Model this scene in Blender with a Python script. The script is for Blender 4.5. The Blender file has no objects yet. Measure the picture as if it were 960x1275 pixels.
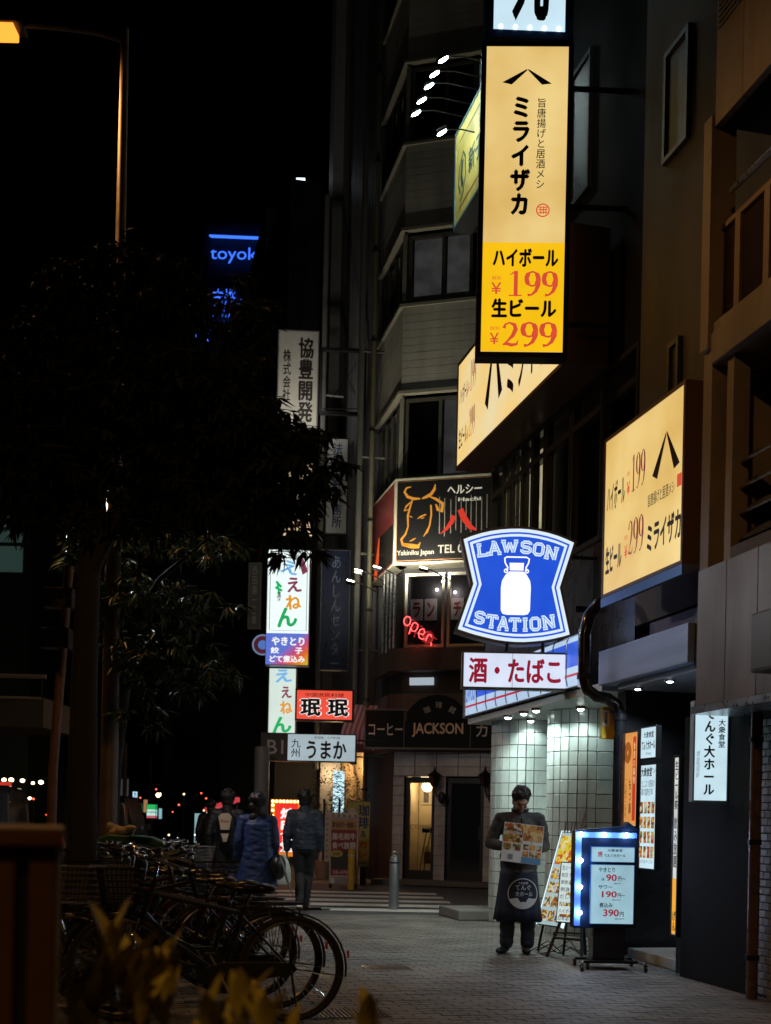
import bpy, bmesh, math, random
from mathutils import Vector, Matrix, noise
rnd = random.Random(7)
sc = bpy.context.scene
COL = sc.collection
PI = math.pi
rad = math.radians

# ------------------------------------------------------------------ camera, world, exposure
F = 1500.0; EYE = 1.32; ROLL = rad(1.2); CX, CY = 480.0, 1023.0
cd = bpy.data.cameras.new('camera'); cam = bpy.data.objects.new('camera', cd); COL.objects.link(cam)
cd.sensor_width = 36; cd.lens = F / 1275 * 36; cd.shift_y = (CY - 637.5) / 1275
cd.clip_start = 0.05; cd.clip_end = 2000
cam.matrix_world = Matrix.Translation((0, 0, EYE)) @ Matrix.Rotation(-ROLL, 4, 'Y') @ Matrix.Rotation(rad(90), 4, 'X')
cd.dof.use_dof = True; cd.dof.focus_distance = 13.5; cd.dof.aperture_fstop = 2.6
sc.camera = cam
W = bpy.data.worlds.new('World'); sc.world = W; W.use_nodes = True
nt = W.node_tree; bg = nt.nodes['Background']
sky = nt.nodes.new('ShaderNodeTexSky'); sky.sky_type = 'NISHITA'; sky.sun_disc = False
sky.sun_elevation = rad(-8); sky.sun_rotation = rad(200)
nt.links.new(sky.outputs[0], bg.inputs[0]); bg.inputs[1].default_value = 0.05
sc.view_settings.view_transform = 'Standard'; sc.view_settings.look = 'None'
sc.view_settings.gamma = 1; sc.view_settings.exposure = 0; sc.view_settings.use_curve_mapping = False
sc.cycles.use_denoising = True
sc.cycles.max_bounces = 6; sc.cycles.diffuse_bounces = 3; sc.cycles.glossy_bounces = 3
sc.cycles.transmission_bounces = 4; sc.cycles.sample_clamp_indirect = 3.0
sc.cycles.use_light_tree = True; sc.cycles.caustics_reflective = False; sc.cycles.caustics_refractive = False

# street frame: D runs along the shop fronts away from the camera, R points into the shops
YAW = math.atan2(348, 1500)
D = Vector((-math.sin(YAW), math.cos(YAW), 0)); R = Vector((math.cos(YAW), math.sin(YAW), 0))
WALLYAW = YAW - PI/2          # local -y faces the street
def uv(px, py):
    a, b = px - CX, CY - py
    return (a*math.cos(ROLL) - b*math.sin(ROLL))/F, (a*math.sin(ROLL) + b*math.cos(ROLL))/F
def P(px, py, Y):
    u, v = uv(px, py); return Vector((u*Y, Y, EYE + v*Y))
def PG(px, py, z=0.0):
    u, v = uv(px, py); Y = (z-EYE)/v; return Vector((u*Y, Y, z))
def PT(px, py, t):
    u, v = uv(px, py); Y = t/(R.x*u + R.y); return Vector((u*Y, Y, EYE + v*Y))
def ST(s, t, z=0.0): return D*s + R*t + Vector((0, 0, z))
def SZ(px, py, t):
    p = PT(px, py, t); return p.dot(D), p.z
def st(p): return p.dot(D), p.dot(R)

# ------------------------------------------------------------------ materials
MATS = {}
def mat(name, col, rough=.6, metal=0.0, nz=0.0, scale=8, bump=0.0, bscale=60, spec=.5, coat=0, alpha=1, trans=0, stretch=None, pos=None):
    if name in MATS: return MATS[name]
    m = bpy.data.materials.new(name); m.use_nodes = True; MATS[name] = m
    n = m.node_tree.nodes; l = m.node_tree.links; b = n['Principled BSDF']
    b.inputs['Base Color'].default_value = (*col, 1); b.inputs['Roughness'].default_value = rough
    b.inputs['Metallic'].default_value = metal; b.inputs['Specular IOR Level'].default_value = spec
    b.inputs['Coat Weight'].default_value = coat; b.inputs['Alpha'].default_value = alpha
    b.inputs['Transmission Weight'].default_value = trans
    tc = n.new('ShaderNodeTexCoord'); mp = n.new('ShaderNodeMapping'); l.new(tc.outputs['Object'], mp.inputs[0])
    if stretch: mp.inputs['Scale'].default_value = stretch
    if nz:
        t = n.new('ShaderNodeTexNoise'); t.inputs['Scale'].default_value = scale; t.inputs['Detail'].default_value = 5
        l.new(mp.outputs[0], t.inputs['Vector'])
        oi = n.new('ShaderNodeObjectInfo')
        ad = n.new('ShaderNodeMath'); ad.operation = 'MULTIPLY_ADD'; l.new(oi.outputs['Random'], ad.inputs[0]); ad.inputs[1].default_value = .35; l.new(t.outputs['Fac'], ad.inputs[2])
        r = n.new('ShaderNodeMapRange'); r.inputs['From Min'].default_value = .35; r.inputs['From Max'].default_value = 1.0
        r.inputs['To Min'].default_value = 1-nz; r.inputs['To Max'].default_value = 1+nz*.7
        l.new(ad.outputs[0], r.inputs['Value'])
        mx = n.new('ShaderNodeMix'); mx.data_type = 'RGBA'; mx.blend_type = 'MULTIPLY'; mx.inputs['Factor'].default_value = 1
        mx.inputs['A'].default_value = (*col, 1); l.new(r.outputs[0], mx.inputs['B']); l.new(mx.outputs['Result'], b.inputs['Base Color'])
        if pos:         # stains that run over the whole surface, not per piece
            gp = n.new('ShaderNodeNewGeometry'); m2 = n.new('ShaderNodeMapping'); m2.inputs['Scale'].default_value = pos[2] if len(pos) > 2 else (1,1,1); l.new(gp.outputs['Position'], m2.inputs[0])
            t2 = n.new('ShaderNodeTexNoise'); t2.inputs['Scale'].default_value = pos[0]; t2.inputs['Detail'].default_value = 7; t2.inputs['Roughness'].default_value = .62; l.new(m2.outputs[0], t2.inputs['Vector'])
            r3 = n.new('ShaderNodeMapRange'); r3.inputs['From Min'].default_value = .36; r3.inputs['From Max'].default_value = .62; r3.inputs['To Min'].default_value = 1-pos[1]; r3.inputs['To Max'].default_value = 1.0+pos[1]*.25; l.new(t2.outputs['Fac'], r3.inputs['Value'])
            m3 = n.new('ShaderNodeMix'); m3.data_type = 'RGBA'; m3.blend_type = 'MULTIPLY'; m3.inputs['Factor'].default_value = 1; l.new(mx.outputs['Result'], m3.inputs['A']); l.new(r3.outputs[0], m3.inputs['B']); l.new(m3.outputs['Result'], b.inputs['Base Color'])
        r2 = n.new('ShaderNodeMapRange'); r2.inputs['To Min'].default_value = max(.02, rough-.15); r2.inputs['To Max'].default_value = min(1, rough+.15)
        l.new(t.outputs['Fac'], r2.inputs['Value']); l.new(r2.outputs[0], b.inputs['Roughness'])
    if bump:
        t = n.new('ShaderNodeTexNoise'); t.inputs['Scale'].default_value = bscale; t.inputs['Detail'].default_value = 4
        l.new(mp.outputs[0], t.inputs['Vector'])
        bp = n.new('ShaderNodeBump'); bp.inputs['Strength'].default_value = bump; bp.inputs['Distance'].default_value = .01
        l.new(t.outputs['Fac'], bp.inputs['Height']); l.new(bp.outputs[0], b.inputs['Normal'])
    return m
def emit(name, col, s=1.0, nz=0.0, scale=2.5, col2=None, rough=.35):
    if name in MATS: return MATS[name]
    m = bpy.data.materials.new(name); m.use_nodes = True; MATS[name] = m
    n = m.node_tree.nodes; l = m.node_tree.links; b = n['Principled BSDF']
    b.inputs['Base Color'].default_value = (*[c*.25 for c in col], 1); b.inputs['Roughness'].default_value = rough
    b.inputs['Emission Color'].default_value = (*col, 1); b.inputs['Emission Strength'].default_value = s
    if nz:
        tc = n.new('ShaderNodeTexCoord'); t = n.new('ShaderNodeTexNoise'); t.inputs['Scale'].default_value = scale; t.inputs['Detail'].default_value = 3
        l.new(tc.outputs['Object'], t.inputs['Vector'])
        r = n.new('ShaderNodeMapRange'); r.inputs['From Min'].default_value = .3; r.inputs['From Max'].default_value = .7
        l.new(t.outputs['Fac'], r.inputs['Value'])
        mx = n.new('ShaderNodeMix'); mx.data_type = 'RGBA'; l.new(r.outputs[0], mx.inputs['Factor'])
        c2 = col2 or tuple(c*(1-nz) for c in col)
        mx.inputs['A'].default_value = (*c2, 1); mx.inputs['B'].default_value = (*col, 1)
        l.new(mx.outputs['Result'], b.inputs['Emission Color'])
    return m
def photo(name, cols, s=0.0, scale=14):
    """printed food photographs: patches of a few colours, optionally backlit"""
    if name in MATS: return MATS[name]
    m = bpy.data.materials.new(name); m.use_nodes = True; MATS[name] = m
    n = m.node_tree.nodes; l = m.node_tree.links; b = n['Principled BSDF']
    tc = n.new('ShaderNodeTexCoord'); v = n.new('ShaderNodeTexVoronoi'); v.inputs['Scale'].default_value = scale
    l.new(tc.outputs['Object'], v.inputs['Vector'])
    sp = n.new('ShaderNodeSeparateColor'); l.new(v.outputs['Color'], sp.inputs[0])
    cr = n.new('ShaderNodeValToRGB'); cr.color_ramp.interpolation = 'CONSTANT'
    for i, c in enumerate(cols):
        e = cr.color_ramp.elements[i] if i < 2 else cr.color_ramp.elements.new(i/len(cols))
        e.position = i/len(cols); e.color = (*c, 1)
    l.new(sp.outputs[0], cr.inputs[0]); l.new(cr.outputs[0], b.inputs['Base Color'])
    b.inputs['Roughness'].default_value = .4
    if s: l.new(cr.outputs[0], b.inputs['Emission Color']); b.inputs['Emission Strength'].default_value = s
    return m

BLK = mat('black_paint', (.012, .012, .014), .4, nz=.3)
DRK = mat('dark_metal', (.03, .03, .034), .35, .6, nz=.3)
INK = mat('black_ink', (.012, .009, .008), .5)
GLS = mat('dark_glass', (.02, .024, .03), .08, 0, spec=.6)
STEEL = mat('brushed_steel', (.45, .46, .48), .3, .9, nz=.2, scale=20)
CHROME = mat('chrome', (.7, .7, .72), .12, 1)
WHTP = mat('white_paint', (.7, .7, .68), .5, nz=.1)
CONC = mat('concrete', (.22, .215, .2), .85, nz=.3, scale=3, bump=.3)

# ------------------------------------------------------------------ mesh building
class MB:
    def __init__(s): s.v = []; s.f = []; s.mi = []
    def add(s, vs, fs, m=0, M=None):
        k = len(s.v)
        s.v += [tuple(M @ Vector(p)) if M else tuple(p) for p in vs]
        s.f += [tuple(i+k for i in f) for f in fs]; s.mi += [m]*len(fs); return s
    def box(s, x0, x1, y0, y1, z0, z1, m=0, M=None):
        v = [(x0,y0,z0),(x1,y0,z0),(x1,y1,z0),(x0,y1,z0),(x0,y0,z1),(x1,y0,z1),(x1,y1,z1),(x0,y1,z1)]
        return s.add(v, [(0,3,2,1),(4,5,6,7),(0,1,5,4),(1,2,6,5),(2,3,7,6),(3,0,4,7)], m, M)
    def quad(s, a, b, c, d, m=0): return s.add([a, b, c, d], [(0,1,2,3)], m)
    def cyl(s, p0, p1, r0, r1=None, n=10, m=0, cap=True):
        return s.tube([p0, p1], [r0, r0 if r1 is None else r1], n, m, cap)
    def tube(s, pts, rs, n=8, m=0, cap=True, closed=False):
        pts = [Vector(p) for p in pts]
        if not hasattr(rs, '__len__'): rs = [rs]*len(pts)
        k = len(s.v); N = len(pts); up = None
        for i, p in enumerate(pts):
            if closed: d = pts[(i+1) % N] - pts[i-1]
            else: d = pts[min(i+1, N-1)] - pts[max(i-1, 0)]
            d = d.normalized() if d.length > 1e-9 else Vector((0,0,1))
            if up is None: up = Vector((0,0,1)) if abs(d.z) < .9 else Vector((1,0,0))
            a = d.cross(up)
            if a.length < 1e-6: a = d.orthogonal()
            a.normalize(); b = a.cross(d).normalized(); up = b
            for j in range(n):
                w = 2*PI*j/n; s.v.append(tuple(p + (a*math.cos(w) + b*math.sin(w))*rs[i]))
        for i in range(N if closed else N-1):
            for j in range(n):
                i2 = (i+1) % N
                s.f.append((k+i*n+j, k+i*n+(j+1)%n, k+i2*n+(j+1)%n, k+i2*n+j)); s.mi.append(m)
        if cap and not closed:
            s.f.append(tuple(k+j for j in range(n))[::-1]); s.f.append(tuple(k+(N-1)*n+j for j in range(n))); s.mi += [m, m]
        return s
    def ring(s, c, r, w, n=32, axis='y', k=6, m=0):
        c = Vector(c); pts = []
        for i in range(n):
            a = 2*PI*i/n
            o = {'y': (math.cos(a)*r, 0, math.sin(a)*r), 'z': (math.cos(a)*r, math.sin(a)*r, 0), 'x': (0, math.cos(a)*r, math.sin(a)*r)}[axis]
            pts.append(c + Vector(o))
        return s.tube(pts, w, k, m, closed=True)
    def ell(s, c, r, n=12, h=8, m=0, M=None):
        if not hasattr(r, '__len__'): r = (r, r, r)
        vs = [(c[0], c[1], c[2]-r[2])]; fs = []
        for i in range(1, h):
            a = PI*i/h
            for j in range(n):
                b = 2*PI*j/n; vs.append((c[0]+r[0]*math.sin(a)*math.cos(b), c[1]+r[1]*math.sin(a)*math.sin(b), c[2]-r[2]*math.cos(a)))
        vs.append((c[0], c[1], c[2]+r[2])); e = len(vs)-1
        for j in range(n):
            fs.append((0, 1+(j+1)%n, 1+j)); fs.append((e, e-n+j, e-n+(j+1)%n))
            for i in range(h-2): fs.append((1+i*n+j, 1+i*n+(j+1)%n, 1+(i+1)*n+(j+1)%n, 1+(i+1)*n+j))
        return s.add(vs, fs, m, M)
    def prism(s, poly, y0, y1, m=0, mside=None):
        """poly in the xz plane, extruded in y"""
        n = len(poly); vs = [(x, y0, z) for x, z in poly] + [(x, y1, z) for x, z in poly]
        k = len(s.v); s.v += vs
        s.f.append(tuple(k+i for i in range(n))); s.mi.append(m)
        s.f.append(tuple(k+n+i for i in range(n))[::-1]); s.mi.append(m)
        for i in range(n):
            s.f.append((k+i, k+n+i, k+n+(i+1)%n, k+(i+1)%n)); s.mi.append(m if mside is None else mside)
        return s
    def vprism(s, poly, z0, z1, m=0):
        n = len(poly); k = len(s.v)
        s.v += [(x, y, z0) for x, y in poly] + [(x, y, z1) for x, y in poly]
        s.f.append(tuple(k+i for i in range(n))[::-1]); s.f.append(tuple(k+n+i for i in range(n)))
        for i in range(n): s.f.append((k+i, k+(i+1)%n, k+n+(i+1)%n, k+n+i))
        s.mi += [m]*(n+2); return s
    def ribbon(s, pts, ws, y=0.0, m=0):
        """flat brush stroke in the xz plane with a width per point"""
        if not hasattr(ws, '__len__'): ws = [ws]*len(pts)
        k = len(s.v); N = len(pts)
        for i, (x, z) in enumerate(pts):
            a = pts[max(i-1, 0)]; b = pts[min(i+1, N-1)]
            dx, dz = b[0]-a[0], b[1]-a[1]; q = math.hypot(dx, dz) or 1
            nx, nz_ = -dz/q*ws[i]/2, dx/q*ws[i]/2
            s.v += [(x+nx, y, z+nz_), (x-nx, y, z-nz_)]
        for i in range(N-1): s.f.append((k+2*i, k+2*i+1, k+2*i+3, k+2*i+2)); s.mi.append(m)
        return s
    def mesh(s, name, mats, smooth=False, bev=0):
        me = bpy.data.meshes.new(name); me.from_pydata(s.v, [], s.f)
        for m in (mats if isinstance(mats, (list, tuple)) else [mats]): me.materials.append(m)
        me.polygons.foreach_set('material_index', s.mi)
        bm = bmesh.new(); bm.from_mesh(me)
        if bev: bmesh.ops.bevel(bm, geom=bm.edges[:], offset=bev, segments=2, affect='EDGES', profile=.6)
        bm.normal_update(); bmesh.ops.recalc_face_normals(bm, faces=bm.faces[:]); bm.to_mesh(me); bm.free()
        if smooth:
            me.polygons.foreach_set('use_smooth', [True]*len(me.polygons)); me.set_sharp_from_angle(angle=rad(38))
        me.update(); return me
    def build(s, name, mats, parent=None, smooth=False, bev=0, loc=None, rz=0, kind=None):
        return link(name, s.mesh(name, mats, smooth, bev), parent, loc, rz, kind)
def link(name, me, parent=None, loc=None, rz=0, kind=None):
    o = bpy.data.objects.new(name, me); COL.objects.link(o)
    if parent: o.parent = parent
    if loc is not None: o.location = loc
    if rz: o.rotation_euler.z = rz
    if kind: o['kind'] = kind
    return o
def tag(o, label, cat, group=None):
    o['label'] = label; o['category'] = cat
    if group: o['group'] = group
    return o
def thing(name, label, cat, loc=(0,0,0), rz=0, group=None):
    o = bpy.data.objects.new(name, None); COL.objects.link(o); o.empty_display_size = .2
    o.location = loc; o.rotation_euler.z = rz; return tag(o, label, cat, group)
KIDS = {}
def copy_tree(o, parent=None, loc=None, rz=None, label=None, group=None):
    c = o.copy(); COL.objects.link(c); c.parent = parent
    if loc is not None: c.location = loc
    if rz is not None: c.rotation_euler.z = rz
    if label: c['label'] = label
    if group: c['group'] = group
    for ch in o.children: copy_tree(ch, c)
    return c
def light(parent, kind, loc, power, col, size=.1, spot=120, blend=.6, aim=None, name='lamp_light'):
    ld = bpy.data.lights.new(name, kind); ld.energy = power; ld.color = col
    if kind == 'SPOT': ld.spot_size = rad(spot); ld.spot_blend = blend; ld.shadow_soft_size = size
    elif kind == 'AREA': ld.shape = 'DISK'; ld.size = size
    else: ld.shadow_soft_size = size
    o = bpy.data.objects.new(name, ld); COL.objects.link(o); o.location = loc
    if parent: o.parent = parent
    if aim is not None: o.rotation_euler = Vector(aim).to_track_quat('-Z', 'Y').to_euler()
    return o

# ------------------------------------------------------------------ lettering
TCACHE = {}
def text_geo(body, bold=0.0, vertical=False, lsp=1.0, csp=1.0):
    key = (body, bold, vertical, lsp, csp)
    if key in TCACHE: return TCACHE[key]
    fat = bold; bold = 0
    cu = bpy.data.curves.new('t', 'FONT'); cu.body = '\n'.join(body) if vertical else body
    cu.align_x = 'CENTER' if vertical else 'LEFT'; cu.size = 1; cu.offset = bold; cu.space_line = lsp; cu.space_character = csp
    cu.resolution_u = 3
    o = bpy.data.objects.new('t', cu); COL.objects.link(o)
    dg = bpy.context.evaluated_depsgraph_get(); dg.update()
    me = bpy.data.meshes.new_from_object(o.evaluated_get(dg))
    vs = [(v.co.x, v.co.y) for v in me.vertices]; fs = [tuple(p.vertices) for p in me.polygons]
    bpy.data.objects.remove(o); bpy.data.curves.remove(cu); bpy.data.meshes.remove(me)
    xs = [v[0] for v in vs] or [0, 1]; ys = [v[1] for v in vs] or [0, 1]
    x0, x1, y0, y1 = min(xs), max(xs), min(ys), max(ys); w = max(x1-x0, 1e-4); h = max(y1-y0, 1e-4)
    if fat > .005:      # heavier weight from shifted copies of the clean outline
        base, bf = list(vs), list(fs); n = len(base); f = fat*.8; vs, fs = [], []
        for q, (dx, dy) in enumerate(((0,0),(f,0),(-f,0),(0,f*.8),(0,-f*.8))):
            vs += [(x+dx, y+dy) for x, y in base]; fs += [tuple(i+q*n for i in t) for t in bf]
        x0 -= f; x1 += f; y0 -= f*.8; y1 += f*.8; w = x1-x0; h = y1-y0
    g = ([((x-x0)/w, (y-y0)/h) for x, y in vs], fs, w/h)
    TCACHE[key] = g; return g
def put_text(mb, body, x0, x1, z0, z1, y, m=0, bold=0.0, vertical=False, rot=0, lsp=1.0):
    vs, fs, _ = text_geo(body, bold, vertical, lsp)
    cx, cz = (x0+x1)/2, (z0+z1)/2; c, s_ = math.cos(rot), math.sin(rot); out = []
    n = len(vs); lay = n//5 if bold > .005 else n+1
    for i, (u, v) in enumerate(vs):
        dx, dz = (u-.5)*(x1-x0), (v-.5)*(z1-z0); out.append((cx+dx*c-dz*s_, y-.00006*(i//max(1,lay)), cz+dx*s_+dz*c))
    mb.add(out, fs, m)
def serif(mb, ch, x0, x1, z0, z1, y, m=0):
    """high-contrast serif digits drawn as brush strokes"""
    w, h = x1-x0, z1-z0
    def S(pts, ws): mb.ribbon([(x0+a*w, z0+b*h) for a, b in pts], [q*w for q in ws], y, m)
    if ch == '1':
        S([(.55,0),(.55,1)], [.26,.26]); S([(.1,.03),(.95,.03)], [.08,.08]); S([(.5,.97),(.15,.84)], [.12,.05])
    elif ch in '9':
        S([(.5+.38*math.cos(a), .69+.28*math.sin(a)) for a in [i*PI/9 for i in range(19)]], [.3 if abs(math.cos(i*PI/9)) > .6 else .12 for i in range(19)])
        S([(.9,.72),(.88,.45),(.72,.2),(.45,.06),(.2,.05)], [.3,.3,.22,.12,.2])
    elif ch == '2':
        S([(.12,.74),(.2,.9),(.45,.97),(.75,.88),(.82,.7),(.66,.45),(.38,.25),(.08,.06)], [.22,.12,.1,.24,.28,.24,.12,.08])
        S([(.06,.08),(.3,.12),(.6,.06),(.9,.1),(.98,.26)], [.1,.2,.2,.16,.04])
    elif ch == '0':
        S([(.5+.36*math.cos(a), .5+.46*math.sin(a)) for a in [i*PI/10 for i in range(21)]], [.28 if abs(math.cos(i*PI/10)) > .6 else .1 for i in range(21)])

class Sign:
    """a box sign; u runs left to right and v top to bottom over the face, which looks along local -y"""
    def __init__(s, name, label, cat, loc, yaw, w, h, depth, face, frame=BLK, fw=.03, group=None, proud=.006, parent=None, back=True):
        s.w, s.h, s.fw = w, h, fw
        s.root = thing(name, label, cat, loc, yaw, group)
        MB().box(0, w, .012, depth, 0, h).build('casing', frame, s.root)
        if fw:
            b = MB()
            b.box(0, w, -proud, .012, h-fw, h).box(0, w, -proud, .012, 0, fw).box(0, fw, -proud, .012, fw, h-fw).box(w-fw, w, -proud, .012, fw, h-fw)
            b.build('frame', frame, s.root, bev=min(.004, fw*.2))
        s.face = MB().box(fw, w-fw, .004, .0115, fw, h-fw).build('face', face, s.root)
        s.lay = 0
        if back: MB().box(fw+.002, w-fw-.002, depth+.001, depth+.006, fw+.002, h-fw-.002).build('back_face', face, s.root)
    def X(s, u): return u*s.w
    def Z(s, v): return (1-v)*s.h
    def y(s): s.lay += 1; return .0035 - .0012*s.lay
    def rect(s, name, u0, u1, v0, v1, m):
        y = s.y(); MB().box(s.X(u0), s.X(u1), y, y+.0005, s.Z(v1), s.Z(v0)).build(name, m, s.root)
    def txt(s, body, u0, u1, v0, v1, m, bold=0.0, vertical=False, rot=0, name='lettering', lsp=1.0):
        mb = MB(); put_text(mb, body, s.X(u0), s.X(u1), s.Z(v1), s.Z(v0), s.y(), 0, bold, vertical, rot, lsp)
        return flat(mb, name, m, s.root)
    def strokes(s, name, sts, m):
        mb = MB(); y = s.y()
        for pts, ws in sts: mb.ribbon([(s.X(a), s.Z(b)) for a, b in pts], ws if hasattr(ws, '__len__') else [ws]*len(pts), y)
        return flat(mb, name, m, s.root)
    def poly(s, name, polys, m):
        mb = MB(); y = s.y()
        for p in polys: mb.add([(s.X(a), y, s.Z(b)) for a, b in p], [tuple(range(len(p)))])
        return flat(mb, name, m, s.root)
    def digits(s, body, u0, u1, v0, v1, m):
        mb = MB(); y = s.y(); n = len(body); d = (u1-u0)/n
        for i, ch in enumerate(body): serif(mb, ch, s.X(u0+d*(i+.06)), s.X(u0+d*(i+.94)), s.Z(v1), s.Z(v0), y - .0001*i)
        return flat(mb, 'price_lettering', m, s.root)
def flat(mb, name, m, parent):
    me = bpy.data.meshes.new(name); me.from_pydata(mb.v, [], mb.f); me.materials.append(m)
    me.update(); return link(name, me, parent)
def front_sign(name, label, cat, x0, y0, x1, y1, Y, depth, face, yaw=0, **k):
    """from the left top / right bottom picture corners at distance Y"""
    a = P(x0, y1, Y); b = P(x1, y1, Y); c = P((x0+x1)/2, y0, Y); d = P((x0+x1)/2, y1, Y)
    return Sign(name, label, cat, a, yaw, (b-a).length/math.cos(yaw), c.z-d.z, depth, face, **k)
def street_sign(name, label, cat, x0, x1, ytop, ybot, t, depth, face, **k):
    """on the plane t, from far edge x0 to near edge x1; ytop/ybot measured at x0"""
    s0, z1 = SZ(x0, ytop, t); _, z0 = SZ(x0, ybot, t); s1, _ = SZ(x1, ytop, t)
    return Sign(name, label, cat, ST(s0, t, z0), WALLYAW, s0-s1, z1-z0, depth, face, **k)

# ------------------------------------------------------------------ street lamps (the first one is in the picture)
SOD = emit('sodium_glass', (1.0, .27, .03), 2.1)
POLE = mat('painted_pole', (.2, .15, .11), .45, .3, nz=.3)
def street_lamp(base, label, power, h=9.1, arm=1.75, cone=165, tilt=.25, group='sodium street lamps along the kerb'):
    r = thing('street_lamp', label, 'street lamp', base, 0, group)
    MB().tube([(0,0,0),(0,0,.5),(0,0,4),(0,0,h)], [.11,.1,.075,.04], 12).build('pole', POLE, r, smooth=True)
    MB().tube([(0,0,h-.12),(-.3,0,h-.04),(-arm*.6,0,h),(-arm,0,h+.02)], [.032,.03,.028,.026], 8).build('arm', POLE, r, smooth=True)
    hd = MB(); hd.prism([(-arm-.75,h-.02),(-arm-.7,h+.09),(-arm-.1,h+.1),(-arm+.1,h+.04),(-arm+.1,h-.03)], -.14, .14)
    hd = hd.build('lamp_head', DRK, r, bev=.015)
    MB().box(-arm-.7, -arm+.02, -.11, .11, h-.1, h-.021).build('lens', SOD, hd, bev=.01)
    light(hd, 'SPOT', (-arm-.3, 0, h-.14), power, (1.0, .5, .16), .18, cone, .35, aim=(tilt, 0, -1))
    return r
lp = P(150, 300, 12.3); lp.z = 0
lt_, h_ = 0, P(155, 36, 12.3).z
street_lamp(lp, 'slim street lamp glowing orange at the upper left above the tree', 520, h_, 1.13, 160, .1)
street_lamp(ST(-2.5, -1.2), 'sodium street lamp standing behind the viewpoint, beside the planter', 800, 9.0, 1.2, 165, .5)
pb_ = P(137, 604, 14.0); pr = thing('pedestrian_lamp', 'small white pedestrian lamp glimmering through the leaves of the big dark tree', 'street lamp', (pb_.x, 14.0, 0), 0)
MB().tube([(0,0,0),(0,0,.4),(0,0,pb_.z-.1)], [.08,.05,.04], 12).build('pole', POLE, pr, smooth=True)
ph_ = MB().tube([(0,0,pb_.z+.16),(0,0,pb_.z+.2),(0,0,pb_.z+.24)], [.24,.2,.03], 18).build('shade', DRK, pr, smooth=True)
MB().tube([(0,0,pb_.z-.1),(0,0,pb_.z),(0,0,pb_.z+.155)], [.06,.13,.15], 16).build('globe', emit('lamp_white', (1,.93,.8), 5), ph_, smooth=True)
light(ph_, 'SPOT', (0,0,pb_.z-.12), 400, (.9,.93,1.0), .14, 158, .25, aim=(.25,.1,-1))

# ------------------------------------------------------------------ ground
def asphalt(name, c):
    return mat(name, c, .8, nz=.35, scale=3, bump=.5, bscale=160)
ASP = asphalt('asphalt', (.05, .05, .052)); ASP2 = asphalt('side_street_asphalt', (.1, .105, .11))
S_ = dict(loc=(0,0,0))
street = YAW
def sb(mb, name, m, parent=None, off=(0,0), **k):
    """mesh given in street coordinates (t, s, z); top-level when no parent"""
    if parent is None: return mb.build(name, m, None, loc=(0,0,0), rz=YAW, **k)
    return mb.build(name, m, parent, loc=(-off[0], -off[1], 0), **k)
MB().box(-700, 700, -60, 1300, -.6, -.24).build('ground', mat('far_ground', (.03,.03,.03), .9, nz=.3), kind='structure')
sb(MB().box(-14, -1.9, -30, 160, -.22, -.14), 'road', ASP, kind='structure')
sb(MB().box(-1.88, 60, 16.75, 24.4, -.22, -.018), 'side_street', ASP2, kind='structure')
sb(MB().box(-1.68, 9, -20, 16.52, -.22, -.012), 'pavement', mat('mortar', (.1,.09,.08), .95, nz=.3, bump=.4), kind='structure')
sb(MB().box(-1.68, 12, 24.62, 120, -.22, .0), 'far_pavement', mat('far_paving', (.11,.1,.09), .8, nz=.3, scale=2, bump=.3), kind='structure')
sb(MB().box(-40, -14.2, -30, 160, -.22, .0), 'opposite_pavement', mat('far_paving2', (.1,.1,.1), .85, nz=.3), kind='structure')
# kerbs, piece by piece
KB = mat('granite', (.2, .195, .19), .75, nz=.35, scale=6, bump=.3)
kr = thing('kerb', 'granite kerb stones between pavement and carriageway', 'kerb', ST(0, -1.78), YAW)
kr['kind'] = 'structure'; del kr['category']; del kr['label']
km = MB().box(-.09, .09, .004, .596, -.2, .006).mesh('kerb_stone', KB, bev=.008)
for i in range(-6, 45):
    if not 27 < i < 41: link('kerb_stone', km, kr, (0, i*.6, 0))
kr2 = thing('side_kerb', '', '', ST(16.63, -1.6), YAW); kr2['kind'] = 'structure'; del kr2['category']; del kr2['label']
km2 = MB().box(.004, .596, -.1, .1, -.2, -.006).mesh('kerb_stone', KB, bev=.008)
for i in range(14): link('kerb_stone', km2, kr2, (i*.6, 0, 0))
for i in range(14): link('kerb_stone', km2, kr2, (i*.6, 7.88, 0))
# pavers: interlocking concrete blocks, 20 x 10 cm, running bond across the pavement
def paver_mat():
    m = mat('paver', (.235, .22, .2), .66, nz=.22, scale=2.2, bump=.5, bscale=120, pos=(1.3, .45))
    return m
PAV = paver_mat()
pv = bpy.data.objects['pavement']
pw, ph = .2, .1
def wavy(x0, y0, dz, top):
    """interlocking paver outline with zig-zag ends"""
    g = .0035
    pts = [(x0+g, y0+g), (x0+pw*.25, y0+g+.012), (x0+pw*.5, y0+g), (x0+pw*.75, y0+g+.012), (x0+pw-g, y0+g), (x0+pw-g, y0+ph-g), (x0+pw*.75, y0+ph-g+.008), (x0+pw*.5, y0+ph-g-.004), (x0+pw*.25, y0+ph-g+.008), (x0+g, y0+ph-g)]
    return pts
shared = []
for q in range(6):
    b = MB(); tx, ty = rnd.uniform(-.006,.006), rnd.uniform(-.01,.01)
    pts = wavy(-pw/2, -ph/2, 0, 0)
    n = len(pts)
    b.v = [(x, y, -.012) for x, y in pts] + [(x*.985, y*.975, .0 + x*tx + y*ty) for x, y in pts]
    b.f = [tuple(range(n, 2*n))] + [(i, (i+1)%n, n+(i+1)%n, n+i) for i in range(n)]; b.mi = [0]*(n+1)
    shared.append(b)
pms = [b.mesh('paver', PAV) for b in shared]
cells = []
row = 0; s = -1.0
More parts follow.
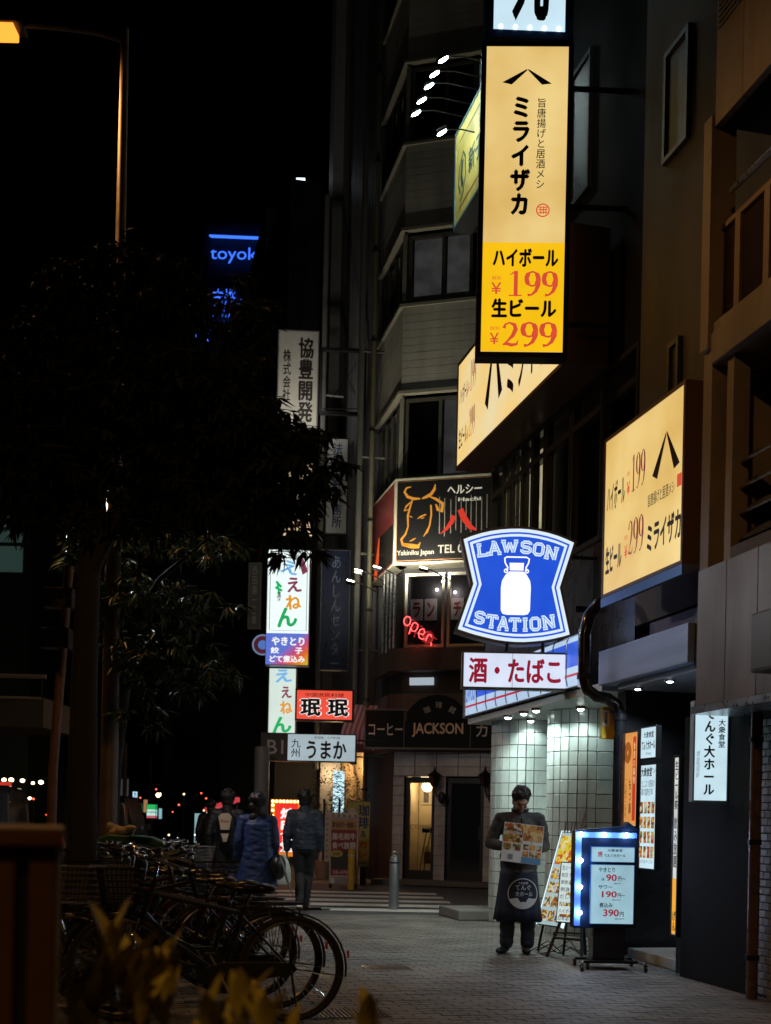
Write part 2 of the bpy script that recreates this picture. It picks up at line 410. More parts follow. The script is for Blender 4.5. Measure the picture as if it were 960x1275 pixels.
while s < 16.46:
    t = -1.62 + (pw/2 if row % 2 else 0)
    while t < 6.0:
        p = ST(s, t); k = p.x/p.y if p.y > .5 else 9
        vis = p.y > 7.6 and -.1 < k < .33 and t < 4.95
        cells.append((0 if vis else 1, p.y, s, t)); t += pw
    s += ph; row += 1
cells.sort()
rest = MB(); cnt = 0
for vis, _, s, t in cells:
    z = rnd.gauss(0, .0009) - .002
    b = shared[rnd.randrange(6)]; 
    if cnt < 300 and vis == 0:
        link('paver', pms[rnd.randrange(6)], pv, (t, s, z)); cnt += 1
    elif s > 3:
        k = len(rest.v); rest.v += [(x+t, y+s, zz+z) for x, y, zz in b.v]; rest.f += [tuple(i+k for i in f) for f in b.f]; rest.mi += b.mi
o = rest.build('paver_field', PAV, pv); o['kind'] = 'stuff'
# slab paving tile strip along the shop fronts, drain grating by the bicycles, cover plate
sb(MB().box(5.02, 5.06, 6, 11.9, -.01, .004), 'edge_strip', STEEL, kind='structure')
# zebra crossing: five worn bars running along the side street
ZW = mat('worn_road_paint', (.8, .8, .77), .65, nz=.35, scale=9, bump=.3, bscale=90)
zr = thing('zebra_crossing', '', '', (0, 20.5, 0), 0); zr['kind'] = 'structure'; del zr['category']; del zr['label']
for i, (py, x1) in enumerate([(1128.5, 566), (1122.6, 560), (1117.2, 556), (1112, 548), (1107.5, 540)]):
    a = PG(318, py); b_ = PG(x1, py)
    MB().box(a.x, b_.x, -.27, .27, -.0165, -.0135).build('road_marking', ZW, zr, loc=(0, a.y-20.5, 0), rz=rad(rnd.uniform(-.3, .3)))
gp = PG(428, 1262)
gr = thing('drain_grating', 'steel drain grating set in the pavers by the nearest rear wheel', 'grating', (gp.x, gp.y, .001), YAW)
MB().box(-.3, .3, -.2, .2, -.006, -.001).build('tray', BLK, gr)
b = MB()
for i in range(20): b.box(-.29+i*.03, -.281+i*.03, -.19, .19, 0, .005)
for j in range(8): b.box(-.3, .3, -.19+j*.052, -.184+j*.052, .001, .004)
b.build('grille', DRK, gr)
mp_ = PG(483, 1205)
mh = thing('cover_plate', 'dark square cover plate in the pavers left of the man', 'cover', (mp_.x, mp_.y, .003), YAW)
MB().box(-.2, .2, -.14, .14, -.004, .001).build('plate', DRK, mh); MB().box(-.215, .215, -.155, .155, -.004, 0).build('frame', STEEL, mh)

# ------------------------------------------------------------------ tiles in street coordinates
TL = mat('glazed_tile', (.5, .55, .53), .22, nz=.16, scale=5, spec=.6, pos=(2.2, .35, (1,1,.25)))
TLB = mat('tile_backing', (.05, .05, .05), .8)
TMC = {}
def tile_mesh(w, h, m, d=.02, name='tile'):
    k = (round(w,3), round(h,3), m.name, d)
    if k not in TMC:
        b = MB(); c = .004; z0, z1, x0, x1 = -h/2, h/2, -w/2, w/2
        b.v = [(x0,0,z0),(x1,0,z0),(x1,0,z1),(x0,0,z1),(x0,-d+c,z0),(x1,-d+c,z0),(x1,-d+c,z1),(x0,-d+c,z1),(x0+c,-d,z0+c),(x1-c,-d,z0+c),(x1-c,-d,z1-c),(x0+c,-d,z1-c)]
        b.f = [(0,1,5,4),(1,2,6,5),(2,3,7,6),(3,0,4,7),(4,5,9,8),(5,6,10,9),(6,7,11,10),(7,4,8,11),(8,9,10,11)]; b.mi = [0]*9
        TMC[k] = b.mesh(name, m)
    return TMC[k]
def tile_path(root, path, z0, z1, tw, th, m, off=(0,0), gap=.008, stack=True, name='tile', curve=None):
    """tiles outside a polyline of (x, y); the outside is on the right-hand side of travel... local -y of each tile"""
    nz_ = max(1, round((z1-z0)/th)); th = (z1-z0)/nz_
    for (ax, ay), (bx, by) in zip(path, path[1:]):
        L = math.hypot(bx-ax, by-ay); n = max(1, round(L/tw)); w = L/n; a = math.atan2(by-ay, bx-ax)
        for i in range(n):
            f = (i+.5)/n; me = tile_mesh(w-gap, th-gap, m, name=name)
            for j in range(nz_):
                o = link(name, me, root, (ax+(bx-ax)*f-off[0], ay+(by-ay)*f-off[1], z0+(j+.5)*th)); o.rotation_euler = (rnd.gauss(0,.004), 0, a + rnd.gauss(0,.004))

# ------------------------------------------------------------------ convenience store building (C)
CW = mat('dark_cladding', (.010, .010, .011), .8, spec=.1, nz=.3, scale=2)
of = (4.9, 12.7)
C = thing('shop_building', 'dark building with a white tiled ground floor behind the blue striped fascia', 'building', ST(of[1], of[0]), YAW)
def cb(mb, name, m, parent=None, **k): return sb(mb, name, m, parent or C, off=of if parent is None else (0,0), **k)
# shell: recessed ground floor, upper mass, soffit
cb(MB().box(6.3, 12, 11.7, 16.3, 0, 2.8), 'wall', mat('recess_wall', (.3,.31,.3), .6, nz=.2))
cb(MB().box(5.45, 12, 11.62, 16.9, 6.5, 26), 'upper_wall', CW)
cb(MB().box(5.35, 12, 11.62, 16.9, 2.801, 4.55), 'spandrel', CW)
sof = MB(); sof.box(4.96, 6.6, 11.62, 16.35, 2.72, 2.80)
cb(sof, 'soffit', mat('soffit_panel', (.55, .57, .55), .4, nz=.1))
# columns with rounded street corner
def column(t0, s0, tr, depth, rr=.42):
    # outline: from the far street side, round corner, across the camera side
    arc = [(t0+rr-rr*math.cos(a), s0+rr-rr*math.sin(a)) for a in [i*PI/12 for i in range(7)]]
    path = [(t0, s0+depth)] + arc + [(tr, s0)]
    b = MB(); b.vprism([(x+.004, y+.004) for x, y in path] + [(tr, s0+depth)], 0, 2.72)
    cb(b, 'column', TLB)
    tile_path(C, path, .0, 2.72, .235, .17, TL, off=of)
s1, t1 = st(PG(618, 1150)); 
column(5.12, 15.2, 6.3, .5)
column(5.27, 13.45, 6.4, .5)
# fascia
FB = emit('fascia_blue', (.035, .12, .75), 1.0, nz=.3, scale=3); FWt = emit('fascia_white', (.55, .74, 1.0), .8, nz=.12, scale=3); FR = emit('fascia_red', (.55, .02, .06), .8)
fs = Sign('lit_fascia', 'long lit blue and white striped shop fascia above the tiled columns', 'fascia', ST(16.3, 4.9, 2.82), WALLYAW, 4.2, .56, .06, FWt, frame=STEEL, fw=.012, back=False)
fs.rect('blue_band', 0.13, 1-.003, .12, .6, FB); fs.rect('red_stripe', .004, 1-.003, .735, .785, FR)
for i in range(9):
    x = .62+i*.41; MB().tube([(x, -.012, .02), (x, -.03, .1), (x, -.03, .5), (x, -.012, .55)], .009, 6).build('clip', STEEL, fs.root, smooth=True)
fs.txt('LAWSON', .01, .122, .1, .66, emit('fascia_ltr', (.04, .15, .6), .8), bold=.03)
MB().box(-.06, 0, -.02, .5, -.02, .6).build('end_cap', STEEL, fs.root, bev=.01)
MB().box(4.205, 4.26, -.02, .1, -.02, .6).build('end_cap', emit('end_cap_lit', (.5,.66,.9), .45), fs.root, bev=.01)
# downlights in the soffit
DL = emit('downlight_glass', (.85, 1.0, .95), 22)
dl0 = None
for i, (px, py) in enumerate([(619, 903), (641, 900), (661, 895), (696, 886), (723, 880), (588, 889), (606, 884), (620, 880)]):
    u, v = uv(px, py); Y = (2.715-EYE)/v; loc = Vector((u*Y, Y, 2.715))
    lab = ['first', 'second', 'third', 'fourth', 'fifth', 'sixth', 'seventh', 'last'][i] + ' small round downlight along the soffit over the tiled columns, counted from the corner' if i < 5 else 'small downlight under the fascia edge, ' + ['far one', 'middle one', 'near one'][i-5]
    s_, t_ = st(loc); loc = ST(min(max(s_, 11.9), 16.2), min(max(t_, 5.0), 6.2), 2.715)
    r = thing('downlight', lab, 'ceiling light', loc, 0, 'downlights under the shop soffit')
    MB().tube([(0,0,.004),(0,0,-.03)], [.065,.055], 16).build('rim', CHROME, r, smooth=True)
    g = MB().ell((0,0,-.03), (.04,.04,.022), 12, 6).build('lamp_glass', DL, r, smooth=True)
    light(r, 'SPOT', (0,0,-.07), 17 if i < 5 else 42, (.8, 1.0, .93), .04, 150, .5)
# first-floor glazing
GZ = MB()
wf = mat('window_frame', (.04,.04,.042), .35, .5)
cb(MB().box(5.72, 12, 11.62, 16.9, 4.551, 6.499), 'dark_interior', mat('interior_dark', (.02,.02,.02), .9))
panes = []
WIN = [(11.9, 12.75), (12.85, 13.7), (13.8, 14.6), (14.7, 15.1), (15.16, 15.5), (15.56, 15.9), (15.96, 16.3), (16.36, 16.85)]
CUR = emit('lit_blind', (1.0, .86, .5), .8, nz=.5, scale=6); CUR2 = mat('curtain', (.09,.08,.06), .9, nz=.4, stretch=(14,14,.2), scale=2)
for i, (a, b_) in enumerate(WIN):
    w = MB(); f = .05
    w.box(5.4, 5.5, a-.04, a+.02, 4.56, 6.49).box(5.4, 5.5, b_-.02, b_+.04, 4.56, 6.49).box(5.4, 5.5, a+.02, b_-.02, 6.06, 6.14).box(5.4, 5.5, a+.02, b_-.02, 4.56, 4.64).box(5.4, 5.5, a+.02, b_-.02, 6.43, 6.49)
    wo = cb(w, 'window', wf)
    sb(MB().box(5.44, 5.447, a+.02, b_-.02, 4.64, 6.43), 'pane', mat('thin_glass', (.88,.92,.94), .02, trans=1, spec=.5), wo)
    if i in (0,2,4,5,6): sb(MB().box(5.64, 5.66, a+.03, b_-.03, 4.9 if i != 1 else 4.7, 6.4), 'blind', CUR if i in (4, 5, 6) else CUR2, wo)
for i in range(9): cb(MB().box(5.325, 5.349, 11.65+i*.57, 12.21+i*.57, 2.9, 4.5), 'panel', mat('dark_panel', (.05,.05,.06), .3, .3, nz=.2))
# upper dark windows with faint reflections
for j in range(3):
    for i in (1,):
        z = 8.9+j*3.1; s = 11.9+i*1.5
        w = MB(); w.box(5.4, 5.449, s, s+1.2, z, z+.06).box(5.4,5.449,s,s+1.2,z+1.6,z+1.66).box(5.4,5.449,s,s+.05,z+.06,z+1.6).box(5.4,5.449,s+1.15,s+1.2,z+.06,z+1.6).box(5.4,5.449,s+.58,s+.62,z+.06,z+1.6)
        wo = cb(w, 'window', mat('black_frame', (.015,.015,.017), .6)); sb(MB().box(5.42, 5.43, s+.05, s+1.15, z+.06, z+1.6), 'pane', mat('dusty_glass', (.02,.022,.026), .45, spec=.3), wo)
# stone step at the corner of the building
sp = PG(597, 1146)
MB().box(-.42, .42, -.5, .5, 0, .14).build('stone_step', CONC, None, loc=(sp.x, sp.y+.45, 0), rz=YAW, bev=.02)
tag(bpy.data.objects['stone_step'], 'low concrete step at the corner of the tiled column, left of the man', 'step')

# ------------------------------------------------------------------ neighbouring restaurant building (B)
of2 = (5.2, 9.6)
B = thing('restaurant_building', 'dark narrow building with a brushed metal canopy over its entrance', 'building', ST(of2[1], of2[0]), YAW)
def bb(mb, name, m, **k): return sb(mb, name, m, B, off=of2, **k)
BW = mat('brown_render', (.065, .052, .042), .75, nz=.25, scale=1.2, bump=.2, pos=(1.1,.5,(1,1,.2)))
bb(MB().box(5.3, 12, 8.8, 11.6, 3.4, 24), 'upper_wall', BW)
bb(MB().box(6.5, 12, 8.4, 11.6, 0, 3.39), 'entrance_wall', mat('entrance_dark', (.03,.03,.035), .5, nz=.3))
bb(MB().box(5.2, 6.49, 11.56, 11.76, 0, 2.8), 'pier', mat('pier_black', (.02,.02,.022), .3, nz=.2))
bb(MB().box(4.9, 6.2, 9.63, 11.58, 2.76, 3.11), 'canopy', mat('canopy_metal', (.34, .42, .58), .4, .55, nz=.25, scale=3, stretch=(1,.2,3)), bev=.01)  # metal tinted blue for the bluish light on the canopy
bb(MB().box(4.96, 6.49, 9.0, 9.62, 2.72, 3.2), 'canopy_end', BLK)
bb(MB().box(5.0, 6.49, 9.2, 11.3, 2.7, 2.755), 'canopy_soffit', mat('soffit_grey', (.35,.37,.4), .5))
bb(MB().box(5.15, 6.49, 9.0, 11.28, 0.001, .10), 'threshold', mat('pale_slab', (.4,.42,.42), .6, nz=.2, scale=4), bev=.008)
bb(MB().box(5.32, 5.9, 9.8, 11.28, 3.13, 3.38), 'transom', mat('transom_maroon', (.08,.02,.03), .5))
# round lights let into the canopy soffit
for i, s_ in enumerate((9.7, 10.4, 11.1)):
    r = thing('downlight', ['nearest', 'middle', 'farthest'][i] + ' downlight under the brushed metal canopy of the restaurant', 'ceiling light', ST(s_, 5.12, 2.698), 0, 'downlights under the metal canopy')
    MB().tube([(0,0,.002),(0,0,-.012)], [.05,.045], 16).build('rim', CHROME, r, smooth=True); MB().ell((0,0,-.012), (.03,.03,.012), 12, 6).build('lamp_glass', emit('canopy_led', (.8,.92,1), 12), r, smooth=True)
    light(r, 'SPOT', (0,0,-.04), 28, (.7,.86,1), .03, 140, .6)
# windows on the render
for (px0, px1, y0, y1) in [(832, 862, 70, 132), (836, 850, 430, 470)]:
    s0, z1 = SZ(px0, y0, 5.3); s1, z0 = SZ(px0, y1, 5.3); s1, _ = SZ(px1, y0, 5.3); z0 = min(z0, z1-1.1)
    a, b_ = min(s0, s1), max(s0, s1); w = MB()
    w.box(5.25, 5.3, a, b_, z1-.05, z1).box(5.25,5.3,a,b_,z0,z0+.05).box(5.25,5.3,a,a+.05,z0+.05,z1-.05).box(5.25,5.3,b_-.05,b_,z0+.05,z1-.05)
    wo = bb(w, 'window', mat('old_aluminium', (.07,.075,.08), .5, .5, nz=.2)); sb(MB().box(5.28, 5.29, a+.05, b_-.05, z0+.05, z1-.05), 'pane', mat('dusty_glass', (.02,.022,.026), .45, spec=.3), wo)
for i, (px, py) in enumerate([(727, 428), ]):
    q = PT(px+6, py, 5.2); r = thing('wall_light', 'tiny white point of light on the dark wall right of the tall yellow sign', 'light', q, WALLYAW)
    MB().ell((0,-.02,0), .022, 8, 6).build('bulb', emit('point_white', (.9,.95,1), 6), r); MB().box(-.03,.03,-.01,.1,-.03,.03).build('mount', DRK, r)

# ------------------------------------------------------------------ grey panelled building at the right (A)
of3 = (4.6, 5.5)
A = thing('panelled_building', 'tall building with grey panels, brown louvres and a dark ground floor at the right edge', 'building', ST(of3[1], of3[0]), YAW)
def ab(mb, name, m, parent=None, **k): return sb(mb, name, m, parent or A, off=of3 if parent is None else (0,0), **k)
AW = mat('beige_cladding', (.3, .24, .185), .55, nz=.2, scale=2, bump=.1, pos=(1.5,.4,(1,1,.25))); APN = mat('grey_panel', (.22, .205, .215), .45, .15, nz=.2, scale=1.5, pos=(1.6,.4,(1,1,.3)))
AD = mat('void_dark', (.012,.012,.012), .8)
sE = 8.92   # far edge of the building along the street
ab(MB().box(5.0, 10, 8.66, 9.84, 0.0, 2.3), 'ground_pier', mat('black_shutter', (.012,.012,.013), .85, spec=.15, nz=.3, bump=.2, bscale=15))
ab(MB().box(4.66, 10, 3.0, sE-.02, 2.30, 3.38), 'band_core', AD)
ab(MB().box(4.58, 10, 3.0, sE, 2.235, 2.295), 'edge_trim', STEEL)
for i in range(14):
    a = sE-.04-i*.46; ab(MB().box(4.6, 4.655, a-.452, a, 2.3, 3.385), 'panel', APN, bev=.003)
# recess above panels: glazing, louvre blades, mullions
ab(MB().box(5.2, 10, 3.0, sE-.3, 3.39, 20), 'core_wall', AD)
ab(MB().box(4.62, 5.19, sE-.16, sE-.02, 3.39, 5.13), 'corner_post', AW, bev=.006)
z_b0 = SZ(879, 458, 4.6)[1]; z_b1 = SZ(878, 422, 4.6)[1]
z_l0 = SZ(890, 411, 4.7)[1]; z_l1 = SZ(890, 292, 4.7)[1]
z_u = SZ(883, 166, 4.6)[1]
ab(MB().box(4.6, 5.19, 3.0, sE-.17, z_b0, z_b1), 'beam', AW, bev=.006)
ab(MB().box(4.58, 4.8, sE-.15, sE-.02, 5.14, z_u+.1), 'corner_post', AW, bev=.006)
s915 = SZ(915, 500, 4.7)[0]
ab(MB().box(4.66, 4.8, s915-.05, s915+.05, 3.39, z_b0-.002), 'mullion', AW)
ab(MB().box(4.66, 4.8, 3.0, s915-.051, 3.39, 3.5), 'sill', mat('dull_sill', (.12,.12,.13), .7, .2))
sl = SZ(920, 640, 4.72)[0]
for i in range(4):
    z = 3.56+i*.2
    mb = MB(); mb.add([(4.72,0,0),(4.86,0,.11),(4.87,0,.1),(4.73,0,-.01),(4.72,-4,0),(4.86,-4,.11),(4.87,-4,.1),(4.73,-4,-.01)], [(0,1,5,4),(1,2,6,5),(2,3,7,6),(3,0,4,7),(0,3,2,1),(4,5,6,7)])
    mb.v = [(x, y+sl, zz+z) for x, y, zz in mb.v]; ab(mb, 'louvre_blade', STEEL)
ab(MB().box(5.1, 5.12, 3, sl, 4.45, z_b0-.1), 'glazing', GLS)
# brown louvre screens of the balcony
LV = mat('brown_louvre', (.2, .13, .08), .5, .2, nz=.2)
sp_ = [SZ(x, 300, 4.7)[0] for x in (892, 921, 957)] + [SZ(957, 300, 4.7)[0]-.8*(i+1) for i in range(3)]
for a, b_ in zip(sp_, sp_[1:]):
    fr = MB(); fr.box(4.68, 4.76, b_, b_+.04, z_l0, z_l1).box(4.68,4.76,a-.04,a,z_l0,z_l1).box(4.68,4.76,b_+.04,a-.04,z_l1-.04,z_l1).box(4.68,4.76,b_+.04,a-.04,z_l0,z_l0+.04)
    fo = ab(fr, 'louvre_frame', LV)
    m_ = MB(); n_ = 34
    for i in range(n_):
        z = z_l0+.05+(z_l1-z_l0-.1)*i/n_
        m_.add([(4.70,b_+.04,z),(4.735,b_+.04,z+.02),(4.74,b_+.04,z+.014),(4.705,b_+.04,z-.006),(4.70,a-.04,z),(4.735,a-.04,z+.02),(4.74,a-.04,z+.014),(4.705,a-.04,z-.006)], [(0,1,5,4),(1,2,6,5),(2,3,7,6),(3,0,4,7)])
    q = sb(m_, 'slats', LV, fo); q['kind'] = 'stuff'
ab(MB().box(4.62, 4.9, 3, sp_[0], z_b1+.001, z_l0-.004), 'parapet', AW)
hr = MB(); hr.tube([(4.66, sp_[0]-.3, z_l1+.18), (4.66, 3, z_l1+.18)], .025, 8); ab(hr, 'handrail', STEEL, smooth=True)
# upper spandrel with mesh screens and plain panels
su = [sE-.16-(.5 if i % 2 == 0 else .62)*0 for i in range(1)]
a = sE-.16
for i in range(10):
    w = .42; q = ab(MB().box(4.6, 4.66, a-w, a-.006, z_u, z_u+3.6), 'panel', AW, bev=.004)
    if i % 2 == 0:
        m_ = MB()
        for k in range(60): m_.box(4.588, 4.599, a-w+.03, a-.04, z_u+.75+k*.045, z_u+.772+k*.045)
        g_ = sb(m_, 'mesh_screen', mat('screen', (.12,.11,.1), .6), q); g_['kind'] = 'stuff'
    a -= w
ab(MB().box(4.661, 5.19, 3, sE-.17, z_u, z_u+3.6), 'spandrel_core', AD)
ab(MB().box(4.6, 10, 3, sE-.02, z_u+5.2, z_u+9), 'upper_mass', AW)
# dark sign box on the panels, pole, and small tiles at ground level
q0 = PT(931, 838, 4.4); s0 = q0.dot(D)
bx = thing('blank_sign_box', 'blank dark brown box sign projecting from the grey panels at the right edge', 'sign', ST(s0, 4.42, q0.z), YAW)
MB().box(0, .18, -.75, 0, 0, .42).build('casing', mat('brown_box', (.05,.04,.035), .5), bx, bev=.01)
MB().box(-.006, -.001, -.73, -.02, .02, .4).build('face', mat('brown_face', (.07,.055,.05), .4), bx)
q0 = PT(936, 1226, 4.93); s0 = q0.dot(D); t0 = q0.dot(R)
pp = thing('downpipe', 'tall brown rusty pipe at the right between black shutter and small tiles', 'pipe', ST(s0, 4.93), YAW)
MB().cyl((0,0,0), (0,0,2.23), .045, n=14).build('pipe', mat('rusty_pipe', (.16,.1,.07), .3, .5, nz=.4), pp, smooth=True)
for z in (.3, 1.2, 2.0): MB().cyl((0,0,z), (0,0,z+.04), .055, n=14).build('bracket', DRK, pp)
TS = mat('small_grey_tile', (.3,.32,.36), .35, nz=.2)
ab(MB().box(5.03, 10, 4, 8.655, 0, 2.23), 'tiled_wall', TLB)
cnt = 0
m_ = MB()
tm = tile_mesh(.094, .052, TS)
rows = [(j, i) for i in range(14) for j in range(36)]
for j, i in rows:
    s_c = 8.6-i*.1 - (.05 if j % 2 else 0); z = .06+j*.06
    if cnt < 298: 
        o = link('tile', tm, A, (5.03-of3[0], s_c-of3[1], z)); o.rotation_euler.z = -PI/2; cnt += 1
ab(MB().box(4.98, 5.029, 4, 7.1, 0, 2.2), 'rolling_shutter', mat('shutter_grey', (.2,.21,.23), .4, .4, nz=.2))
sb(MB().box(5.0, 5.5, 4, 8.4, .001, .05), 'door_step', CONC, bev=.01, kind='structure')

# ------------------------------------------------------------------ big lit signs
CREAM = emit('cream_backlit', (.89, .67, .265), 1.0, nz=.1, scale=.9, col2=(.66, .40, .10))  # second emission colour paints uneven tube backlight into the face
YEL = emit('yellow_backlit', (1.0, .57, .008), .98, nz=.1, scale=2)
REDP = emit('red_print', (.75, .09, .045), .85)
BRN = mat('dark_brown_ink', (.03, .012, .008), .5)
def roof(s, cu, cv, w, h, m=BRN):
    s.poly('roof_mark', [[(cu, cv), (cu-w, cv+h*.86), (cu-w*.62, cv+h), (cu, cv+h*.1)], [(cu+w*.04, cv), (cu+w*.04, cv+h*.1), (cu+w*.6, cv+h), (cu+w, cv+h*.93)]], m)
def round_stamp(s, cu, cv, ru, m):
    rv = ru*s.w/s.h; st_ = [([(cu+ru*math.cos(a), cv+rv*math.sin(a)) for a in [i*PI/12 for i in range(25)]], s.w*ru*.2)]
    for k in (-.5, -.1, .35): st_.append(([(cu-ru*.7, cv+rv*k), (cu+ru*.7, cv+rv*k)], s.w*ru*.16))
    for k in (-.35, .1, .5): st_.append(([(cu+ru*k, cv-rv*.6), (cu+ru*k, cv+rv*.6)], s.w*ru*.14))
    s.strokes('seal_mark', st_, m)
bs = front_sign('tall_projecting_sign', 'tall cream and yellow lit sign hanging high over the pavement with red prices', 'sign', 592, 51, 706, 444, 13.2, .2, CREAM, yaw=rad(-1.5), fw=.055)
bs.rect('yellow_field', .055, .945, .637, .982, YEL)
roof(bs, .50, .087, .27, .05)
bs.txt('ミライザカ', .335, .555, .175, .55, BRN, .07, True)
bs.txt('旨唐揚げと居酒メシ', .615, .715, .18, .465, BRN, .01, True)
round_stamp(bs, .70, .535, .068, REDP)
bs.txt('ハイボール', .165, .88, .655, .715, BRN, .06)
bs.digits('199', .32, .885, .728, .808, REDP); bs.txt('¥', .155, .265, .765, .802, REDP, .01); bs.txt('税別', .16, .26, .745, .757, REDP)
bs.txt('生ビール', .16, .87, .815, .876, BRN, .06)
bs.digits('299', .27, .885, .89, .968, REDP); bs.txt('¥', .15, .25, .925, .962, REDP, .01); bs.txt('税別', .15, .255, .905, .917, REDP)
for z in (.4, 1.7, 3.0): MB().tube([(bs.w, .1, z), (bs.w+.75, .15, z+.0)], .03, 8).build('bracket', DRK, bs.root)
# sign above it, mostly out of the frame
WHB = emit('cool_white_backlit', (.62, .83, .95), 1.0, nz=.12, scale=2)
ts = front_sign('upper_projecting_sign', 'blue-framed lit white sign at the top edge with one black character stroke', 'sign', 604, -110, 714, 46, 13.2, .24, WHB, yaw=rad(2), frame=mat('blue_frame', (.02,.09,.28), .35), fw=.09)
ts.txt('九', .3, .72, .1, .86, INK, .06)
for i in range(5): MB().ell((.17+i*.16, -.012, .12), .022, 10, 6).build('bulb', emit('bulb_white', (.9,1,1), 4), ts.root)
# yellow fascia on the first floor corner
CRF = emit('cream_backlit_cool', (.86, .72, .42), .95, nz=.25, scale=1.0, col2=(.95, .62, .16))
lf = Sign('wall_sign', 'long cream lit wall sign behind the tall hanging sign, over the dark windows', 'sign', ST(17.03, 4.9, 6.5), WALLYAW, 4.35, 1.56, .5, CRF, frame=mat('rust_frame', (.12,.06,.03), .5), fw=.045, back=False)
lf.txt('ハイボール', .03, .12, .25, .42, BRN, .03); lf.digits('199', .145, .21, .12, .4, emit('plum_print', (.3,.03,.05), .6)); lf.txt('¥', .125, .142, .3, .4, REDP)
lf.txt('生ビール', .03, .12, .65, .83, BRN, .03); lf.digits('299', .145, .21, .55, .83, emit('plum_print', (.3,.03,.05), .6)); lf.txt('¥', .125, .142, .72, .83, REDP)
roof(lf, .40, .13, .085, .62); lf.txt('ミライザカ', .53, .95, .3, .85, BRN, .03)
# street-side wall sign
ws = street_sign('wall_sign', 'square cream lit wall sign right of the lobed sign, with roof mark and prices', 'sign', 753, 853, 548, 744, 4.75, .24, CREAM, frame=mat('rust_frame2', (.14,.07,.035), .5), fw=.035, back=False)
PLM = emit('plum_print', (.3,.03,.05), .6)
def lay_prices(s):
    s.txt('ハイボール', .05, .29, .30, .475, BRN, .03); s.digits('199', .37, .55, .22, .44, PLM); s.txt('¥', .32, .36, .36, .44, REDP, .02); s.txt('税別', .32, .36, .3, .33, REDP)
    s.txt('生ビール', .05, .27, .69, .86, BRN, .05); s.digits('299', .35, .55, .6, .82, PLM); s.txt('¥', .31, .35, .74, .82, REDP, .02); s.txt('税別', .31, .35, .68, .71, REDP)
lay_prices(ws); roof(ws, .80, .215, .155, .24)
ws.txt('旨唐揚げと居酒メシ', .60, .905, .515, .59, BRN, .01); ws.txt('ミライザカ', .60, .985, .69, .86, BRN, .05)
ws.poly('seal_mark', [[(.935,.50),(.985,.50),(.985,.57),(.935,.57)]], REDP)
MB().box(0, ws.w, -.006, .012, -.09, -.002).build('lower_rail', mat('blue_reflection_paint', (.12,.24,.5), .3, .6), ws.root)  # blue reflected light is put into the rail colour
# green framed sign high up with its arm lamps
gs = street_sign('framed_sign', 'weathered yellow sign in a teal frame high on the wall, washed by arm lamps', 'sign', 567, 640, 168, 285, 5.1, .3, mat('cream_board', (.7,.55,.12), .5, nz=.35, scale=4, bump=.1), frame=mat('teal_frame', (.09,.2,.24), .35, .3), fw=.05, back=False)
gs.strokes('drawing', [([(.12,.72),(.08,.6),(.1,.42),(.16,.33),(.2,.42),(.21,.6),(.17,.74),(.12,.8)], .05), ([(.15,.4),(.13,.55),(.16,.68)], .1)], mat('green_ink', (.02,.06,.05), .5))
gs.txt('新子焼き', .26, .72, .42, .68, mat('green_ink', (.02,.06,.05), .5), .04); gs.rect('red_line', .1, .95, .84, .86, mat('faded_red', (.4,.12,.05), .5))
gs.rect('top_line', .08, .97, .16, .172, mat('green_ink', (.02,.06,.05), .5))
LED = emit('flood_led', (.8, 1.0, 1.0), 60)
ords = ['lowest', 'second lowest', 'middle', 'second highest', 'highest']
for i, (px, py) in enumerate([(518, 141), (525, 125), (534, 107), (541, 92), (552, 74), (550, 165)]):
    tt = 4.45 if i < 5 else 4.6
    q = PT(px, py, tt); s_, t_ = st(q)
    r = thing('arm_lamp', (ords[i] + ' white floodlight in the slanting row of five on thin arms' if i < 5 else 'white floodlight on a short arm just left of the teal framed sign'), 'floodlight', ST(s_, t_, q.z), YAW, 'floodlights on arms')
    MB().tube([(.06,0,.05),(.3,0,.09),(.65,0,.07),(1.02,0,.05)], .010, 6).build('arm', DRK, r, smooth=True)
    hd = MB(); M_ = Matrix.Rotation(rad(-35), 4, 'Y')
    hd.box(-.09, .09, -.055, .055, .0, .05, 0, M_); ho = hd.build('housing', DRK, r, bev=.006)
    l_ = MB(); l_.ell((0,0,-.004), (.085,.05,.02), 12, 6, 0, M_); l_.build('led_panel', LED, ho, smooth=True)
    light(ho, 'SPOT', (0,0,-.03), 11, (.8, 1, 1), .05, 150, .5, aim=(.75, 0, -.75))

# ------------------------------------------------------------------ lobed shop sign
LB = emit('royal_blue', (.012, .075, .62), 1.0, nz=.35, scale=3, col2=(.018,.10,.72)); LWt = emit('sign_white', (.72, .86, 1.0), 1.0); LW2 = emit('can_white', (.97, .98, 1.0), 1.12)
LP = emit('pale_blue_print', (.3, .48, .85), .9)
Yl = 13.45
ox, oz = P(560+415/4.906, 640+437/4.906, Yl), None
mpp = Yl/F/4.906
lobed = thing('lobed_shop_sign', 'blue and white lit shop sign with pinched waist and a white milk can', 'sign', ox, 0)
def lz(x, y): return ((x-415)*mpp, (437-y)*mpp)
arcT = [(60,152),(120,127),(180,107),(240,92),(300,82),(360,76),(420,74),(480,77),(540,85),(600,97),(660,114),(715,135),(772,160)]
arcB = [(757,740),(700,758),(640,773),(580,785),(520,792),(460,797),(400,797),(340,793),(280,785),(215,771),(150,756),(90,738),(35,720)]
outl = arcT + [(688,445)] + arcB + [(128,432)]
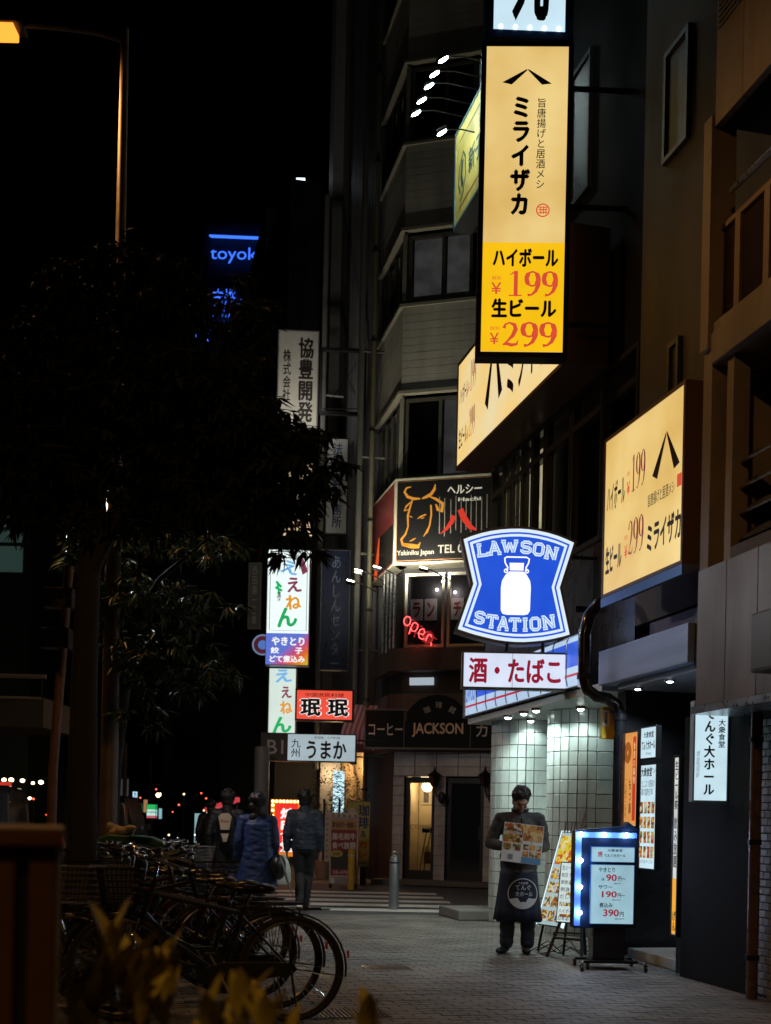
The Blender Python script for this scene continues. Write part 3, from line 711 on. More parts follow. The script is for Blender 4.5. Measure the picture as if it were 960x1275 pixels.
def inset(poly, d):
    n = len(poly); out = []
    ar = sum(poly[i][0]*poly[(i+1)%n][1]-poly[(i+1)%n][0]*poly[i][1] for i in range(n)); sg = 1 if ar > 0 else -1
    for i in range(n):
        p, q, r_ = Vector(poly[i-1]), Vector(poly[i]), Vector(poly[(i+1)%n])
        a = (q-p).normalized(); b_ = (r_-q).normalized(); na = Vector((-a.y, a.x))*sg; nb = Vector((-b_.y, b_.x))*sg
        k = na+nb; k = k/max(.25, k.dot(na)) if k.length > 1e-6 else na
        out.append(tuple(q + k*d))
    return out
def lob(name, d, y, m, dd=.0006):
    MB().prism([lz(*p) for p in inset(outl, d)][::-1], y, y+dd).build(name, m, lobed)
MB().prism([lz(*p) for p in outl][::-1], .0, .22).build('casing', mat('sign_grey', (.16,.16,.17), .5, .3), lobed)
lob('border', 16, -.004, LWt, .004); lob('blue_line', 37, -.006, LB, .001); lob('white_line', 48, -.008, LWt, .001); lob('blue_field', 64, -.010, LB, .001)
GL = {'L': [[(.22,0),(.22,1)], [(0,.06),(.95,.06)], [(.04,.95),(.45,.95)], [(.93,0),(.93,.3)]],
 'A': [[(.14,0),(.48,.97)], [(.54,.97),(.86,0)], [(.28,.36),(.74,.36)], [(0,.05),(.34,.05)], [(.68,.05),(1,.05)], [(.3,.96),(.58,.96)]],
 'W': [[(.12,1),(.3,0)], [(.3,0),(.5,.85)], [(.5,.85),(.7,0)], [(.7,0),(.9,1)], [(0,.95),(.28,.95)], [(.74,.95),(1,.95)]],
 'S': [[(.88,.72),(.88,.86),(.72,.95),(.28,.95),(.1,.82),(.12,.62),(.3,.52),(.7,.48),(.88,.38),(.88,.18),(.7,.05),(.25,.05),(.1,.16),(.1,.3)]],
 'O': [[(.3,.05),(.7,.05),(.88,.2),(.88,.8),(.7,.95),(.3,.95),(.12,.8),(.12,.2),(.3,.05),(.4,.05)]],
 'N': [[(.18,0),(.18,1)], [(.18,.97),(.8,.03)], [(.82,0),(.82,1)], [(0,.05),(.38,.05)], [(0,.95),(.25,.95)], [(.62,.95),(1,.95)]],
 'T': [[(.5,0),(.5,.95)], [(.02,.93),(.98,.93)], [(.07,.68),(.07,.95)], [(.93,.68),(.93,.95)], [(.28,.05),(.72,.05)]],
 'I': [[(.5,0),(.5,1)], [(.15,.05),(.85,.05)], [(.15,.95),(.85,.95)]]}
def slab(word, boxes, y):
    for wid, m, dy, nm in ((21, LWt, 0, 'lettering'), (6, LP, -.002, 'letter_inline')):
        mb = MB()
        for ch, (x0, y0, x1, y1, rot) in zip(word, boxes):
            cx_, cy_ = (x0+x1)/2, (y0+y1)/2
            for li, ln in enumerate(GL[ch]):
                pts = []
                for a, b_ in ln:
                    dx, dy_ = (a-.5)*(x1-x0)*.86, (.5-b_)*(y1-y0)*.84
                    pts.append(lz(cx_+dx*math.cos(rot)-dy_*math.sin(rot), cy_+dx*math.sin(rot)+dy_*math.cos(rot)))
                mb.ribbon(pts, wid*mpp, y+dy-.0001*li)
        flat(mb, nm, m, lobed)
slab('LAWSON', [(152,183,238,270,-.14),(222,168,315,258,-.1),(300,160,422,243,-.03),(424,163,500,245,.05),(498,172,578,258,.12),(570,192,662,280,.2)], -.014)
slab('STATION', [(152,598,222,680,.14),(222,615,300,705,.1),(290,628,372,718,.06),(364,632,440,720,0),(440,632,490,720,-.03),(488,625,565,716,-.08),(562,612,655,704,-.15)], -.014)
can = [(365,352),(362,300),(450,300),(447,352),(470,375),(490,410),(495,450),(492,590),(480,612),(455,618),(350,618),(325,612),(314,590),(312,450),(318,410),(338,375)]
MB().prism([lz(*p) for p in can][::-1], -.013, -.0105).build('milk_can', LW2, lobed)
hb = MB(); hb.ribbon([lz(*p) for p in [(345,352),(352,330),(335,300),(332,272),(345,265),(465,265),(482,275),(478,300),(462,330),(468,352)]], 9*mpp, -.0125)
for x in (342, 468): hb.ribbon([lz(x+11*math.cos(a), 350+11*math.sin(a)) for a in [i*PI/6 for i in range(13)]], 7*mpp, -.0128)
flat(hb, 'can_handle', LW2, lobed)
MB().box(lz(352,0)[0], lz(458,0)[0], -.0142, -.0138, lz(0,353)[1], lz(0,347)[1]).build('can_line', LB, lobed)
MB().tube([(.66,.1,-.23),(1.05,.14,-.23)], .035, 8).build('bracket', BLK, lobed); MB().tube([(.5,.1,.35),(1.0,.14,.35)], .02, 8).build('bracket', BLK, lobed)
MB().tube([(-.02,.1,.8),(-.02,.1,.77)], .02, 8).build('lifting_eye', STEEL, lobed)
TW = emit('tobacco_white', (.72, .80, .98), 1.0, nz=.12, scale=4)
tb = front_sign('small_box_sign', 'white lit box sign with dark red characters right below the lobed blue sign', 'sign', 574.5, 810, 706, 857, 13.3, .16, TW, frame=mat('sign_grey', (.16,.16,.17), .5, .3), fw=.022)
tb.txt('酒・たばこ', .065, .94, .17, .85, emit('dark_red_print', (.30, .008, .03), .9), .045)
tb.rect('seam', .478, .482, .05, .95, mat('seam_grey', (.3,.32,.36), .5))
MB().tube([(.5,.08,tb.h),(.5,.08,tb.h+.12)], .02, 8).build('hanger', BLK, tb.root); MB().tube([(.9,.08,tb.h),(.9,.08,tb.h+.12)], .02, 8).build('hanger', BLK, tb.root)

# ------------------------------------------------------------------ restaurant signs at the right
CW2 = emit('menu_white', (.6, .82, .92), 1.0, nz=.15, scale=5)
hs = front_sign('hanging_sign', 'white lit hanging sign with vertical black characters under the grey panels', 'sign', 862, 872, 906, 998, 9.95, .12, CW2, frame=mat('pale_frame', (.25,.4,.48), .3, .4), fw=.012)
hs.txt('てんぐ大ホール', .30, .62, .08, .93, INK, .05, True); hs.txt('大衆食堂', .70, .9, .18, .46, INK, .03, True)
hs.txt('TENG GRAND FOOD HALL', -.24, .52, .615, .645, INK, .0, rot=-PI/2)
for i in range(2): MB().cyl((.22+.0*i, .03+i*.05, .9-.1), (.22, .03+i*.05, .05), .01).build('tube', DRK, hs.root)
# orange poster, menu boards, edge-on lit sign
ORG = emit('orange_poster', (.85, .36, .09), .85, nz=.12, scale=4)
op = street_sign('poster', 'lit orange poster with a noodle bowl and a red side strip beside the tiled wall', 'poster', 776, 795, 912, 1030, 5.2, .05, ORG, fw=.015, back=False)
op.rect('red_strip', .66, .86, .06, .93, emit('poster_red', (.6,.05,.02), .8)); op.txt('季節の鍋物', .70, .82, .12, .55, emit('poster_cream', (.9,.6,.3), .8), .02, True)
op.strokes('bowl_drawing', [([(.34+.2*r_*math.cos(a+r_), .22+.1*r_*math.sin(a+r_)) for a in [i*PI/6 for i in range(13)]], .03) for r_ in (.4,.7,1.0)], emit('poster_brown', (.45,.13,.02), .7))
op.txt('もつ鍋', .46, .6, .5, .86, BRN, .02, True); op.txt('一人前千二百円', .2, .32, .5, .9, BRN, 0, True)
m1 = street_sign('menu_board', 'small white lit name board above the tall lit menu, by the entrance', 'sign', 797.5, 818, 906, 946, 5.15, .05, CW2, fw=.012, back=False)
m1.txt('大衆食堂', .2, .8, .15, .35, INK, .03); m1.txt('てんぐ大ホール', .1, .9, .42, .72, INK, .05); m1.txt('TENGU', .35, .7, .8, .87, INK)
m2 = street_sign('menu_board', 'tall white lit food menu with drink photographs by the entrance', 'menu board', 797.5, 818, 952, 1082, 5.15, .05, CW2, fw=.012, back=False)
m2.txt('大衆食堂', .05, .7, .03, .12, INK, .04); m2.txt('てんぐ', .72, .96, .04, .09, INK)
m2.txt('たこぶつ唐揚げ\n鶏の塩焼き串', .08, .9, .15, .3, mat('grey_ink', (.1,.12,.14), .6)); 
FOOD = [(.5,.16,.03),(.75,.42,.08),(.12,.05,.02),(.65,.6,.45),(.2,.25,.06),(.5,.06,.03)]
FPL = photo('food_photo_lit', FOOD, .7, 30)
for r_ in range(4):
    for c_ in range(4):
        m2.lay = 8; m2.rect('photo', .07+c_*.23, .25+c_*.23, .36+r_*.14, .47+r_*.14, FPL)
m2.lay = 12; m2.txt('三九〇円  四九〇円  二九〇円', .08, .92, .91, .94, INK)
es = street_sign('edge_lit_sign', 'very narrow lit strip sign, white above and amber below, beside the black shutter', 'sign', 839, 847, 941, 1166, 5.0, .06, emit('strip_white', (.8,.82,.76), .85, nz=.3, scale=6), fw=.02, back=False)
es.rect('amber_field', .05, .95, .68, .985, emit('amber_print', (.95,.42,.03), .9)); es.txt('生ビール祭', .25, .75, .03, .3, INK, .03, True); es.txt('飲み放題', .25, .75, .34, .62, BRN, .03, True); es.txt('げん', .3, .8, .86, .97, BRN, .04, True)
MB().box(.0, es.w, .06, .12, -.35, 0).build('post', DRK, es.root)
# yellow paper lantern-like tag
q = P(758, 900, 12.5)
yl = thing('banner_flag', 'small yellow hanging advertising flag with a drawn portrait by the black pipe', 'flag', q, YAW*.3)
MB().box(-.085,.085,-.02,.02,-.17,.17).build('bag', mat('yellow_vinyl', (.75,.5,.03), .35), yl, bev=.018)
MB().box(-.07,-.005,-.0235,-.0205,-.04,.13).build('print', WHTP, yl); MB().box(.01,.07,-.0235,-.0205,-.03,.12).build('print', mat('orange_ink', (.6,.25,.05), .5), yl)
mb = MB(); put_text(mb, '酒場', -.055, -.02, -.02, .11, -.0245, 0, .03, True); flat(mb, 'lettering', INK, yl)
MB().cyl((0,0,.17),(0,0,.26),.006).build('string', INK, yl)
# black pipe
dp = thing('duct_pipe', 'thick black pipe bending in front of the tiled wall down to the pavement', 'pipe', PG(771, 1165), 0)
base = dp.location.copy(); Yp = 12.35
pts = [P(755, 748, Yp+.3), P(744, 753, Yp+.1), P(733, 768, Yp), P(727.5, 790, Yp), P(727, 842, Yp), P(731, 858, Yp), P(742, 867, Yp), P(757, 870, Yp), P(768, 878, Yp), P(772, 893, Yp)]
pts += [Vector((pts[-1].x, Yp, z)) for z in (2.0, 1.0, .03)]
dp.location = Vector((pts[-1].x, Yp, 0)); 
MB().tube([p-dp.location for p in pts], .062, 14).build('pipe', mat('pipe_black', (.012,.012,.015), .25, nz=.2, coat=.5), dp, smooth=True)
for k in (4, 9, 11): 
    p = pts[k]-dp.location; MB().cyl((p.x,p.y,p.z-.03),(p.x,p.y,p.z+.03),.072,n=14).build('collar', DRK, dp, smooth=True)

# ------------------------------------------------------------------ coffee shop corner building (D)
YD = 25.7; DY = rad(-16.5); P0 = P(487, 1100, YD); P0.z = 0
G = thing('corner_building', 'pale sided corner building with a coffee shop, grill restaurant and bay windows above', 'building', P0, DY)
dl = Vector((-math.sin(YAW-DY), math.cos(YAW-DY)))          # street side direction in local coordinates
def zD(py): return EYE + (1023-py)*YD/F
def gb(mb, name, m, parent=None, **k): return mb.build(name, m, parent or G, **k)
SID = mat('pale_siding', (.64, .61, .53), .6, nz=.12, scale=3, bump=.1, pos=(1.0,.35,(1,1,.2))); BRW = mat('brown_facade', (.13, .1, .085), .6, nz=.25, pos=(1.5,.5,(1,1,.3)))
SL = 2.35
def poly(off, depth=6, w=9): return [(0+off*.3, off), (w, off), (w, depth), (dl.x*SL+off, dl.y*SL+2), (dl.x*SL+off, dl.y*SL)]
core = MB(); core.vprism(poly(.25), zD(935)+.1, 27); gb(core, 'inner_wall', mat('room_dark', (.03,.03,.032), .8))
CRC = emit('self_lit_curtain', (.8, .78, .74), .05, nz=.5, scale=3)  # curtains given a faint glow of their own, in place of room light
FRM = mat('bronze_frame', (.16,.15,.12), .4, .4)
bm_cache = {}
def siding(z0, z1):
    n = max(1, round((z1-z0)/.16)); h = (z1-z0)/n
    gb(MB().vprism(poly(.03), z0, z1), 'spandrel', TLB)
    k = round(h, 3)
    if k not in bm_cache:
        a = MB().box(0, 4.2, -.0, .03, .004, h-.006); a = a.mesh('siding_board', SID, bev=.003)
        b_ = MB(); L = SL; b_.add([(0,0,.004),(dl.x*L,dl.y*L,.004),(dl.x*L+.03,dl.y*L,.004),(.03,.0,.004),(0,0,h-.006),(dl.x*L,dl.y*L,h-.006),(dl.x*L+.03,dl.y*L,h-.006),(.03,0,h-.006)], [(0,3,2,1),(4,5,6,7),(0,1,5,4),(1,2,6,5),(2,3,7,6),(3,0,4,7)])
        bm_cache[k] = (a, b_.mesh('siding_board', SID))
    for i in range(n):
        for q in range(2): link('siding_board', bm_cache[k][q], G, (0.002, -.002, z0+i*h))
    for zz in (z0-.07, z1+.002):
        t_ = MB(); t_.vprism([(-.06, -.05), (5, -.05), (5, .1), (.03,.1), (dl.x*SL+.05, dl.y*SL), (dl.x*SL-.06, dl.y*SL)], zz, zz+.065); gb(t_, 'drip_edge', mat('edge_metal', (.4,.38,.3), .5, .3))
def window_band(z0, z1, curt):
    xs = [.12, .85, 1.45, 2.3, 3.1]
    for a, b_, c in zip(xs, xs[1:], curt):
        w = MB(); w.box(a-.035, a+.035, .06, .13, z0, z1).box(b_-.035, b_+.035, .07, .12, z0, z1).box(a+.035, b_-.035, .07, .12, z0, z0+.09).box(a+.035,b_-.035,.07,.12,z1-.07,z1)
        wo = gb(w, 'window', FRM)
        MB().box(a+.035, b_-.035, .09, .095, z0+.09, z1-.07).build('pane', mat('thin_glass', (.88,.92,.94), .02, trans=1, spec=.5), wo)
        if c: MB().box(a+.06, b_-.06, .18, .19, z0+.05, z1-.05).build('curtain', CRC, wo)
    for i in range(4):
        f0, f1 = .06+i*.24, .06+(i+1)*.24-.02
        p = dl*SL*f0; q = dl*SL*f1; w = MB()
        w.tube([(p.x+.1,p.y+.03,z0),(p.x+.1,p.y+.03,z1)], .03, 4); w.tube([(q.x+.1,q.y+.03,z0),(q.x+.1,q.y+.03,z1)], .03, 4); w.tube([(p.x+.1,p.y+.03,z0+.04),(q.x+.1,q.y+.03,z0+.04)], .04, 4)
        wo = gb(w, 'side_window', FRM)
        MB().add([(p.x+.12,p.y+.03,z0),(q.x+.12,q.y+.03,z0),(q.x+.12,q.y+.03,z1),(p.x+.12,p.y+.03,z1)], [(0,1,2,3)]).build('pane', GLS, wo)
    gb(MB().box(-.03, .06, .0, .12, z0, z1), 'corner_post', mat('edge_metal', (.4,.38,.3), .5, .3))
siding(zD(487), zD(383)); siding(zD(284), zD(182)); siding(zD(75), zD(-30)); siding(zD(-130), zD(-230))
window_band(zD(597)+.0, zD(490)-.1, (0,1,1,0)); window_band(zD(380)+.1, zD(287)-.1, (1,1,0,1)); window_band(zD(179)+.1, zD(78)-.1, (0,0,1,0))
# restaurant floor: glazing with posters, spandrel, ledges
z0, z1 = zD(806), zD(714)
gb(MB().box(.16, 9, .85, .9, z0, z1), 'room_back', mat('warm_room', (.12,.09,.07), .8))
for a, b_ in ((.16, 1.03), (1.09, 2.0), (2.06, 3.0)):
    w = MB(); w.box(a, a+.06, .05, .13, z0, z1).box(b_-.06, b_, .05, .13, z0, z1).box(a+.06,b_-.06,.05,.13,z0,z0+.06).box(a+.06,b_-.06,.05,.13,z1-.06,z1)
    wo = gb(w, 'window', mat('alu_frame', (.35,.34,.3), .35, .6)); MB().box(a+.06, b_-.06, .09, .094, z0+.06, z1-.06).build('pane', mat('thin_glass', (.88,.92,.94), .02, trans=1, spec=.5), wo)
for i in range(4):
    p = Vector((-.07-i*.09, .06+i*.03)); gb(MB().tube([(p.x, p.y, z0-.1), (p.x, p.y, z1+.02)], .028, 8), 'mullion_tube', STEEL, smooth=True)
gb(MB().vprism([(-.12,-.12),(9,-.12),(9,.3),(.05,.3),(dl.x*1.6,dl.y*1.6),(dl.x*1.6-.12,dl.y*1.6)], zD(836), zD(808)), 'ledge', BRW, bev=.01)
gb(MB().vprism([(.1,.2),(9,.2),(9,.6),(.3,.6)], zD(864), zD(836)-.001), 'recess_wall', mat('recess_brown', (.05,.04,.035), .7))
gb(MB().vprism([(-.1,-.06),(9,-.06),(9,.4),(.05,.4),(dl.x*1.6,dl.y*1.6),(dl.x*1.6-.1,dl.y*1.6)], zD(936)+.0, zD(864)-.001), 'brown_band', BRW, bev=.01)
gb(MB().box(.28, .80, .12, .199, zD(852), zD(843)), 'light_strip', emit('strip_cool', (.6,.7,.8), .6))
# posters behind glass
PM_ = mat('poster_paper', (.7,.62,.6), .6)
for ch, x in zip('ランチや', (.24, .55, 1.13, 1.46)):
    r = gb(MB().box(x, x+.27, .24, .246, zD(771), zD(744)), 'poster', PM_)
    mb = MB(); put_text(mb, ch, x+.05, x+.22, zD(767), zD(748), .237, 0, .045); flat(mb, 'lettering', mat('poster_red_ink', (.2,.02,.02), .5), r)
for x, z in ((.93, zD(731)), (1.33, zD(735))):
    o = MB().ell((x, .5, z), .03, 10, 6).build('room_lamp', emit('warm_bulb', (1,.75,.4), 9), G); light(o, 'POINT', (x-.1,.155,z-.05), 3.5, (1,.85,.8), .04)  # point lights set off the bulbs, added to brighten the posters
# neon word
ne = thing('neon_sign', 'small red neon word open hanging tilted in the dark restaurant window', 'neon sign', P0 + Vector((math.cos(DY)*.14, math.sin(DY)*.14-.12, zD(790))), DY)
NEON = emit('neon_red', (1.0, .05, .05), 7)
def nx(x, y): return ((x-365)*YD/F/4.555, 0, (1040-y)*YD/F/4.555-.28)
nb = MB()
def nt_(pts, closed=False): nb.tube([nx(*p) for p in pts], .009, 6, closed=closed)
nt_([(372,885),(385,870),(403,873),(410,890),(405,912),(390,922),(376,915),(370,900)], True)
nt_([(402,968),(412,935),(424,908),(438,905),(452,915),(450,938),(436,955),(420,952),(412,940)])
nt_([(460,965),(482,975),(494,960),(486,942),(468,945),(456,965),(462,990),(478,1000),(492,996)])
nt_([(500,1008),(508,985),(516,975),(528,975),(534,988)]); nt_([(528,1020),(534,1026),(530,1038)])
nb.build('neon_tube', NEON, ne, smooth=True); MB().tube([nx(372,1010), nx(540,1060)], .006, 4).build('transformer_bar', BLK, ne)
light(ne, 'POINT', (.4, -.15, .0), 2.5, (1, .05, .05), .15)
# grill restaurant corner sign
zs0, zs1 = zD(707), zD(601)
ys = Sign('corner_sign', 'black lit sign with an orange bull head and red character on the grill restaurant', 'sign', P0+Vector((0,0,zs0)) + Vector((math.sin(DY)*.3, -math.cos(DY)*.3, 0)), DY, 3.4, zs1-zs0, .5, mat('sign_black', (.012,.012,.013), .25), frame=mat('cream_metal', (.5,.48,.38), .5, .2), fw=.045, back=False)
def bu(x, y): return ((x-300)*YD/F/4.555/3.4, (y-108)/(572-108))
OR = emit('bull_orange', (.85, .34, .04), .55); CRM = emit('cream_print', (.8,.75,.6), .6); RP = emit('hachi_red', (.8,.05,.03), .6); GRY = mat('grey_print', (.25,.23,.2), .5)
k_ = YD/F/4.555
ys.strokes('bull_drawing', [([bu(*p) for p in pts], [w*k_ for w in ws]) for pts, ws in [
 ([(392,155),(365,160),(353,180),(372,208),(405,220),(445,222)], [4,11,13,16,16,8]),
 ([(530,148),(526,175),(508,200),(480,214),(455,222)], [4,16,18,16,8]),
 ([(402,222),(388,262),(375,310),(378,368),(364,408),(340,436),(348,462),(385,470)], [6,10,12,8,12,14,16,18]),
 ([(345,462),(400,474),(440,478),(452,455)], [16,26,22,4]), ([(398,232),(365,258),(354,282),(385,275)], [5,10,10,4]),
 ([(498,213),(535,228),(575,255),(570,296),(548,285),(535,255)], [6,14,18,22,18,6]), ([(507,258),(511,310),(502,370),(488,400),(468,425)], [9,10,9,14,3]),
 ([(430,330),(450,318),(480,308)], [3,10,8]), ([(450,328),(470,325)], [5,5]), ([(385,312),(402,320)], [7,4]), ([(388,448),(408,440),(424,432)], [4,9,4])]], OR)
ys.strokes('tongs_lines', [([bu(x, 218+ (i%3)*8), bu(x+2, 415-(i%2)*15+(i==1)*30)], 5*k_) for i, x in enumerate((557,586,621,650,680,708,736,765,795,825))], GRY)
ys.strokes('hachi_character', [([bu(*p) for p in [(640,322),(628,355),(600,390),(566,416)]], [30*k_,26*k_,18*k_,3*k_]), ([bu(*p) for p in [(676,290),(695,335),(735,388),(770,405)]], [32*k_,36*k_,28*k_,8*k_])], RP)
ys.txt('ヘルシー', *[q for q in (bu(600,0)[0], bu(795,0)[0])], bu(0,160)[1], bu(0,208)[1], CRM, .03)
ys.txt('Hachi', bu(663,0)[0], bu(790,0)[0], bu(0,228)[1], bu(0,248)[1], CRM, .02); ys.txt('Yakiniku Japan', bu(316,0)[0], bu(530,0)[0], bu(0,495)[1], bu(0,530)[1], CRM, .02)
ys.txt('TEL 0', bu(552,0)[0], bu(695,0)[0], bu(0,475)[1], bu(0,520)[1], CRM, .02)
ys.strokes('gold_line', [([bu(312,126),bu(1100,126)], .012), ([bu(312,552),bu(1100,552)], .012), ([bu(312,126),bu(312,552)], .012)], mat('gold_ink', (.4,.2,.08), .4, .3))
# side face of the corner sign
side = Sign('side_sign', 'red and dark side sign turning the corner beside the bull head sign', 'sign', P0+Vector((0,0,zs0))+(D*2.3)+Vector((math.sin(DY)*.3, -math.cos(DY)*.3, 0)), WALLYAW, 2.26, zs1-zs0, .3, mat('side_red', (.22,.03,.03), .4, nz=.4, scale=3), frame=mat('cream_metal', (.5,.48,.38), .5, .2), fw=.04, back=False)
side.rect('dark_panel', .35, .96, .5, .95, mat('sign_black', (.012,.012,.013), .25)); side.strokes('flame', [([(.2,.98),(.3,.75),(.36,.5)], [.3,.3,.08])], emit('flame_red', (.9,.12,.02), .7))
side.strokes('faded_print', [([(.1+.09*i,.12+.03*(i%3)),(.12+.09*i,.40-.04*(i%2))], .05) for i in range(9)], mat('faded_pink', (.3,.12,.12), .6))
# arm lamps under and beside the sign
WL = emit('tube_warm', (1.0, .95, .65), 12)
for i, (px, py, lab) in enumerate([(437, 725, 'leftmost tiny arm lamp'), (447, 712, 'second tiny arm lamp from the left'), (470, 708, 'arm lamp at the corner below the red side sign'), (528, 709, 'arm lamp under the bull head sign')]):
    q = P(px, py, YD-.9+i*.0); r = thing('arm_lamp', lab + ' lighting the grill restaurant sign', 'lamp', q, DY, 'arm lamps of the grill restaurant')
    MB().tube([(-.05,0,.02),(.1,.25,.03),(.35,.62,-.08)], .014, 6).build('arm', DRK, r, smooth=True)
    h_ = MB().tube([(-.09,0,.02),(.09,0,-.03)], .045, 8).build('shade', DRK, r)
    MB().tube([(-.08,-.02,.045),(.08,-.02,-.005)], .02, 8).build('tube', WL, h_)
    light(h_, 'SPOT', (0,-.06,.06), 110, (1, .93, .72), .05, 172, .6, aim=(0,.55,.8))
# vertical cream pipe beside the building
vp = thing('drain_pipe', 'tall cream vertical pipe running up between the corner building and the ribbed one', 'pipe', PT(452, 1085, 5.6)*1.0, 0)
vp.location.z = 0; MB().tube([(0,0,0),(0,0,24)], .05, 10).build('pipe', mat('cream_pipe', (.14,.13,.08), .7), vp, smooth=True)
for z in range(2, 23, 2): MB().cyl((0,0,z),(0,0,z+.05), .075, n=10).build('clamp', DRK, vp)
# coffee shop front: white tiled piers, header, two doors
TW_ = mat('white_tile', (.6,.58,.56), .35, nz=.16, pos=(2,.35,(1,1,.3)))
piers = [(.0, .25), (.92, 1.16), (1.98, 2.3), (2.9, 3.2)]
for a, b_ in piers:
    gb(MB().box(a, b_, .0, .3, 0, zD(966)), 'pier', TLB)
    h = zD(966)/11
    for j in range(11): link('tile', tile_mesh(b_-a-.008, h-.008, TW_), G, ((a+b_)/2, 0, (j+.5)*h))
gb(MB().box(0, 3.4, .0, .3, zD(966)+.001, zD(935)+.1), 'header', TLB)
for j in range(3):
    for i in range(7):
        h = (zD(935)+.08-zD(966))/3; link('tile', tile_mesh(.46-.008, h-.008, TW_), G, (.24+i*.47-(.2 if j % 2 else 0)*0, 0, zD(966)+(j+.5)*h+.002))
gb(MB().vprism([(-.02,.05),(-.02,.4),(dl.x*SL,dl.y*SL),(dl.x*SL-.1,dl.y*SL)], 0, zD(935)+.1), 'side_wall', mat('dark_brick', (.05,.035,.03), .8, nz=.3))
gb(MB().box(-.3, 3.4, -.5, .3, 0, .11), 'door_step', mat('step_stone', (.14,.125,.11), .8, nz=.3), bev=.015)
ROOMW = emit('cafe_wall_lit', (.62, .44, .18), .45, nz=.2, scale=3)
gb(MB().box(.26, .91, 1.2, 1.22, .1, zD(966)), 'cafe_wall', mat('cafe_wall', (.6,.5,.33), .7)); gb(MB().box(.1, 1.1, .3, 1.19, .1, .12), 'cafe_floor', mat('cafe_floor', (.25,.18,.12), .4))
gb(MB().box(.2,.25,.3,1.2,.12,2.3), 'cafe_side', mat('cafe_wall', (.6,.5,.33), .7)); gb(MB().box(.92,.97,.3,1.2,.12,2.3), 'cafe_side', mat('cafe_wall', (.6,.5,.33), .7))
clamp_ = MB().box(.45,.7,.6,.85,2.28,2.32).build('cafe_lamp', emit('cafe_lamp', (1,.75,.4), 2), G); light(clamp_, 'POINT', (.57,.7,2.1), 16, (1,.72,.38), .12)
for a, b_ in ((.34,.52),(.60,.86)): 
    p_ = gb(MB().box(a, b_, 1.17, 1.19, 1.72, 2.05), 'framed_print', mat('frame_white', (.6,.58,.5), .5)); MB().box(a+.03,b_-.03,1.165,1.169,1.76,2.01).build('print', mat('print_dark', (.12,.1,.1), .5, nz=.8, scale=30), p_)
MBx = MB(); MBx.tube([(.38,.8,.12),(.58,.7,1.15)], .012, 6).tube([(.5,.75,.12),(.66,.7,1.12)], .012, 6); MBx.box(.5,.76,.6,.8,1.1,1.2); gb(MBx, 'music_stand', BLK)
gb(MB().box(.52, .8, .7, 1.0, .42, .68), 'side_table', mat('wood_box', (.3,.17,.08), .6)); gb(MB().box(.55,.66,.69,.695,.7,.8), 'card', WHTP)
def door(x0, x1, lab, glassm):
    z1 = zD(967); w = MB(); w.box(x0, x0+.09, .12, .2, .11, z1).box(x1-.09, x1, .12, .2, .11, z1).box(x0+.09, x1-.09, .12, .2, z1-.12, z1).box(x0+.09, x1-.09, .12, .2, .11, .3)
    d = gb(w, 'door', mat('door_black', (.02,.018,.016), .4)); MB().box(x0+.09, x1-.09, .155, .16, .3, z1-.12).build('pane', glassm, d)
    MB().tube([(x1-.11,.09,.95),(x1-.11,.09,1.25)], .012, 8).build('handle', STEEL, d)
    return d
d1 = door(.255, .915, '', mat('thin_glass', (.88,.92,.94), .02, trans=1, spec=.5))
mb = MB(); put_text(mb, 'COFFEE', .36, .80, 1.18, 1.27, .15, 0, .02); flat(mb, 'lettering', mat('gold_leaf', (.5,.42,.2), .4, .3), d1)
d2 = door(1.165, 1.975, '', GLS)
mbs = MB()
for i in range(12): mbs.box(1.3+i*.05, 1.36+i*.05, .75, .95, .6+i*.12, .62+i*.12)
gb(mbs, 'stair_rail', mat('rail_grey', (.2,.2,.22), .5)); gb(MB().box(1.3,1.65,.7,.72,.2,1.1), 'pale_panel', mat('panel_beige', (.3,.25,.2), .7))
# wall lanterns
for i, (px, lab) in enumerate(((541, 'black wall lantern left, between the two coffee shop doors'), (604, 'black wall lantern right of the second coffee shop door'))):
    q = P(px, 975, YD-.55-.3*i); r = thing('wall_lantern', lab, 'lantern', q, DY, 'lanterns beside the coffee shop doors')
    b = MB(); b.tube([(0,0,-.08),(0,0,-.04),(0,0,.14),(0,0,.16),(0,0,.24),(0,0,.27),(0,0,.36)], [.05,.09,.13,.16,.05,.025,.005], 6); b.build('lantern_body', BLK, r)
    MB().tube([(0,0,-.08),(0,.1,-.2),(0,.22,-.28)], .018, 6).build('bracket', BLK, r)
    MB().ell((.13,.12,-.3),(.085,.05,.13),10,8).build('backplate', BLK, r, smooth=True)
# coffee shop sign
q = P(453, 932, 25.2)
js = Sign('coffee_sign', 'black coffee shop sign with an arched middle and pale lettering above the doors', 'sign', q, rad(-10), 2.72, .83, .35, mat('sign_black2', (.008,.011,.01), .6, spec=.2), frame=mat('thin_grey_frame', (.16,.15,.13), .5), fw=.03, back=False)
kx = 25.0/F; 
def ju(px): return (px-453)*kx/2.72
def jv(py): return (py-882)*kx/.83
arch = [(506,896),(506,886),(512,878),(522,869),(534,864),(545,862),(556,864),(568,869),(578,878),(585,886),(585,896)]
MB().prism([(js.X(ju(x)), js.Z(jv(y))) for x, y in arch][::-1], -.03, .34).build('arch_panel', mat('sign_black2', (.008,.011,.01), .6, spec=.2), js.root)
js.lay = 28
PT_ = mat('pale_lettering', (.8,.74,.68), .5); PK = mat('peach_lettering', (.9,.62,.42), .5)
js.txt('コーヒー', ju(459), ju(502), jv(900), jv(915), PT_, .01); js.txt('JACKSON', ju(514), ju(578), jv(899), jv(917), PK, .03); js.txt('カ', ju(594), ju(608), jv(900), jv(916), PT_, .01)
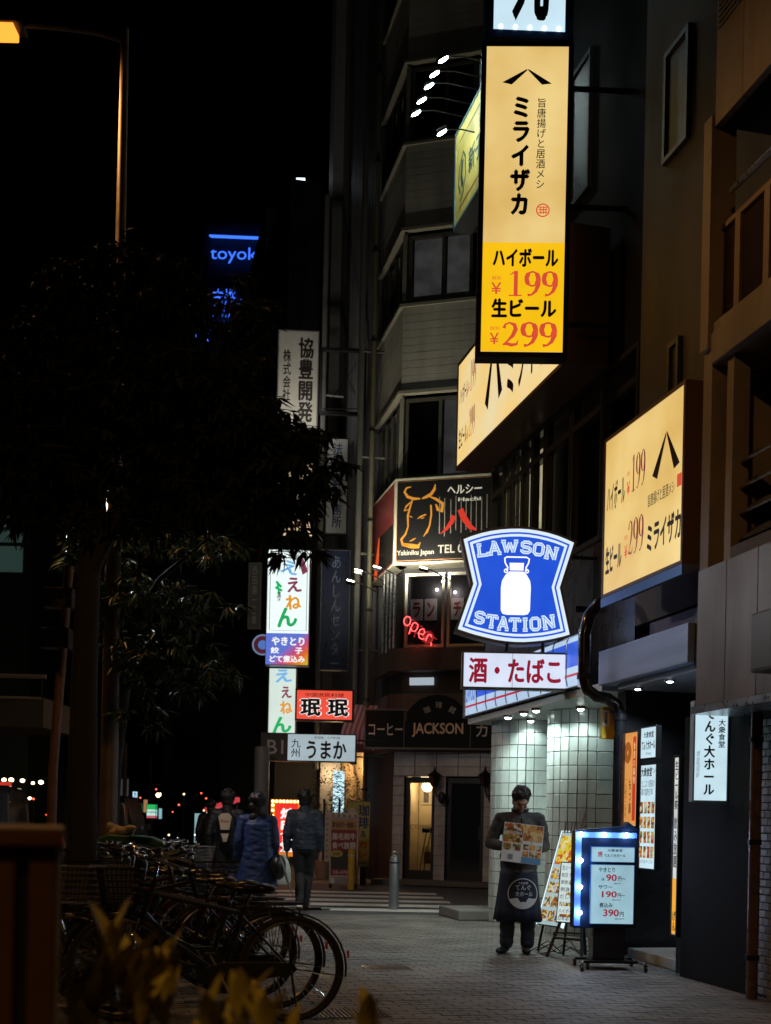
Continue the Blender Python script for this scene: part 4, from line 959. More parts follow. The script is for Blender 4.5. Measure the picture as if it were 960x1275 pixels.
for ch, x, y, r_ in (('珈', 532, 883, .45), ('琲', 547, 877, 0), ('館', 564, 883, -.45)): js.txt(ch, ju(x-4), ju(x+4), jv(y-4), jv(y+4), PT_, .0, rot=r_)
js.strokes('trim_line', [([(ju(504),jv(930)),(ju(504),jv(884))], .01), ([(ju(587),jv(930)),(ju(587),jv(884))], .01)], GRY)
js.strokes('arch_line', [([(ju(x),jv(y+1)) for x, y in arch], .014)], mat('thin_grey_frame', (.16,.15,.13), .5))
# striped awning
aw = thing('awning', 'small red and white scalloped awning left of the coffee shop sign', 'awning', P(420, 930, 26.0), YAW)
for i in range(12):
    x = i*.055; b = MB(); pts = [(0,-.25,.05),(.1,.1,.35),(.3,.5,.75),(.42,.7,1.0)]
    for (a, y1, c), (a2, y2, c2) in zip(pts, pts[1:]): b.add([(a+x,y1,c),(a+x+.055,y1,c),(a2+x+.055,y2,c2),(a2+x,y2,c2)], [(0,1,2,3)])
    b.build('stripe', mat('awning_red', (.55,.12,.14), .7) if i % 2 else mat('awning_white', (.6,.5,.5), .7), aw)
MB().box(-.05,.72,-.3,-.25,-.12,.06).build('valance', mat('valance_dark', (.12,.04,.04), .7), aw); MB().box(0,.7,-.25,.7,-.05,-.02).build('underside', DRK, aw)

# ------------------------------------------------------------------ ribbed building (E) and its neighbours
of5 = (6.0, 27.3)
E_ = thing('ribbed_building', 'dark grey vertical ribbed building carrying many projecting signs', 'building', ST(of5[1], of5[0]), YAW)
def eb(mb, name, m, **k): return sb(mb, name, m, E_, off=of5, **k)
RIB = mat('rib_grey', (.17,.17,.185), .5, .2, nz=.2, pos=(.8,.5,(1,1,.1)))
eb(MB().box(6.06, 14, 27.3, 32.6, 3.3, 30), 'wall', mat('rib_wall', (.1,.1,.11), .6, nz=.2))
for i in range(22): eb(MB().box(5.96, 6.055, 27.5+i*.23, 27.6+i*.23, 3.4, 30), 'rib', RIB)
eb(MB().box(5.7, 6.4, 32.6, 33.2, 0, 30), 'end_pillar', mat('light_grey_pillar', (.3,.3,.31), .6, nz=.2))
eb(MB().box(6.8, 14, 26.6, 27.28, 0, 26), 'gap_wall', mat('gap_dark', (.03,.03,.03), .9))
eb(MB().box(6.9, 14, 28.05, 37, 0, 3.29), 'shop_back_wall', mat('shop_warm_wall', (.12,.075,.045), .7, nz=.3))
eb(MB().box(5.8, 14, 27.3, 37, 3.3, 3.5), 'floor_edge', CONC)
for s_ in (29.5, 31.2, 33.2): 
    b = MB(); b.tube([(6.3,s_,0),(6.3,s_,.3),(6.3,s_,.35),(6.3,s_,2.3),(6.3,s_,2.5),(6.3,s_,3.3)], [.3,.3,.2,.19,.3,.34], 16); eb(b, 'column', mat('beige_column', (.5,.36,.2), .6, nz=.15), smooth=True)
for i, s_ in enumerate((28.8, 30.4, 32.2, 34.5)):
    g_ = MB().ell((6.5, s_, 2.9), .07, 10, 6); o = eb(g_, 'shop_lamp', emit('shop_lamp', (1,.7,.35), 10)); light(o, 'POINT', (6.0, s_, 2.6), 26, (1,.66,.32), .1)
eb(MB().box(6.2, 6.24, 28.7, 28.75, .1, 3.2), 'lit_door_post', emit('door_post', (.8,.9,.8), .7))
q1 = P(414, 1016, 28.4); q2 = P(429, 960, 28.4); w_ = MB().box(q1.x, q2.x, 0, .03, q1.z, q2.z).build('lit_window', emit('lit_window_cool', (.6,.9,1.0), 1.3, nz=.3, scale=9), E_); w_.parent = None; w_.location = (0, 28.4, 0); w_.parent = E_; w_.matrix_parent_inverse = (Matrix.Translation(E_.location) @ Matrix.Rotation(YAW, 4, 'Z')).inverted()
F_ = thing('far_building', 'plain dark tower beyond the ribbed building, cutting off the blue neon word', 'building', ST(44, 5.2), YAW)
q = P(320, 266, 44.5); sb(MB().box(5.25, 14, 44, 60, 0, q.z), 'wall', mat('tower_wall', (.09,.09,.1), .8, nz=.2), F_, off=(5.2,44))
sb(MB().box(4.9, 14, 36, 43.9, 0, P(390,300,38).z+1), 'annex_wall', mat('annex', (.035,.035,.04), .8), F_, off=(5.2,44))
pill = front_sign('pillar_sign', 'tall unlit grey vertical sign on the dark tower below a lone white lamp', 'sign', 352, 246, 383, 405, 37, .3, mat('unlit_grey', (.09,.09,.09), .6), frame=DRK, fw=.03)
pill.txt('協豊開発ビル', .25, .75, .05, .45, mat('unlit_ink', (.03,.03,.035), .6), .03, True); pill.txt('貸会議室', .25, .75, .54, .95, mat('unlit_ink', (.03,.03,.035), .6), .03, True)
q = P(368, 243, 37)
wl = thing('roof_lamp', 'single white lamp on a bent post at the top of the grey pillar sign', 'lamp', q, 0)
MB().tube([(-.1,0,0),(.0,0,.25),(.06,0,.42),(.2,0,.45)], .03, 8).build('post', mat('lit_post', (.6,.65,.7), .4), wl, smooth=True)
MB().box(.02,.28,-.06,.06,.42,.5).build('lamp_glass', emit('roof_lamp', (.7,.88,1), 3), wl); light(wl, 'POINT', (-.2,-.4,.3), 18, (.75,.9,1), .08)
# white company sign
UL = mat('dim_white_sign', (.42,.4,.36), .6, nz=.12)
k1 = front_sign('company_sign', 'unlit off-white vertical company sign partly hidden by the tree leaves', 'sign', 344, 410, 395, 533, 30, .25, UL, frame=mat('grey_frame', (.12,.12,.12), .5), fw=.03, yaw=rad(3))
light(k1.root, 'SPOT', (.5, -1.6, -.3), 190, (.95,.9,.8), .1, 120, .8, aim=(0,1.5,1.2), name='added_sign_spot')  # spot and its arm added to brighten this sign
MB().tube([(.5,0,-.1),(.5,-1.55,-.32)], .02, 6).build('added_spot_arm', DRK, k1.root); MB().tube([(.5,-1.5,-.37),(.5,-1.62,-.3)], .05, 8).build('added_spot_head', DRK, k1.root)
k1.txt('協豊開発', .5, .88, .07, .93, INK, .045, True); k1.txt('株式会社', .13, .33, .2, .72, INK, .03, True)
# empty sign frame
ef = thing('empty_billboard', 'empty black sign frame with wires, right of the white company sign', 'billboard', P(397, 515, 29.0), rad(2))
w_, h_ = 58*29/F, 83*29/F
MB().box(0,w_,0,.12,0,.07).box(0,w_,0,.12,h_-.07,h_).box(0,.07,0,.12,.07,h_-.07).box(w_-.1,w_,0,.12,.07,h_-.07).build('frame', BLK, ef)
MB().tube([(.1,.06,.1),(w_-.1,.06,h_-.15)], .008, 4).tube([(.07,.06,.14),(w_-.1,.06,.17)], .01, 4).build('wire', DRK, ef)
# grey sign lower with blue characters
k2 = front_sign('office_sign', 'faded grey vertical sign with dark blue characters behind the pipes', 'sign', 404, 545, 432, 665, 30.5, .2, mat('faded_grey', (.3,.31,.32), .6, nz=.2), frame=DRK, fw=.03)
k2.txt('法律会計事務所', .3, .75, .05, .93, mat('navy_ink', (.02,.04,.12), .6), .03, True)
k3 = front_sign('massage_sign', 'dim navy vertical sign with pale characters, crossed by two cables', 'sign', 397, 684, 434, 834, 28.6, .22, mat('navy_face', (.008,.014,.045), .5, spec=.2), frame=mat('navy_frame', (.05,.06,.08), .5), fw=.025)
k3.txt('あんしんセンター', .36, .68, .05, .95, mat('dim_blue_print', (.12,.15,.25), .6), .01, True)
MB().tube([(.02,-.02,k3.h*.0),(k3.w*.95,-.02,k3.h)], .009, 4).tube([(.02,-.025,k3.h*.62),(k3.w*.9,-.025,0)], .009, 4).build('cable', STEEL, k3.root)
# cream sign behind the leaves
k4 = front_sign('restaurant_sign', 'cream lit sign with a brush-written character half hidden by leaves', 'sign', 345, 575, 390, 668, 27.0, .25, emit('cream_lit2', (.8,.6,.36), .8, nz=.15), frame=DRK, fw=.02)
k4.txt('鶏', .2, .8, .45, .92, BRN, .05)
# the two white grill signs
GRN = emit('print_green', (.01,.45,.12), .9); LBL = emit('print_sky', (.2,.5,.9), .9); OGE = emit('print_orange', (.85,.35,.03), .9); PRP = emit('print_plum', (.3,.06,.12), .8)
WH2 = emit('bright_sign_white', (.84, .97, .95), 1.05)
def grill(s, full):
    v = .0
    if full:
        s.strokes('inner_border', [([(.08,.025),(.93,.025),(.93,.70),(.08,.70),(.08,.025)], .012)], mat('border_grey', (.2,.25,.35), .5))
        A = [('え', .32,.72,.10,.215, LBL, -.2), ('え', .46,.80,.24,.37, PRP, .1), ('ね', .44,.80,.39,.52, OGE, .1), ('ん', .24,.72,.50,.67, GRN, .1)]
    else: A = [('え', .22,.82,.02,.22, LBL, .1), ('え', .45,.82,.28,.46, PRP, .1), ('ね', .42,.86,.50,.70, OGE, .1), ('ん', .15,.85,.74,.99, GRN, .1)]
    for ch, a, b_, c, d, m, r_ in A: s.txt(ch, a, b_, c, d, m, .05, rot=r_)
w1 = front_sign('grill_sign', 'upper white lit sign with colourful brush letters and a rainbow lower panel', 'sign', 330, 683, 384, 828, 24.6, .3, WH2, frame=mat('sign_frame_grey', (.3,.34,.36), .4, .4), fw=.018)
grill(w1, True)
w1.poly('ribbon_badge', [[(.70,.06),(.80,.05),(.95,.19),(.82,.22)]], PRP); w1.txt('大阪の', .76, .86, .08, .19, WHTP, .02, True, rot=.3)
w1.strokes('sprig', [([(.22,.28),(.34,.33)], .05), ([(.2,.33),(.36,.36)], .05), ([(.25,.30),(.3,.40)], .04)], GRN); w1.txt('炭焼き', .24, .34, .37, .45, INK, .02, True)
# rainbow panel
rb = photo
def rainbow():
    m = bpy.data.materials.new('rainbow_print'); m.use_nodes = True; n = m.node_tree.nodes; l = m.node_tree.links; b = n['Principled BSDF']
    tc = n.new('ShaderNodeTexCoord'); mp = n.new('ShaderNodeMapping'); mp.inputs['Rotation'].default_value = (0, rad(-40), 0); l.new(tc.outputs['Generated'], mp.inputs[0])
    sx = n.new('ShaderNodeSeparateXYZ'); l.new(mp.outputs[0], sx.inputs[0]); cr = n.new('ShaderNodeValToRGB'); l.new(sx.outputs[0], cr.inputs[0])
    cs = [(.12,.2,.75),(.6,.08,.25),(.85,.15,.02),(.8,.45,.03),(.05,.5,.1)]
    for i, c in enumerate(cs):
        e = cr.color_ramp.elements[i] if i < 2 else cr.color_ramp.elements.new(i/4); e.position = -.0+i/4*.9+.02; e.color = (*c, 1)
    l.new(cr.outputs[0], b.inputs['Emission Color']); b.inputs['Emission Strength'].default_value = .85; b.inputs['Base Color'].default_value = (.1,.1,.1,1); return m
y = w1.y()-.003; MB().box(.01, w1.w-.01, y, y+.0008, .015, w1.h*.275).build('rainbow_panel', rainbow(), w1.root)
w1.lay += 6
EW = emit('print_white', (.95,.95,.95), .95)
w1.txt('やきとり', .14, .90, .755, .83, EW, .06); w1.txt('餃', .12, .32, .845, .90, EW, .06); w1.txt('子', .68, .86, .845, .90, EW, .06); w1.txt('どて煮込み', .1, .92, .915, .975, EW, .06)
w2 = front_sign('grill_sign', 'lower, narrower white lit sign with the same brush letters, above the basement sign', 'sign', 333, 831, 368, 913, 24.9, .25, emit('sign_white_green', (.75,.9,.82), .9, nz=.1), frame=mat('sign_frame_grey', (.3,.34,.36), .4, .4), fw=.018)
grill(w2, False)
rs = front_sign('red_sign', 'red lit sign with two black brush characters outlined in white', 'sign', 367, 857, 440, 897, 24.3, .3, emit('red_backlit', (.95, .09, .05), .95, nz=.12), frame=BLK, fw=.035)
for a, b_ in ((.08,.45),(.54,.92)):
    rs.txt('珉', a-.01, b_+.01, .29, .88, EW, .10); rs.txt('珉', a+.01, b_-.01, .31, .86, INK, .05)
rs.txt('中国庶民料理', .17, .83, .13, .25, mat('dark_red_ink', (.2,.01,.01), .5), .01)
b1 = front_sign('basement_sign', 'long sign reading B1 on black beside a pale lit restaurant name', 'sign', 324, 912, 443, 947, 24.2, .3, emit('pale_sign', (.5,.62,.68), .75, nz=.15), frame=BLK, fw=.02)
b1.rect('dark_field', .01, .285, .03, .97, mat('charcoal_face', (.04,.038,.036), .5)); b1.txt('B1', .07, .24, .25, .75, mat('stone_print', (.55,.52,.5), .5), .01)
b1.txt('九州', .32, .42, .2, .85, INK, .01, True); b1.txt('うまか', .48, .90, .25, .9, INK, .04); b1.txt('居酒屋・九州料理', .56, .83, .1, .18, INK)
for z in (.12, .45): MB().tube([(b1.w,.1,z),(b1.w+.6,.12,z)], .02, 6).build('bracket', DRK, b1.root)
# round sign behind, structural poles
rd = thing('round_sign', 'round blue and red ringed sign peeping out behind the rainbow panel', 'sign', P(327, 803, 26), 0)
MB().cyl((0,0,0),(0,.1,0),.20,n=28).build('disc', mat('disc_red', (.35,.04,.08), .5), rd, smooth=True); MB().ring((0,-.01,0), .21, .02, 28).build('rim', emit('rim_blue', (.25,.35,.6), .5), rd); MB().cyl((0,-.012,0),(0,-.002,0),.1,n=24).build('centre', emit('centre_blue', (.1,.25,.7), .6), rd)
for i, (px, lab) in enumerate(((392, 'left'), (439, 'right'))):
    q = PT(px, 1000, 5.1+.35*i); q.z = 0
    pl = thing('sign_pole', 'thin steel pole holding the projecting signs, ' + lab + ' of the cable-crossed navy sign', 'pole', q, 0, 'poles carrying the projecting signs')
    MB().tube([(0,0,2.6),(0,0,17)], .07, 8).build('pole', mat('pole_grey', (.13,.13,.12), .6, .2), pl, smooth=True)
    for z in (3.3, 5.2, 7.4, 9.6, 12): MB().tube([(0,0,z),(.5 if i == 0 else .7,.1,z)], .03, 6).build('bracket', mat('pole_grey', (.13,.13,.12), .6, .2), pl)
gd = front_sign('grey_side_sign', 'dim grey vertical sign with tiny characters at the edge of the tree shadow', 'sign', 308, 700, 324, 782, 33, .2, mat('dim_grey', (.1,.1,.1), .6), frame=mat('dim_frame', (.16,.16,.16), .5), fw=.03)
gd.txt('西田第一工業', .3, .7, .06, .94, mat('dim_ink', (.35,.35,.35), .6), .0, True)

# ------------------------------------------------------------------ people
def remesh(mb, name, m, parent, vox=.012, sm=4, fold=0.0, fs=(9,9,16)):
    """fuse overlapping limbs and clothes volumes into one continuous surface"""
    me = mb.mesh('tmp', m); o = bpy.data.objects.new('tmp', me); COL.objects.link(o)
    r = o.modifiers.new('r', 'REMESH'); r.mode = 'VOXEL'; r.voxel_size = vox; r.use_smooth_shade = True
    if sm: q = o.modifiers.new('s', 'SMOOTH'); q.iterations = sm; q.factor = .5
    dg = bpy.context.evaluated_depsgraph_get(); dg.update()
    new = bpy.data.meshes.new_from_object(o.evaluated_get(dg)); new.name = name
    bpy.data.objects.remove(o); bpy.data.meshes.remove(me)
    if not new.materials: new.materials.append(m)
    new.polygons.foreach_set('use_smooth', [True]*len(new.polygons))
    if fold:
        for v in new.vertices:
            c = Vector((v.co.x*fs[0], v.co.y*fs[1], v.co.z*fs[2])); a = 1-abs(noise.noise(c))*2.2; b_ = noise.noise(c*2.3+Vector((5,1,2)))
            v.co += v.normal*fold*(a*.8-.3+b_*.5)
    return link(name, new, parent)
def loft(mb, rings, n=44, amp=0.0, k=9, seed=0):
    """closed garment body from elliptical rings (z, rx, ry, cy), crisp at the hem, with hanging folds"""
    g = random.Random(seed); ph = [g.uniform(0, 6.28) for _ in range(3)]; vs = []; z1, z0 = rings[0][0], rings[-1][0]
    for z, rx, ry, cy in rings:
        t = (z1-z)/(z1-z0)
        for i in range(n):
            a = 2*PI*i/n; f = 1+amp*t*(math.sin(a*k+ph[0])+.6*math.sin(a*(k*.6)+ph[1]+z*3)); vs.append((rx*f*math.cos(a), cy+ry*f*math.sin(a), z))
    m = len(rings); fs = [(j*n+i, (j+1)*n+i, (j+1)*n+(i+1)%n, j*n+(i+1)%n) for j in range(m-1) for i in range(n)]
    fs += [tuple(range(n)), tuple((m-1)*n+i for i in range(n))[::-1]]; mb.add(vs, fs)
def cap(mb, a, b, ra, rb, sq=None):
    """tapered limb segment with rounded ends"""
    a, b = Vector(a), Vector(b); mb.tube([a, b], [ra, rb], 14); mb.ell(a, ra, 14, 10); mb.ell(b, rb, 14, 10)
def limb(mb, pts, rs):
    for i in range(len(pts)-1): cap(mb, pts[i], pts[i+1], rs[i], rs[i+1])
def head(mb, c, r=.1, look=-.35, yaw=0):
    """skull, jaw, nose, brow, ears; the face looks along -y, tipped down by look"""
    M = Matrix.Translation(c) @ Matrix.Rotation(yaw, 4, 'Z') @ Matrix.Rotation(look, 4, 'X')
    mb.ell((0,.008,.02), (r*.76, r*.95, r*1.05), 18, 14, 0, M); mb.ell((0,-.028,-.05), (r*.55, r*.58, r*.66), 14, 10, 0, M)
    mb.ell((0,-.062,-.088), (r*.26,r*.22,r*.2), 10, 8, 0, M)
    mb.ell((0,-.1,-.018), (.012,.016,.026), 10, 8, 0, M); mb.ell((0,-.104,-.03), (.017,.013,.011), 10, 8, 0, M)
    mb.ell((0,-.078,.028), (.05,.018,.012), 10, 8, 0, M); mb.ell((0,-.088,-.063), (.026,.011,.008), 10, 8, 0, M)
    for s_ in (-1, 1):
        mb.ell((s_*r*.77, .012, -.005), (.011,.02,.032), 10, 8, 0, M); mb.ell((s_*.042,-.062,-.02), (.02,.02,.018), 10, 8, 0, M)
    return M
def hand(mb, w, d, n, curl=.5, side=1, L=.17):
    """palm at w pointing along d, palm facing n; five separate fingers"""
    w, d, n = Vector(w), Vector(d).normalized(), Vector(n).normalized(); t = d.cross(n).normalized()*side
    M = Matrix((( *t, 0), (*d, 0), (*n, 0), (0,0,0,1))).transposed(); M.translation = w
    mb.ell((0, .042, 0), (.04, .052, .016), 12, 8, 0, M)
    for i, (x, l) in enumerate(((-.03,.062),(-.011,.075),(.009,.07),(.028,.055))):
        p = [Vector((x, .075, 0))]; a = curl*.3
        for k in range(3):
            a += curl*.75; p.append(p[-1] + Vector((x*.06, math.cos(a), math.sin(a)))*l*(.42,.32,.26)[k])
        limb(mb, [M @ q for q in p], [.0088,.0082,.0076,.0068])
    p = [Vector((.03,.01,.004)), Vector((.055,.038,.012)), Vector((.06,.066,.03))]
    limb(mb, [M @ q for q in p], [.013,.0105,.009])
SKIN = mat('skin', (.42,.25,.17), .5, spec=.4); HAIR = mat('black_hair', (.012,.01,.009), .45, bump=.8, bscale=90, stretch=(1,1,.2))
def hair(parent, c, r, yaw, look, style, seed=1):
    M = Matrix.Translation(c) @ Matrix.Rotation(yaw, 4, 'Z') @ Matrix.Rotation(look, 4, 'X'); b = MB(); g = random.Random(seed)
    b.ell((0,.025,.05), (r*.93, r*1.02, r*1.0), 16, 12, 0, M)
    for i in range(60):
        a = g.uniform(0, 2*PI); e = g.uniform(.15, 1.45); x, y, z = math.cos(a)*math.cos(e), math.sin(a)*math.cos(e), math.sin(e)
        if y < -.45 and z < .5: continue
        p = M @ Vector((x*r*.9, .02+y*r*1.0, .045+z*r*.98)); b.ell(p, g.uniform(.018,.032), 8, 6)
    if style == 'long':
        for k in range(7): b.ell(M @ Vector((g.uniform(-.05,.05), .07, -.02-k*.025)), (.075,.045,.05), 10, 8)
        b.ell(M @ Vector((0,.05,-.08)), (.095,.06,.11), 12, 8)
    else: b.ell(M @ Vector((0,.045,-.03)), (r*.82,r*.7,r*.62), 12, 8)
    return remesh(b, 'hair', HAIR, parent, .009, 2)
CLOTH = dict(bump=.6, bscale=14)
def eyes(parent, M):
    b = MB()
    for s_ in (-1, 1):
        b.ell((s_*.032, -.078, .006), (.014,.006,.004), 10, 6, 0, M); b.ell((s_*.032, -.084, .03), (.02,.005,.004), 8, 6, 0, M)
    b.build('eyes', HAIR, parent)
def shoe(parent, p, yaw=0, m=BLK, sole=None):
    M = Matrix.Translation(p) @ Matrix.Rotation(yaw, 4, 'Z'); b = MB()
    b.ell((0,.0,.05), (.046,.06,.05), 12, 8, 0, M); b.ell((0,-.1,.035), (.048,.1,.036), 12, 8, 0, M); b.ell((0,-.04,.03), (.044,.1,.03), 12, 8, 0, M)
    o = remesh(b, 'shoe', m, parent, .009, 3)
    return o
# --- the man with the menu board
mp0 = PG(644, 1187)
man = thing('person', 'man in dark jacket and navy apron looking down at the menu board in his hands', 'person', mp0, 0)
body = MB()
HC = (.0, -.035, 1.555)
MH = head(body, HC, .1, .55, .12)
limb(body, [(0,.01,1.49),(0,.03,1.40)], [.052,.055])
limb(body, [(0,.03,1.0),(0,.03,1.34)], [.08,.08])
aR = [(-.19,.02,1.37),(-.29,.02,1.12),(-.10,-.21,1.10)]; aL = [(.19,.02,1.37),(.25,.0,1.10),(.12,-.25,1.06)]
limb(body, aR, [.05,.042,.03]); limb(body, aL, [.05,.042,.03])
hand(body, (-.10,-.21,1.10), (.75,-.25,.25), (0,-1,.2), .5, 1); hand(body, (.12,-.25,1.055), (-.6,-.15,.35), (0,.3,1), .55, -1)
limb(body, [(-.09,.02,.9),(-.1,.0,.48),(-.1,.03,.09)], [.08,.055,.04]); limb(body, [(.09,.02,.9),(.1,.01,.48),(.1,.03,.09)], [.08,.055,.04])
remesh(body, 'body', SKIN, man, .0075, 2)
eyes(man, MH); hair(man, HC, .1, .12, .55, 'short', 3)
jk = MB(); JK = mat('dark_jacket', (.05,.048,.045), .75, nz=.3, **CLOTH)
jk.ell((0,.02,1.27),(.19,.13,.16),18,12); jk.ell((0,.02,1.12),(.175,.13,.2),18,12); limb(jk, [(-.17,.02,1.375),(.17,.02,1.375)], [.072,.072]); limb(jk, [(0,.03,1.38),(0,.035,1.475)], [.095,.072])
limb(jk, [(-.195,.02,1.37),(-.25,.03,1.24),(-.295,.02,1.12),(-.2,-.1,1.10),(-.13,-.19,1.10)], [.072,.064,.058,.052,.045]); limb(jk, [(.195,.02,1.37),(.235,.03,1.24),(.255,.0,1.10),(.2,-.12,1.085),(.15,-.21,1.07)], [.072,.064,.058,.052,.045])
limb(jk, [(-.13,.02,.99),(.13,.02,.99)], [.07,.07]); limb(jk, [(-.12,-.05,1.03),(.12,-.06,1.04)], [.06,.06]); limb(jk, [(-.10,-.08,1.1),(.10,-.09,1.08)], [.05,.05])
loft(jk, [(1.2,.17,.125,.02),(1.1,.168,.128,.02),(1.0,.17,.13,.02),(.92,.18,.138,.02),(.86,.185,.142,.02),(.835,.178,.138,.02)], amp=.02, seed=2)
jko = remesh(jk, 'jacket', JK, man, .012, 1, .009)
mbz = MB(); mbz.box(-.006,.006,-.135,-.125,.85,1.38); mbz.build('zip', CHROME, jko); MB().ring((0,.01,1.47), .075, .018, 20, 'z', 8).build('collar', JK, jko, smooth=True)
limb_h = MB(); loft(limb_h, [(.865,.188,.145,.02),(.825,.186,.143,.02)], amp=.0); limb_h.build('hem', mat('hem_rib', (.16,.15,.14), .8, bump=.6, bscale=90), jko, smooth=True)
cl = MB(); 
tr = MB(); TR = mat('dark_jeans', (.035,.045,.07), .8, nz=.25, **CLOTH)
limb(tr, [(-.08,.03,.92),(-.105,.01,.5),(-.11,.03,.11)], [.11,.085,.07]); limb(tr, [(.08,.03,.92),(.105,.02,.5),(.105,.03,.11)], [.11,.085,.07]); tr.ell((0,.03,.93),(.17,.12,.12),14,10)
remesh(tr, 'trousers', TR, man, .012, 1, .008)
shoe(man, (-.125,.03,0), -.5); shoe(man, (.09,.03,0), -.05)
AP = mat('navy_apron', (.018,.026,.055), .8, nz=.25, bump=.4, bscale=10)
ap = MB(); n = 24; vs = []; 
for j, (z, rx, ry) in enumerate(((.845,.19,.142),(.8,.195,.146),(.72,.202,.152),(.6,.215,.16),(.45,.235,.17),(.335,.25,.18))):
    for i in range(n+1):
        a = -PI*1.02+ PI*1.04*i/n; f = .008*math.sin(i*1.9)*j/5
        vs.append(((rx+f)*math.cos(a), .02+(ry+f)*math.sin(a), z + .01*math.sin(i*.9)*(j == 5)))
fs_ = [(j*(n+1)+i, j*(n+1)+i+1, (j+1)*(n+1)+i+1, (j+1)*(n+1)+i) for j in range(5) for i in range(n)]
ap.add(vs, fs_); apo = ap.build('apron', AP, man, smooth=True); so = apo.modifiers.new('t', 'SOLIDIFY'); so.thickness = .006
def onap(x, z): 
    t = (.845-z)/.51; rx = .19+.06*t+.004; ry = .142+.04*t+.009; q = max(-1, min(1, x/rx)); return (x, .02-ry*math.sqrt(1-q*q)-.006, z)
lg = MB(); cxl, czl, rl = .03, .62, .155
k = 40
for w0, w1 in ((1.0, .94),):
    vs = [];
    for i in range(k): 
        a = 2*PI*i/k; vs += [onap(cxl+rl*w0*math.cos(a), czl+rl*w0*math.sin(a)), onap(cxl+rl*w1*math.cos(a), czl+rl*w1*math.sin(a))]
    lg.add(vs, [(2*i, 2*i+1, (2*i+3) % (2*k), (2*i+2) % (2*k)) for i in range(k)])
def blob_on(pts): lg.add([onap(*p) for p in pts], [tuple(range(len(pts)))])
for i in range(10):
    x0 = cxl-rl*.9+i*rl*.18; x1 = x0+rl*.18; 
    f = lambda x: czl - math.sqrt(max(0, (rl*.95)**2-(x-cxl)**2)); top = lambda x: czl - rl*.2 + .035*math.sin((x-cxl)*24)*0 - .03*abs(x-cxl)/rl - (.05 if abs(x-cxl) < rl*.22 else 0)
    blob_on([(x0, f(x0)), (x1, f(x1)), (x1, top(x1)), (x0, top(x0))])
def stroke_on(pts, w):
    for (ax, az), (bx, bz) in zip(pts, pts[1:]):
        dx, dz = bx-ax, bz-az; q = math.hypot(dx, dz) or 1; nx_, nz2 = -dz/q*w/2, dx/q*w/2
        lg.add([onap(ax+nx_, az+nz2), onap(bx+nx_, bz+nz2), onap(bx-nx_, bz-nz2), onap(ax-nx_, az-nz2)], [(0,1,2,3)])
LGM = mat('logo_print', (.6,.62,.65), .7); flat(lg, 'round_logo', LGM, man)
def ap_text(body_, x0, x1, z0, z1, bold=.03):
    g, f_, _ = text_geo(body_, bold); mb = MB(); mb.add([(onap(x0+(x1-x0)*u, z0+(z1-z0)*v)[0], onap(x0+(x1-x0)*u, z0+(z1-z0)*v)[1]-.002, z0+(z1-z0)*v) for u, v in g], f_); flat(mb, 'lettering', LGM, man)
ap_text('大衆食堂', cxl-.05, cxl+.05, .715, .74); ap_text('てんぐ', cxl-.08, cxl+.08, .655, .71); ap_text('大ホール', cxl-.08, cxl+.1, .59, .645)
# menu board in his hands
bd = thing('menu_board', 'white menu board full of food photographs held by the man', 'menu board', mp0 + Vector((-.005,-.315,1.13)), 0)
bd.rotation_euler = (rad(-12), rad(6), 0)
MB().box(-.2,.2,0,.006,-.2,.2).build('board', WHTP, bd, bev=.002)
FP1 = photo('food_print', FOOD, 0, 30); FP2 = photo('food_print_orange', [(.6,.3,.08),(.5,.2,.04),(.7,.5,.2),(.3,.1,.03),(.75,.6,.4)], 0, 26)
MB().box(-.195,-.005,-.0015,-.0005,.0,.195).build('photo', FP1, bd); MB().box(.0,.195,-.0015,-.0005,.03,.195).build('photo', FP2, bd)
for j in range(2):
    for i in range(3): MB().box(.01+i*.064,.064+i*.064,-.0015,-.0005,-.06-j*.07,-.005-j*.07).build('photo', FP1, bd)
for i in range(2): MB().box(-.19+i*.095,-.11+i*.095,-.0015,-.0005,-.08,-.012).build('photo', FP1, bd)
MB().box(.0,.195,-.0016,-.0006,-.195,-.135).build('blue_field', mat('print_blue', (.12,.3,.5), .5), bd)
mb = MB(); put_text(mb, 'MIRAIZAKA', -.185, -.01, .085, .115, -.003, 0, .04); flat(mb, 'lettering', WHTP, bd)
MB().box(-.13,-.085,-.003,-.002,-.17,-.12).build('grey_patch', mat('patch', (.2,.25,.25), .6), bd)
